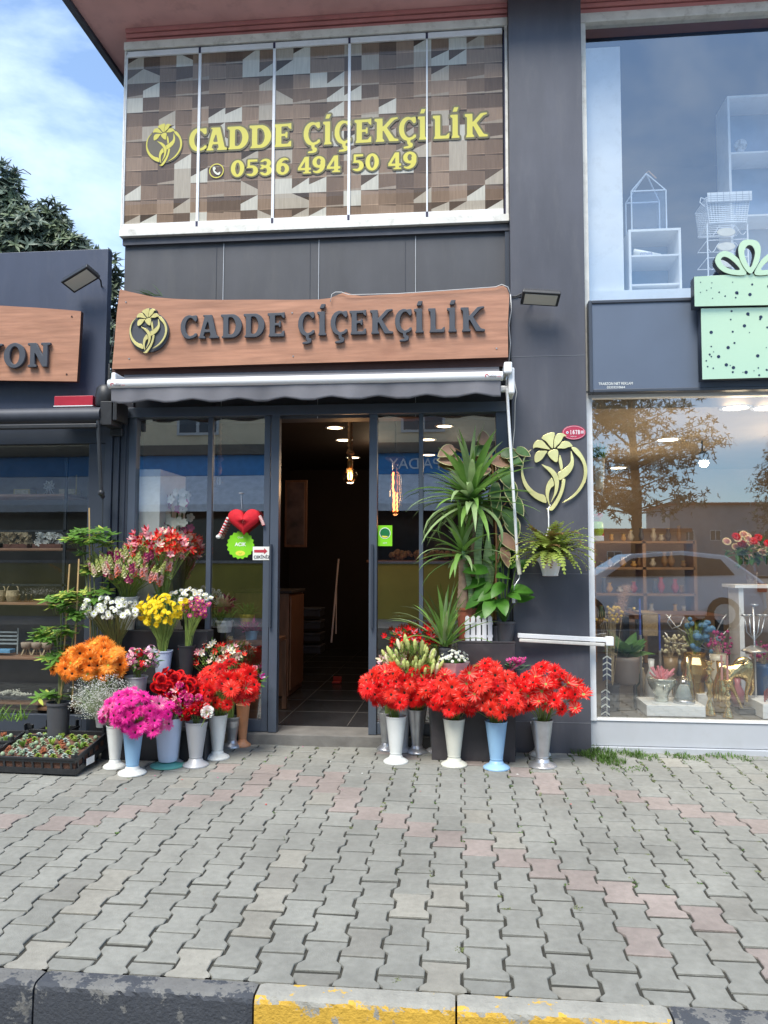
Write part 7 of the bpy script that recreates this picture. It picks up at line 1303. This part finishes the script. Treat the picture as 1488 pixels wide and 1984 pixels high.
# striped wall hanging by the window frame, glass tubes, silver tray and candelabrum, roses
o = thing('wall_hanging', tuple(P(1175, 1390, .15)), 'navy and white chevron feather hanging near the pillar', 'wall hanging'); k = MB()
for i in range(16):
    for sx in (-1, 1):
        for v0, v1, u0 in ((1270, 1315, 1176), (1335, 1392, 1173)):
            t_ = i / 16; p = P(u0, v0 + (v1 - v0) * t_, .15); k.add([p, p + Vector((0, 0, -.010)), p + Vector((sx * .035, 0, -.035)), p + Vector((sx * .035, 0, -.022))], [(0, 1, 2, 3)], 0 if i % 4 else 1)
k.build('feathers', [pbr('navy feather', (.03, .04, .09), .7), M_prw], o); k = MB(); k.tube([P(1176, 1232, .15), P(1176, 1395, .15)], .003, 5); k.ball(tuple(P(1176, 1240, .15)), .016, 0, 8, 6); k.build('cord', M_prw, o)
for i in range(9): c = P(1482 + 7 * (i % 3) * 1.2 + 3 * (i // 3), 1360, .30 + .07 * (i // 3)); c.z = z2_ + .001; o = thing('glass_tube', tuple(c), 'thin glass tube, %s from the left on the white block at right' % ['first', 'second', 'third', 'fourth', 'fifth', 'sixth', 'seventh', 'eighth', 'ninth'][i], 'glass tube', 'glass tubes on the right display block'); k = MB(); k.lathe([(.009, 0), (.009, .20)], tuple(c), 10); k.build('tube', M_glz, o); k = MB(); k.lathe([(.006, .002), (.006, .09)], tuple(c), 8); k.build('filling', pbr('red filling', (.35, .05, .05), .6), o)
c = P(1462, 1262, .55); o = thing('candelabrum', (c.x, .55, DZ), 'silver candelabrum with crystal cups right of the blue flowers', 'candelabrum'); k = MB(); k.tube([(c.x, .55, DZ + .002), (c.x, .55, P(1462, 1175, .55).z)], .010, 8); k.lathe([(.11, 0), (.10, .01), (.03, .05)], (c.x, .55, P(1462, 1262, .55).z), 20)
k.lathe([(.08, .002), (.02, .03)], (c.x, .55, DZ), 20)
for sx in (-1, -.5, .5, 1): e = P(1462 + 20 * sx, 1195, .55); k.tube([(c.x, .55, P(1462, 1240, .55).z), (c.x + sx * .06, .55, P(1462, 1225, .55).z), tuple(e)], .005, 5); k.lathe([(.01, 0), (.028, .012), (.03, .02)], tuple(e), 12)
k.lathe([(.01, 0), (.03, .012), (.032, .02)], tuple(P(1462, 1175, .55)), 12); k.build('frame', M_steel, o, True)
c = P(1455, 1055, .9); o = thing('rose_bouquet', (c.x, .9, P(1455, 1130, .9).z), 'peach and red roses in a vase high at the right edge of the display', 'bouquet')
for i in range(24): f = bpy.data.objects.new('flower', rg.choice(RS(F_lpk, F_cream) if i % 4 else RS(F_red, F_crim))); COL.objects.link(f); f.parent = o; p = c + Vector((rg.gauss(0, .12), rg.gauss(0, .05), rg.gauss(0, .05))); f.matrix_local = Matrix.Translation(p - wloc(o)) @ Matrix.Rotation(R(60), 4, 'X') @ Matrix.Scale(.034, 4)
k = MB(); [leafblade(k, c + Vector((rg.gauss(0, .1), rg.gauss(0, .04), -.08 + rg.gauss(0, .04))), (rg.uniform(-1, 1), rg.uniform(-1, 0), rg.uniform(-.6, .6)), (0, -.4, 1), .09, .035, 0) for _ in range(80)]; k.build('foliage', G_dk, o); k = MB(); k.lathe([(.04, 0), (.055, .1), (.04, .2)], (c.x, .9, P(1455, 1130, .9).z), 16); k.build('vase', M_clear, o); 
k = MB(); k.box(c.x - .2, c.x + .7, .75, 1.1, P(1455, 1132, .9).z - .03, P(1455, 1132, .9).z - .002); k.box(c.x - .16, c.x - .12, .78, 1.05, DZ, P(1455, 1132, .9).z - .031); o = k.build('side_table', M_white, None, label='white side table under the rose bouquet at the right edge', cat='table')
o = thing('gold_branch', tuple(P(1345, 1260, .9)), 'curly silver branch ornament behind the blue flowers', 'ornament'); k = MB(); 
for pts in ([(1290, 1190), (1310, 1215), (1345, 1235), (1375, 1262)], [(1288, 1225), (1300, 1245), (1335, 1248), (1380, 1262)], [(1370, 1268), (1385, 1230), (1400, 1200), (1408, 1190)], [(1372, 1266), (1395, 1235), (1415, 1215)], [(1300, 1190), (1293, 1205), (1302, 1218), (1318, 1212), (1325, 1195)]): k.tube([P(u, v, .95) for u, v in pts], .006, 5)
k.tube([P(1375, 1262, .95), Vector((P(1375, 1262, .95).x, .95, DZ))], .006, 5); k.build('wire', M_steel, o, True)
for j, (u, v) in enumerate(((1240, 1200), (1278, 1230))): p = P(u, v, .9); o = thing('taper_candle', (p.x, .9, DZ), ['left', 'right'][j] + ' one of two tall blue taper candles behind the pink coral', 'candle', 'blue taper candles'); k = MB(); k.tube([(p.x, .9, P(u, v + 30, .9).z), (p.x, .9, P(u, v - 40, .9).z)], .009, 8); k.build('candle', pbr('blue wax', (.05, .08, .35), .5), o); k = MB(); k.lathe([(.04, .002), (.012, .03), (.012, P(u, v + 30, .9).z - DZ)], (p.x, .9, DZ), 12); k.build('holder', M_steel, o)

# more goods standing on the display floor
rg = random.Random(91)
wares = [('dark green glass jug', (.03, .09, .05)), ('white ceramic vase', (.72, .72, .70)), ('bronze coloured bowl', (.30, .20, .10)), ('smoky grey glass vase', (.14, .15, .17)), ('gold ribbed vase', None), ('cream lamp base', (.62, .56, .45)), ('black candle holder', (.03, .03, .035)), ('rose coloured bottle', (.55, .22, .24)), ('silver goblet', 0), ('blue glazed pot', (.06, .14, .30)), ('white tall cylinder vase', (.75, .75, .74)), ('copper lantern', (.42, .20, .10)), ('beige stoneware jar', (.45, .38, .28)), ('gold goblet', None), ('white milk jug', (.7, .7, .68)), ('grey marble bowl', (.4, .4, .42))]
wpos = [(1232, .95), (1262, .85), (1300, .95), (1318, 1.0), (1332, .55), (1392, .65), (1400, .95), (1428, .75), (1465, .85), (1480, .75), (1440, 1.1), (1345, 1.15), (1240, 1.2), (1395, .45), (1290, .72), (1374, .85)]
for (nm, col), (u, Y) in zip(wares, wpos):
    c = P(u, 1300, Y); h = rg.uniform(.22, .48); r = rg.uniform(.045, .075); m = M_goldc if col is None else (M_steel if col == 0 else pbr(nm, col, .3, 0, .1, 8)); o = thing('vase', (c.x, Y, DZ), nm + ' standing deeper in the display window at right', 'vase', 'wares on the display floor')
    sh_ = rg.random(); k = MB(); pr_ = [(r * .7, .002), (r, h * .3), (r * .9, h * .55), (r * .35, h * .8), (r * .45, h), (r * .38, h)] if sh_ < .4 else ([(r * .6, .002), (r * .2, h * .15), (r * .18, h * .5), (r * .9, h * .7), (r, h), (r * .9, h)] if sh_ < .7 else [(r * .8, .002), (r * .85, h * .5), (r, h * .9), (r * .9, h)])
    k.lathe(pr_, (c.x, Y, DZ), 18); k.build('body', m, o, True); k = MB(); k.lathe([(pr_[-2][0] * 1.05, h + .001), (pr_[-2][0] * 1.05, h + .008)], (c.x, Y, DZ), 18, cap0=False, cap1=False); k.build('rim', m, o, True)
    if sh_ > .5:
        k = MB()
        for i in range(26): a = rg.uniform(0, 6.28); e = Vector((c.x, Y, DZ + h)) + Vector((math.cos(a) * rg.uniform(.02, .09), math.sin(a) * .05, rg.uniform(.05, .2))); k.tube([(c.x, Y, DZ + h - .03), e], .0016, 3, 0, False); k.ball(tuple(e), rg.uniform(.008, .018), 1, 6, 4)
        k.build('dried_flowers', [M_straw, [F_lpk, F_cream, F_wh, F_pur][rg.randrange(4)]], o)
# ------------------------------------------------------------------ upstairs display
FU = P(1250, 572, .2).z
o = thing('floor_slab', (XW + 2, 1, 2.95), 'pale floor of the upstairs display', 'floor'); k = MB(); k.box(XW + .06, XR - .01, .058, 2.59, 2.95, FU); k.build('slab', M_white, o)
k = MB(); a = P(1201, 90, .1); k.box(XW + .06, a.x, .1, .15, FU + .002, a.z); o = thing('wall_panel', (a.x, .5, FU), 'tall pale panel standing behind the left of the upper display glass', 'panel'); k.build('panel', M_white, o); k = MB(); k.box(a.x - .012, a.x, .151, .8, FU + .002, a.z); k.build('return', M_white, o)
def cube_shelf(label, u0, u1, v0, v1, Y, dp, shelves):
    a, b = P(u0, v1, Y), P(u1, v0, Y); o = thing('cube_shelf', ((a.x + b.x) / 2, Y + dp / 2, FU), label, 'shelf', 'white shelves upstairs'); t_ = .02; zb5 = FU + .002
    for bxs in ((a.x, a.x + t_, Y, Y + dp, zb5, b.z - t_ - .001), (b.x - t_, b.x, Y, Y + dp, zb5, b.z - t_ - .001)): k = MB(); k.box(*bxs); k.build('side', M_white, o)
    k = MB(); k.box(a.x, b.x, Y, Y + dp, b.z - t_, b.z); k.build('top', M_white, o); k = MB(); k.box(a.x + t_ + .001, b.x - t_ - .001, Y + dp - .012, Y + dp, zb5, b.z - t_ - .001); k.build('back', pbr('blue grey board', (.25, .36, .52), .6), o)
    for v in shelves: z = P(u0, v, Y).z; k = MB(); k.box(a.x + t_ + .001, b.x - t_ - .001, Y + .002, Y + dp - .013, z, z + .015); k.build('shelf_board', M_white, o)
    return b.z
zt1 = cube_shelf('white open cube shelf below the lantern upstairs', 1220, 1319, 441, 570, .15, .35, [498, 554]); zt2 = cube_shelf('tall white open shelf at the right edge upstairs', 1419, 1560, 178, 570, .45, .3, [298, 420])
o = thing('lantern', (P(1256, 440, .3).x, .32, zt1), 'white framed glass lantern standing on the open cube shelf upstairs', 'lantern'); a, b = P(1224, 430, .22), P(1290, 368, .22); ap = P(1252, 336, .32); yb = .44; fm_ = pbr('pale lantern frame', (.55, .62, .72), .4)
k = MB()
for x, y in ((a.x, .22), (b.x, .22), (a.x, yb), (b.x, yb)): k.bar((x, y, zt1 + .002), (x, y, b.z), .010, .010); k.bar((x, y, b.z), tuple(ap), .009, .009)
for z in (zt1 + .008, b.z): k.bar((a.x, .22, z), (b.x, .22, z), .01, .01); k.bar((a.x, yb, z), (b.x, yb, z), .01, .01)
k.build('frame', fm_, o); k = MB(); k.tube([ap, ap + Vector((.02, 0, .02)), ap + Vector((.08, -.02, -.06))], .006, 6); k.build('strap', pbr('leather strap', (.42, .24, .12), .6), o); k = MB(); k.box(a.x + .01, b.x - .01, .23, yb - .01, zt1 + .003, zt1 + .006); k.build('floor', fm_, o); k = MB(); k.box(a.x + .008, b.x - .008, .226, .228, zt1 + .012, b.z - .004); k.build('pane', M_clear if False else glass('lantern glass', (.9, .93, .97), .08), o)
o = thing('baskets', (P(1405, 560, .5).x, .6, FU), 'white wicker basket on top of a wire stand upstairs', 'basket'); M_wk = pbr('white wicker', (.70, .74, .80), .6, 0, .1, 20)
def wick(nm, u0, u1, v0, v1, Y0, Y1, n, m):
    for i in range(n):
        t_ = i / (n - 1); a = P(u0 + (7 * t_), v0 + (v1 - v0) * t_, Y0); b = P(u1 - 7 * t_, v0 + (v1 - v0) * t_ - 2, Y0); k.tube([(a.x, Y0, a.z), (b.x, Y0, a.z), (b.x, Y1, a.z), (a.x, Y1, a.z), (a.x, Y0, a.z)], .0042, 5)
    for i in range(15): t_ = i / 14; a = P(u0 + (u1 - u0) * t_, v0, Y0); b = P(u0 + 7 + (u1 - u0 - 14) * t_, v1, Y0); k.tube([(a.x, Y0, a.z), (b.x, Y0, b.z)], .003, 4)
k = MB(); wick('w', 1368, 1453, 383, 432, .10, .40, 14, M_wk); k.tube([P(1365, 400, .15), P(1356, 392, .15), P(1358, 383, .15), P(1366, 386, .15)], .005, 5); k.build('basket', M_wk, o)
k = MB(); a = P(1370, 383, .09); b = P(1456, 373, .09); k.box(a.x, b.x, .08, .086, a.z - .045, b.z + .01); k.build('lining', pbr('white lining', (.72, .74, .76), .8, 0, .05, 10), o); k = MB(); [k.box(a.x, b.x, .0785, .0795, a.z - .042 + .017 * i, a.z - .040 + .017 * i) for i in range(4)]; [k.box(a.x + (b.x - a.x) * (i + .5) / 7, a.x + (b.x - a.x) * (i + .5) / 7 + .002, .077, .078, a.z - .045, b.z + .01) for i in range(7)]; k.build('check', pbr('grey check', (.15, .17, .22), .7), o)
o = thing('wire_stand', (P(1405, 560, .6).x, .6, FU), 'scrolled white wire stand with oval plaques under the white basket', 'stand'); k = MB()
for u in (1370, 1448):
    for y in (.12, .38): k.tube([P(u, 434, y), (P(u, 434, y).x, y, FU + .003)], .006, 6)
for v in (434, 466, 500, 535): a, b = P(1370, v, .12), P(1448, v - 2, .12); k.tube([(a.x, .12, a.z), (b.x, .12, a.z), (b.x, .38, a.z), (a.x, .38, a.z), (a.x, .12, a.z)], .004, 5); c = P(1409, v + 14, .11); [k.tube([c + Vector((s_ * .03 + s_ * .12 * t, 0, .045 * math.sin(t * 6) * (1 - t * .3))) for t in [i / 10 for i in range(11)]], .003, 4) for s_ in (-1, 1)]
k.build('wire', M_wk, o)
for v in (450, 478, 510): c = P(1407, v, .10); k = MB(); k.M = Matrix.Translation((c.x, .10, c.z)) @ Matrix.Rotation(R(90), 4, 'X') @ Matrix.Scale(.5, 4, (0, 1, 0)); k.lathe([(.075, 0), (.07, .008)], n=20); k.build('plaque', pbr('cream plaque', (.66, .62, .52), .5, 0, .1, 14), o)
a = P(1245, 497, .2); o = thing('rolled_print', (a.x, .2, a.z), 'white printed roll lying on the upper board of the open cube shelf', 'paper roll'); k = MB(); k.tube([P(1228, 489, .2), P(1280, 494, .22)], [.030, .010], 10); k.build('roll', M_prw, o, True); text('OZVER', P(1240, 493, .17).x, P(1240, 495, .17).z, .024, .168, pbr('blue mark', (.1, .12, .4), .4), o, 'lettering', .001)
c = P(1435, 292, .55); o = thing('white_ball', (c.x, .55, P(1435, 298, .45).z + .016), 'white patterned ball ornament on the tall shelf upstairs', 'ornament'); k = MB(); k.ball((c.x, .55, P(1435, 282, .55).z), .055, 0, 16, 10); k.build('ball', pbr('speckled white', (.66, .68, .70), .7, 0, .6, 30, .6, 40), o, True); k = MB(); k.lathe([(.03, -.07), (.03, -.05)], (c.x, .55, P(1435, 282, .55).z), 12); k.build('foot', M_wk, o)
# ------------------------------------------------------------------ right hand sign: dark panel and green gift box
o = thing('panel_sign', (P(1300, 700, -.1).x, -.1, P(1300, 758, -.1).z), 'blank blue grey sign panel over the display window behind the gift box', 'sign'); YP = -.14; M_pan = pbr('blue grey sign panel', (.115, .145, .20), .45, .1, .05, 3); M_panr = pbr('sign panel rim', (.06, .07, .09), .35, .1, .06, 4)
zp1, zp2 = P(1250, 579, YP).z, P(1250, 759, YP).z; xp0 = P(1141, 660, YP).x; k = MB(); k.box(xp0 + .02, XR, YP + .006, -.05, zp2 + .02, zp1 - .02); k.build('face', M_pan, o)
k = MB(); k.box(xp0, xp0 + .028, YP - .006, -.048, zp2, zp1); k.box(xp0 + .0285, XR, YP - .006, -.048, zp1 - .028, zp1); k.box(xp0 + .0285, XR, YP - .006, -.048, zp2, zp2 + .028); k.build('rim', M_panr, o, bevel=.006)
text('TRABZON NET REKLAM', P(1160, 746, YP).x, P(1160, 746, YP).z, .022, YP + .004, M_prw, o, 'lettering', .0012, width=P(1226, 744, YP).x - P(1160, 746, YP).x); text('05333210664', P(1176, 752, YP).x, P(1176, 752.5, YP).z, .019, YP + .004, M_prw, o, 'lettering', .0012, width=P(1211, 750, YP).x - P(1176, 750, YP).x)
M_green = pbr('glossy mint panel', (.50, .64, .42), .06, .35, .02, 3, spec=.8); M_gedge = pbr('gift box edge', (.02, .03, .05), .4); o = thing('gift_box_sign', (P(1470, 640, -.25).x, -.25, P(1430, 737, -.25).z), 'big mint green gift box sign with a bow and dark dots', 'sign'); YB = -.26
def gp(nm, pts, y, d_, holes=[]):
    cu = [[(P(u, v, y).x, P(u, v, y).z) for u, v in pts]] + [[(P(u, v, y).x, P(u, v, y).z) for u, v in h] for h in holes]
    shape(nm, cu, 1, 1, (0, 0), y, .006, M_green, o); s = shape(nm + '_edge', [[((x), (z)) for x, z in c_] for c_ in cu], 1, 1, (0, 0), y + .0075, d_, M_gedge, o)
gp('lid', [(1345, 536), (1640, 520), (1640, 588), (1346, 593.5)], YB - .03, .09); gp('box', [(1358, 597), (1640, 592), (1640, 727), (1361, 735)], YB, .09)
bo = cat([(1452, 528), (1440, 524), (1418, 506), (1410, 480), (1419, 468), (1434, 464), (1448, 469), (1456, 484)]); lob = cat([(1455, 535), (1425, 530), (1400, 525), (1386, 512), (1384, 497), (1396, 486), (1412, 490), (1432, 505)], 4)
gp('bow_loop', cat([(1454, 530), (1443, 520), (1433, 500), (1431, 480), (1438, 467), (1453, 464), (1468, 468), (1474, 482), (1471, 505), (1462, 522)]), YB - .05, .06, [cat([(1454, 518), (1446, 505), (1442, 488), (1448, 476), (1457, 476), (1463, 488), (1460, 505)])])
gp('bow_loop', cat([(1446, 531), (1420, 532), (1398, 524), (1386, 508), (1390, 493), (1404, 486), (1420, 492), (1436, 508)]), YB - .042, .06, [cat([(1434, 522), (1414, 521), (1400, 512), (1397, 502), (1404, 497), (1418, 504)])])
gp('bow_loop', cat([(1462, 531), (1488, 532), (1510, 524), (1522, 508), (1518, 493), (1504, 486), (1488, 492), (1472, 508)]), YB - .042, .06, [cat([(1474, 522), (1494, 521), (1508, 512), (1511, 502), (1504, 497), (1490, 504)])])
k = MB(); rg = random.Random(44)
for i in range(95):
    u, v = rg.uniform(1350, 1600), rg.uniform(545, 728)
    if 586 < v < 602 or (v > 595 and u < 1366): continue
    y = YB - .0312 if v < 590 else YB - .0012; p = P(u, v, y); r = rg.choice([.004, .006, .008, .013]); k.M = Matrix.Translation((p.x, y, p.z)) @ Matrix.Rotation(R(90), 4, 'X'); k.lathe([(r, 0), (r, .0012)], n=10)
k.M = None; k.build('dots', pbr('navy dots', (.01, .02, .06), .4), o, kind='stuff')
# ------------------------------------------------------------------ tree behind the kiosk
M_bark = pbr('tree bark', (.10, .075, .055), .9, 0, .25, 8, .6, 20); G_t1 = pm('evergreen leaf', (.15, .20, .16), .25, .35, .3, 6); G_t2 = pm('lighter evergreen leaf', (.22, .28, .17), .3, .35, .3, 6)
def leafcloud(k, c, r, n, rg, L_=.11, w=.035, nl=6):
    for i in range(n):
        d = Vector((rg.gauss(0, 1), rg.gauss(0, 1), rg.gauss(0, 1))).normalized() * rg.random() ** .33; p = Vector(c) + Vector((d.x * r[0], d.y * r[1], d.z * r[2])); ax = (d + Vector((0, -.2, .7))).normalized(); q = ax.to_track_quat('Z', 'Y').to_matrix(); m = 1 if rg.random() < .3 else 0
        for j in range(nl): a = 6.283 * j / nl + rg.random(); leafblade(k, p, q @ Vector((math.cos(a), math.sin(a), rg.uniform(.1, .9))), q @ Vector((0, 0, 1)), L_ * rg.uniform(.7, 1.2), w, m, .2, 2)
tr = thing('evergreen_tree', (P(60, 500, 2.2).x, 2.2, 0), 'dense evergreen tree rising behind the kiosk at the left', 'tree'); k = MB(); s = MB(); rg = random.Random(55)
for (u, v, ru, rv, n) in [(-40, 420, 70, 90, 260), (10, 380, 34, 50, 90), (12, 340, 16, 28, 26), (60, 440, 62, 48, 250), (110, 440, 26, 34, 60), (105, 405, 14, 18, 16), (140, 480, 40, 26, 90), (165, 490, 30, 14, 30), (212, 560, 16, 80, 90), (215, 650, 18, 60, 80), (30, 480, 90, 40, 240), (217, 690, 14, 50, 40)]:
    c, r = pxb(u, v, ru, rv, 2.4, .9); r = (r[0], max(r[1], .2), r[2]); leafcloud(k, c, r, n, rg, .13, .038)
    s.tube([(P(40, 600, 2.5).x, 2.5, 1.5), c.lerp(Vector((P(40, 600, 2.5).x, 2.5, 2)), .4) + Vector((0, 0, .3)), c], .03, 6, 0, True, .008)
s.tube([(P(40, 600, 2.5).x, 2.5, 0), (P(40, 600, 2.5).x, 2.5, 1.7)], .11, 9, 0, True, .08); s.tube([P(u, v, 2.3) for u, v in [(5, 345), (15, 318), (22, 309)]], .006, 4); s.tube([P(u, v, 2.3) for u, v in [(28, 335), (45, 328), (60, 338)]], .006, 4)
k.build('crown', [G_t1, G_t2], tr); s.build('trunk', M_bark, tr)
k = MB(); c = P(285, 562, .06); rg = random.Random(5)
for i in range(16): longleaf(k, P(300 + rg.uniform(-14, 16), 574, -.18), rg.choice([2.8, 3.1, 3.4]), rg.uniform(.1, .9), rg.uniform(.08, .2), .012, .4, 0, 4)
k.build('weed', G_leaf, None, label='small green weed growing on top of the big wooden sign at its left', cat='weed')
# bits in the gap between kiosk and shop
k = MB(); k.tube([P(u, v, -.03) for u, v in [(209, 705), (209, 755), (206, 775)]], .02, 10); k.tube([P(u, v, .0) for u, v in [(208, 640), (212, 600), (222, 640), (214, 690)]], .004, 5); k.build('cable', M_conc, None, label='grey conduit and loose wire in the gap beside the kiosk', cat='cable')
# ------------------------------------------------------------------ across the street, seen in the glass
M_beige = pbr('beige render', (.80, .66, .44), .85, 0, .08, 1.5, dirt=.2, dcol=(.4, .33, .25)); M_win = pbr('dark window glass', (.04, .05, .06), .1); M_blue = pbr('blue shop fascia', (.06, .27, .58), .5); M_wstrip = pbr('white awning cloth', (.85, .86, .88), .6); M_yw = pbr('mustard wall', (.34, .28, .04), .7, 0, .15, 2); M_greyb = pbr('grey render', (.30, .31, .32), .85, 0, .1, 1); M_rtile = pbr('roof tiles', (.25, .10, .07), .8)
def bld(label, x0, x1, y, d_, h, m, floors, step, roof=None, blue=False, dark=None):
    o = thing('apartment_building', ((x0 + x1) / 2, y - d_ / 2, -.1), label, 'building'); k = MB(); k.box(x0, x1, y - d_, y, -.1 if not blue else 4.75, h); 
    if blue: k.box(x0, x1, y - d_, y - .6, -.1, 4.748)
    k.build('wall', m, o)
    zz = 5.3 if blue else 1.2
    while zz + 1.6 < h:
        x = x0 + step / 2
        while x < x1 - 1:
            k = MB(); k.box(x, x + 1.3, y, y + .05, zz, zz + 1.3); f = k.build('window', pbr('white window frame', (.6, .6, .58), .5), o); k = MB(); k.box(x + .08, x + .6, y + .051, y + .06, zz + .08, zz + 1.22); k.box(x + .7, x + 1.22, y + .051, y + .06, zz + .08, zz + 1.22); k.build('pane', M_win, f); x += step
        zz += 3
    if roof: k = MB(); k.box(x0 - .4, x1 + .4, y - d_, y + .5, h, h + .3); k.build('roof', roof, o)
    return o
A = bld('beige building across the street with a blue shop fascia', -34, 2.4, -16, 10, 12, M_beige, 3, 3.4, M_rtile, True)
k = MB(); k.box(-34, 2.4, -15.98, -15.6, 4.66, 4.95); k.build('cornice', pbr('shadowed cornice', (.16, .14, .11), .8), A); k = MB(); k.box(-34, 2.4, -16.0, -15.8, 4.05, 4.655); k.build('shop_fascia', M_blue, A); k = MB(); k.add([(-34, -15.8, 4.04), (2.4, -15.8, 4.04), (2.4, -14.6, 3.1), (-34, -14.6, 3.1)], [(0, 1, 2, 3)]); k.box(-34, 2.4, -14.62, -14.58, 2.9, 3.1); k.build('shop_awning', M_wstrip, A)  # shade on the cornice is put into its dark colour
k = MB(); k.box(-34, 2.4, -16.6, -16.5, .1, 3.9); k.build('shop_front', M_win, A)
t_ = text("BUPA'DAY", 0, 4.2, .32, -15.79, M_wstrip, A, 'lettering', .02, 'CENTER'); t_.data.transform(Matrix.Translation((-1.0 - wloc(A).x, 0, 0)) @ Matrix.Rotation(math.pi, 4, 'Z') @ Matrix.Translation((0 + wloc(A).x, 0, 0))); 
bbm = [v.co.y for v in t_.data.vertices]; t_.data.transform(Matrix.Translation((0, (-15.78 - wloc(A).y) - sum(bbm) / len(bbm), 0)))
yw = thing('garden_wall', (-6, -12.2, .12), 'long low mustard wall on the far side of the street', 'wall'); k = MB(); k.box(-20, 1.2, -12.3, -12.1, -.1, 1.45); k.build('wall', M_yw, yw); k = MB(); k.box(-20.05, 1.25, -12.35, -12.05, 1.452, 1.52); k.build('coping', M_conc, yw)
bld('grey four storey apartment block far across the street', 26, 44, -92, 12, 8.6, M_greyb, 4, 3.2, M_rtile); bld('paler apartment block farther along the far side', 50, 74, -95, 12, 7.2, M_beige, 3, 3.6, M_rtile); bld('low pinkish building beyond the far pavement', 8, 20, -64, 8, 4.2, pbr('pink render', (.45, .28, .22), .8), 2, 3.4, M_rtile)
def tree2(label, x, y, h, rr, seed, n, z0=2.2, m=(G_t1, G_t2)):
    rg = random.Random(seed); o = thing('street_tree', (x, y, -.12), label, 'tree', 'trees across the street'); s = MB(); s.tube([(x, y, -.12), (x + .1, y, h * .4), (x - .05, y, h * .8), (x, y, h)], [.16, .12, .06, .02], 9); k = MB()
    for i in range(int(n / 9)):
        t_ = rg.random(); z = z0 + (h - z0) * t_; a = rg.uniform(0, 6.28); rad = rr * (1 - t_ * .75) * rg.uniform(.35, 1); e = Vector((x + math.cos(a) * rad, y + math.sin(a) * rad, z + rg.uniform(-.2, .3))); s.tube([(x, y, z - .25), e], .025, 5, 0, True, .006)
        leafcloud(k, e, (.6, .6, .30), 26, rg, .13, .035, 5)
    k.build('crown', list(m), o); s.build('trunk', M_bark, o)
M_br = pm('brownish conifer needles', (.065, .062, .040), .1); tree2('big brownish conifer across the street', 4.3, -13.2, 7.6, 2.3, 201, 1100, 2.9, (M_br, G_t1)); tree2('small conifer farther back across the street', 12.5, -24, 6.6, 1.8, 202, 700, 2.2, (M_br, G_t1)); tree2('evergreen near the far pavement at the right', 10.8, -13.0, 7.5, 2.0, 203, 500, 3.2); tree2('evergreen between the two far apartment blocks', 30, -44, 11, 3.5, 204, 300, 2.5)
# white car at the far kerb
o = thing('parked_car', (4.0, -10.8, .125), 'white hatchback parked at the far kerb across the street', 'car'); cx, cy, cz = 4.0, -10.8, .125; wpaint = pbr('white car paint', (.90, .90, .90), .2, 0, .02, 3, coat=.6); Lc = 2.2
o.location = (cx, cy, cz)
prof = [(-2.2, .35), (-2.22, .75), (-2.0, .98), (-1.15, 1.12), (-.45, 1.55), (.6, 1.62), (1.5, 1.52), (2.05, 1.12), (2.2, .95), (2.22, .45), (2.1, .3), (-2.1, .28)]
k = MB(); n_ = len(prof); sec = [(-.86, .96), (-.80, 1.0), (.80, 1.0), (.86, .96)]; vs = []
for yy, s_ in sec:
    for x_, z_ in prof: vs.append((cx + x_ * s_, cy + (yy if z_ < 1.0 else yy * .82), cz + z_))
k.add(vs, [(i * n_ + j, i * n_ + (j + 1) % n_, (i + 1) * n_ + (j + 1) % n_, (i + 1) * n_ + j) for i in range(3) for j in range(n_)] + [tuple(range(n_))[::-1], tuple(range(3 * n_, 4 * n_))]); k.build('body', wpaint, o, bevel=.03)
for sy in (-1, 1):
    k = MB(); y_ = cy + sy * .735; pts = [(-.95, 1.08), (-.42, 1.46), (.55, 1.53), (1.35, 1.44), (1.62, 1.12)]; k.prism([(cx + a, cz + b) for a, b in pts], y_ - .02, y_ + .02); k.build('side_window', M_win, o)
    for xx in (-1.35, 1.35):
        k = MB(); k.M = Matrix.Translation((cx + xx, cy + sy * .80, cz + .33)) @ Matrix.Rotation(R(90), 4, 'X'); k.lathe([(.33, -.11), (.34, 0), (.33, .11)], n=28); wh = k.build('wheel', pbr('tyre rubber', (.02, .02, .02), .8), o, True); k = MB(); k.M = Matrix.Translation((cx + xx, cy + sy * .80, cz + .33)) @ Matrix.Rotation(R(90), 4, 'X'); k.lathe([(.21, -.118), (.21, .118)], n=20); k.build('rim', M_steel, wh)
for xx, nm, m in ((-2.16, 'headlight', M_prw), (2.12, 'tail_light', M_heart)):
    for sy in (-1, 1): k = MB(); k.box(cx + xx - .08, cx + xx + .08, cy + sy * .62, cy + sy * .87, cz + .78, cz + .95); k.build(nm, m, o, bevel=.01)
# petals and specks fallen on the paving
rg = random.Random(404); fp = MB()
for (u, v) in [(668, 1532), (420, 1508), (560, 1470), (640, 1478), (700, 1500), (905, 1520), (1005, 1502), (1110, 1560), (240, 1530), (520, 1560), (820, 1535), (350, 1512), (590, 1448), (300, 1505)]:
    p = G(u + rg.uniform(-6, 6), v); a = rg.uniform(0, 6.28); z = gz(p.y) + .006; s_ = rg.uniform(.006, .013); fp.add([(p.x + math.cos(a) * s_, p.y + math.sin(a) * s_, z), (p.x - math.sin(a) * s_ * .5, p.y + math.cos(a) * s_ * .5, z + .003), (p.x - math.cos(a) * s_, p.y - math.sin(a) * s_, z), (p.x + math.sin(a) * s_ * .5, p.y - math.cos(a) * s_ * .5, z + .001)], [(0, 1, 2, 3)], rg.randrange(3))
fp.build('fallen_petals', [F_mag, F_red, F_wh], None, kind='stuff', label='scattered fallen petals on the paving in front of the vases', cat='petals')
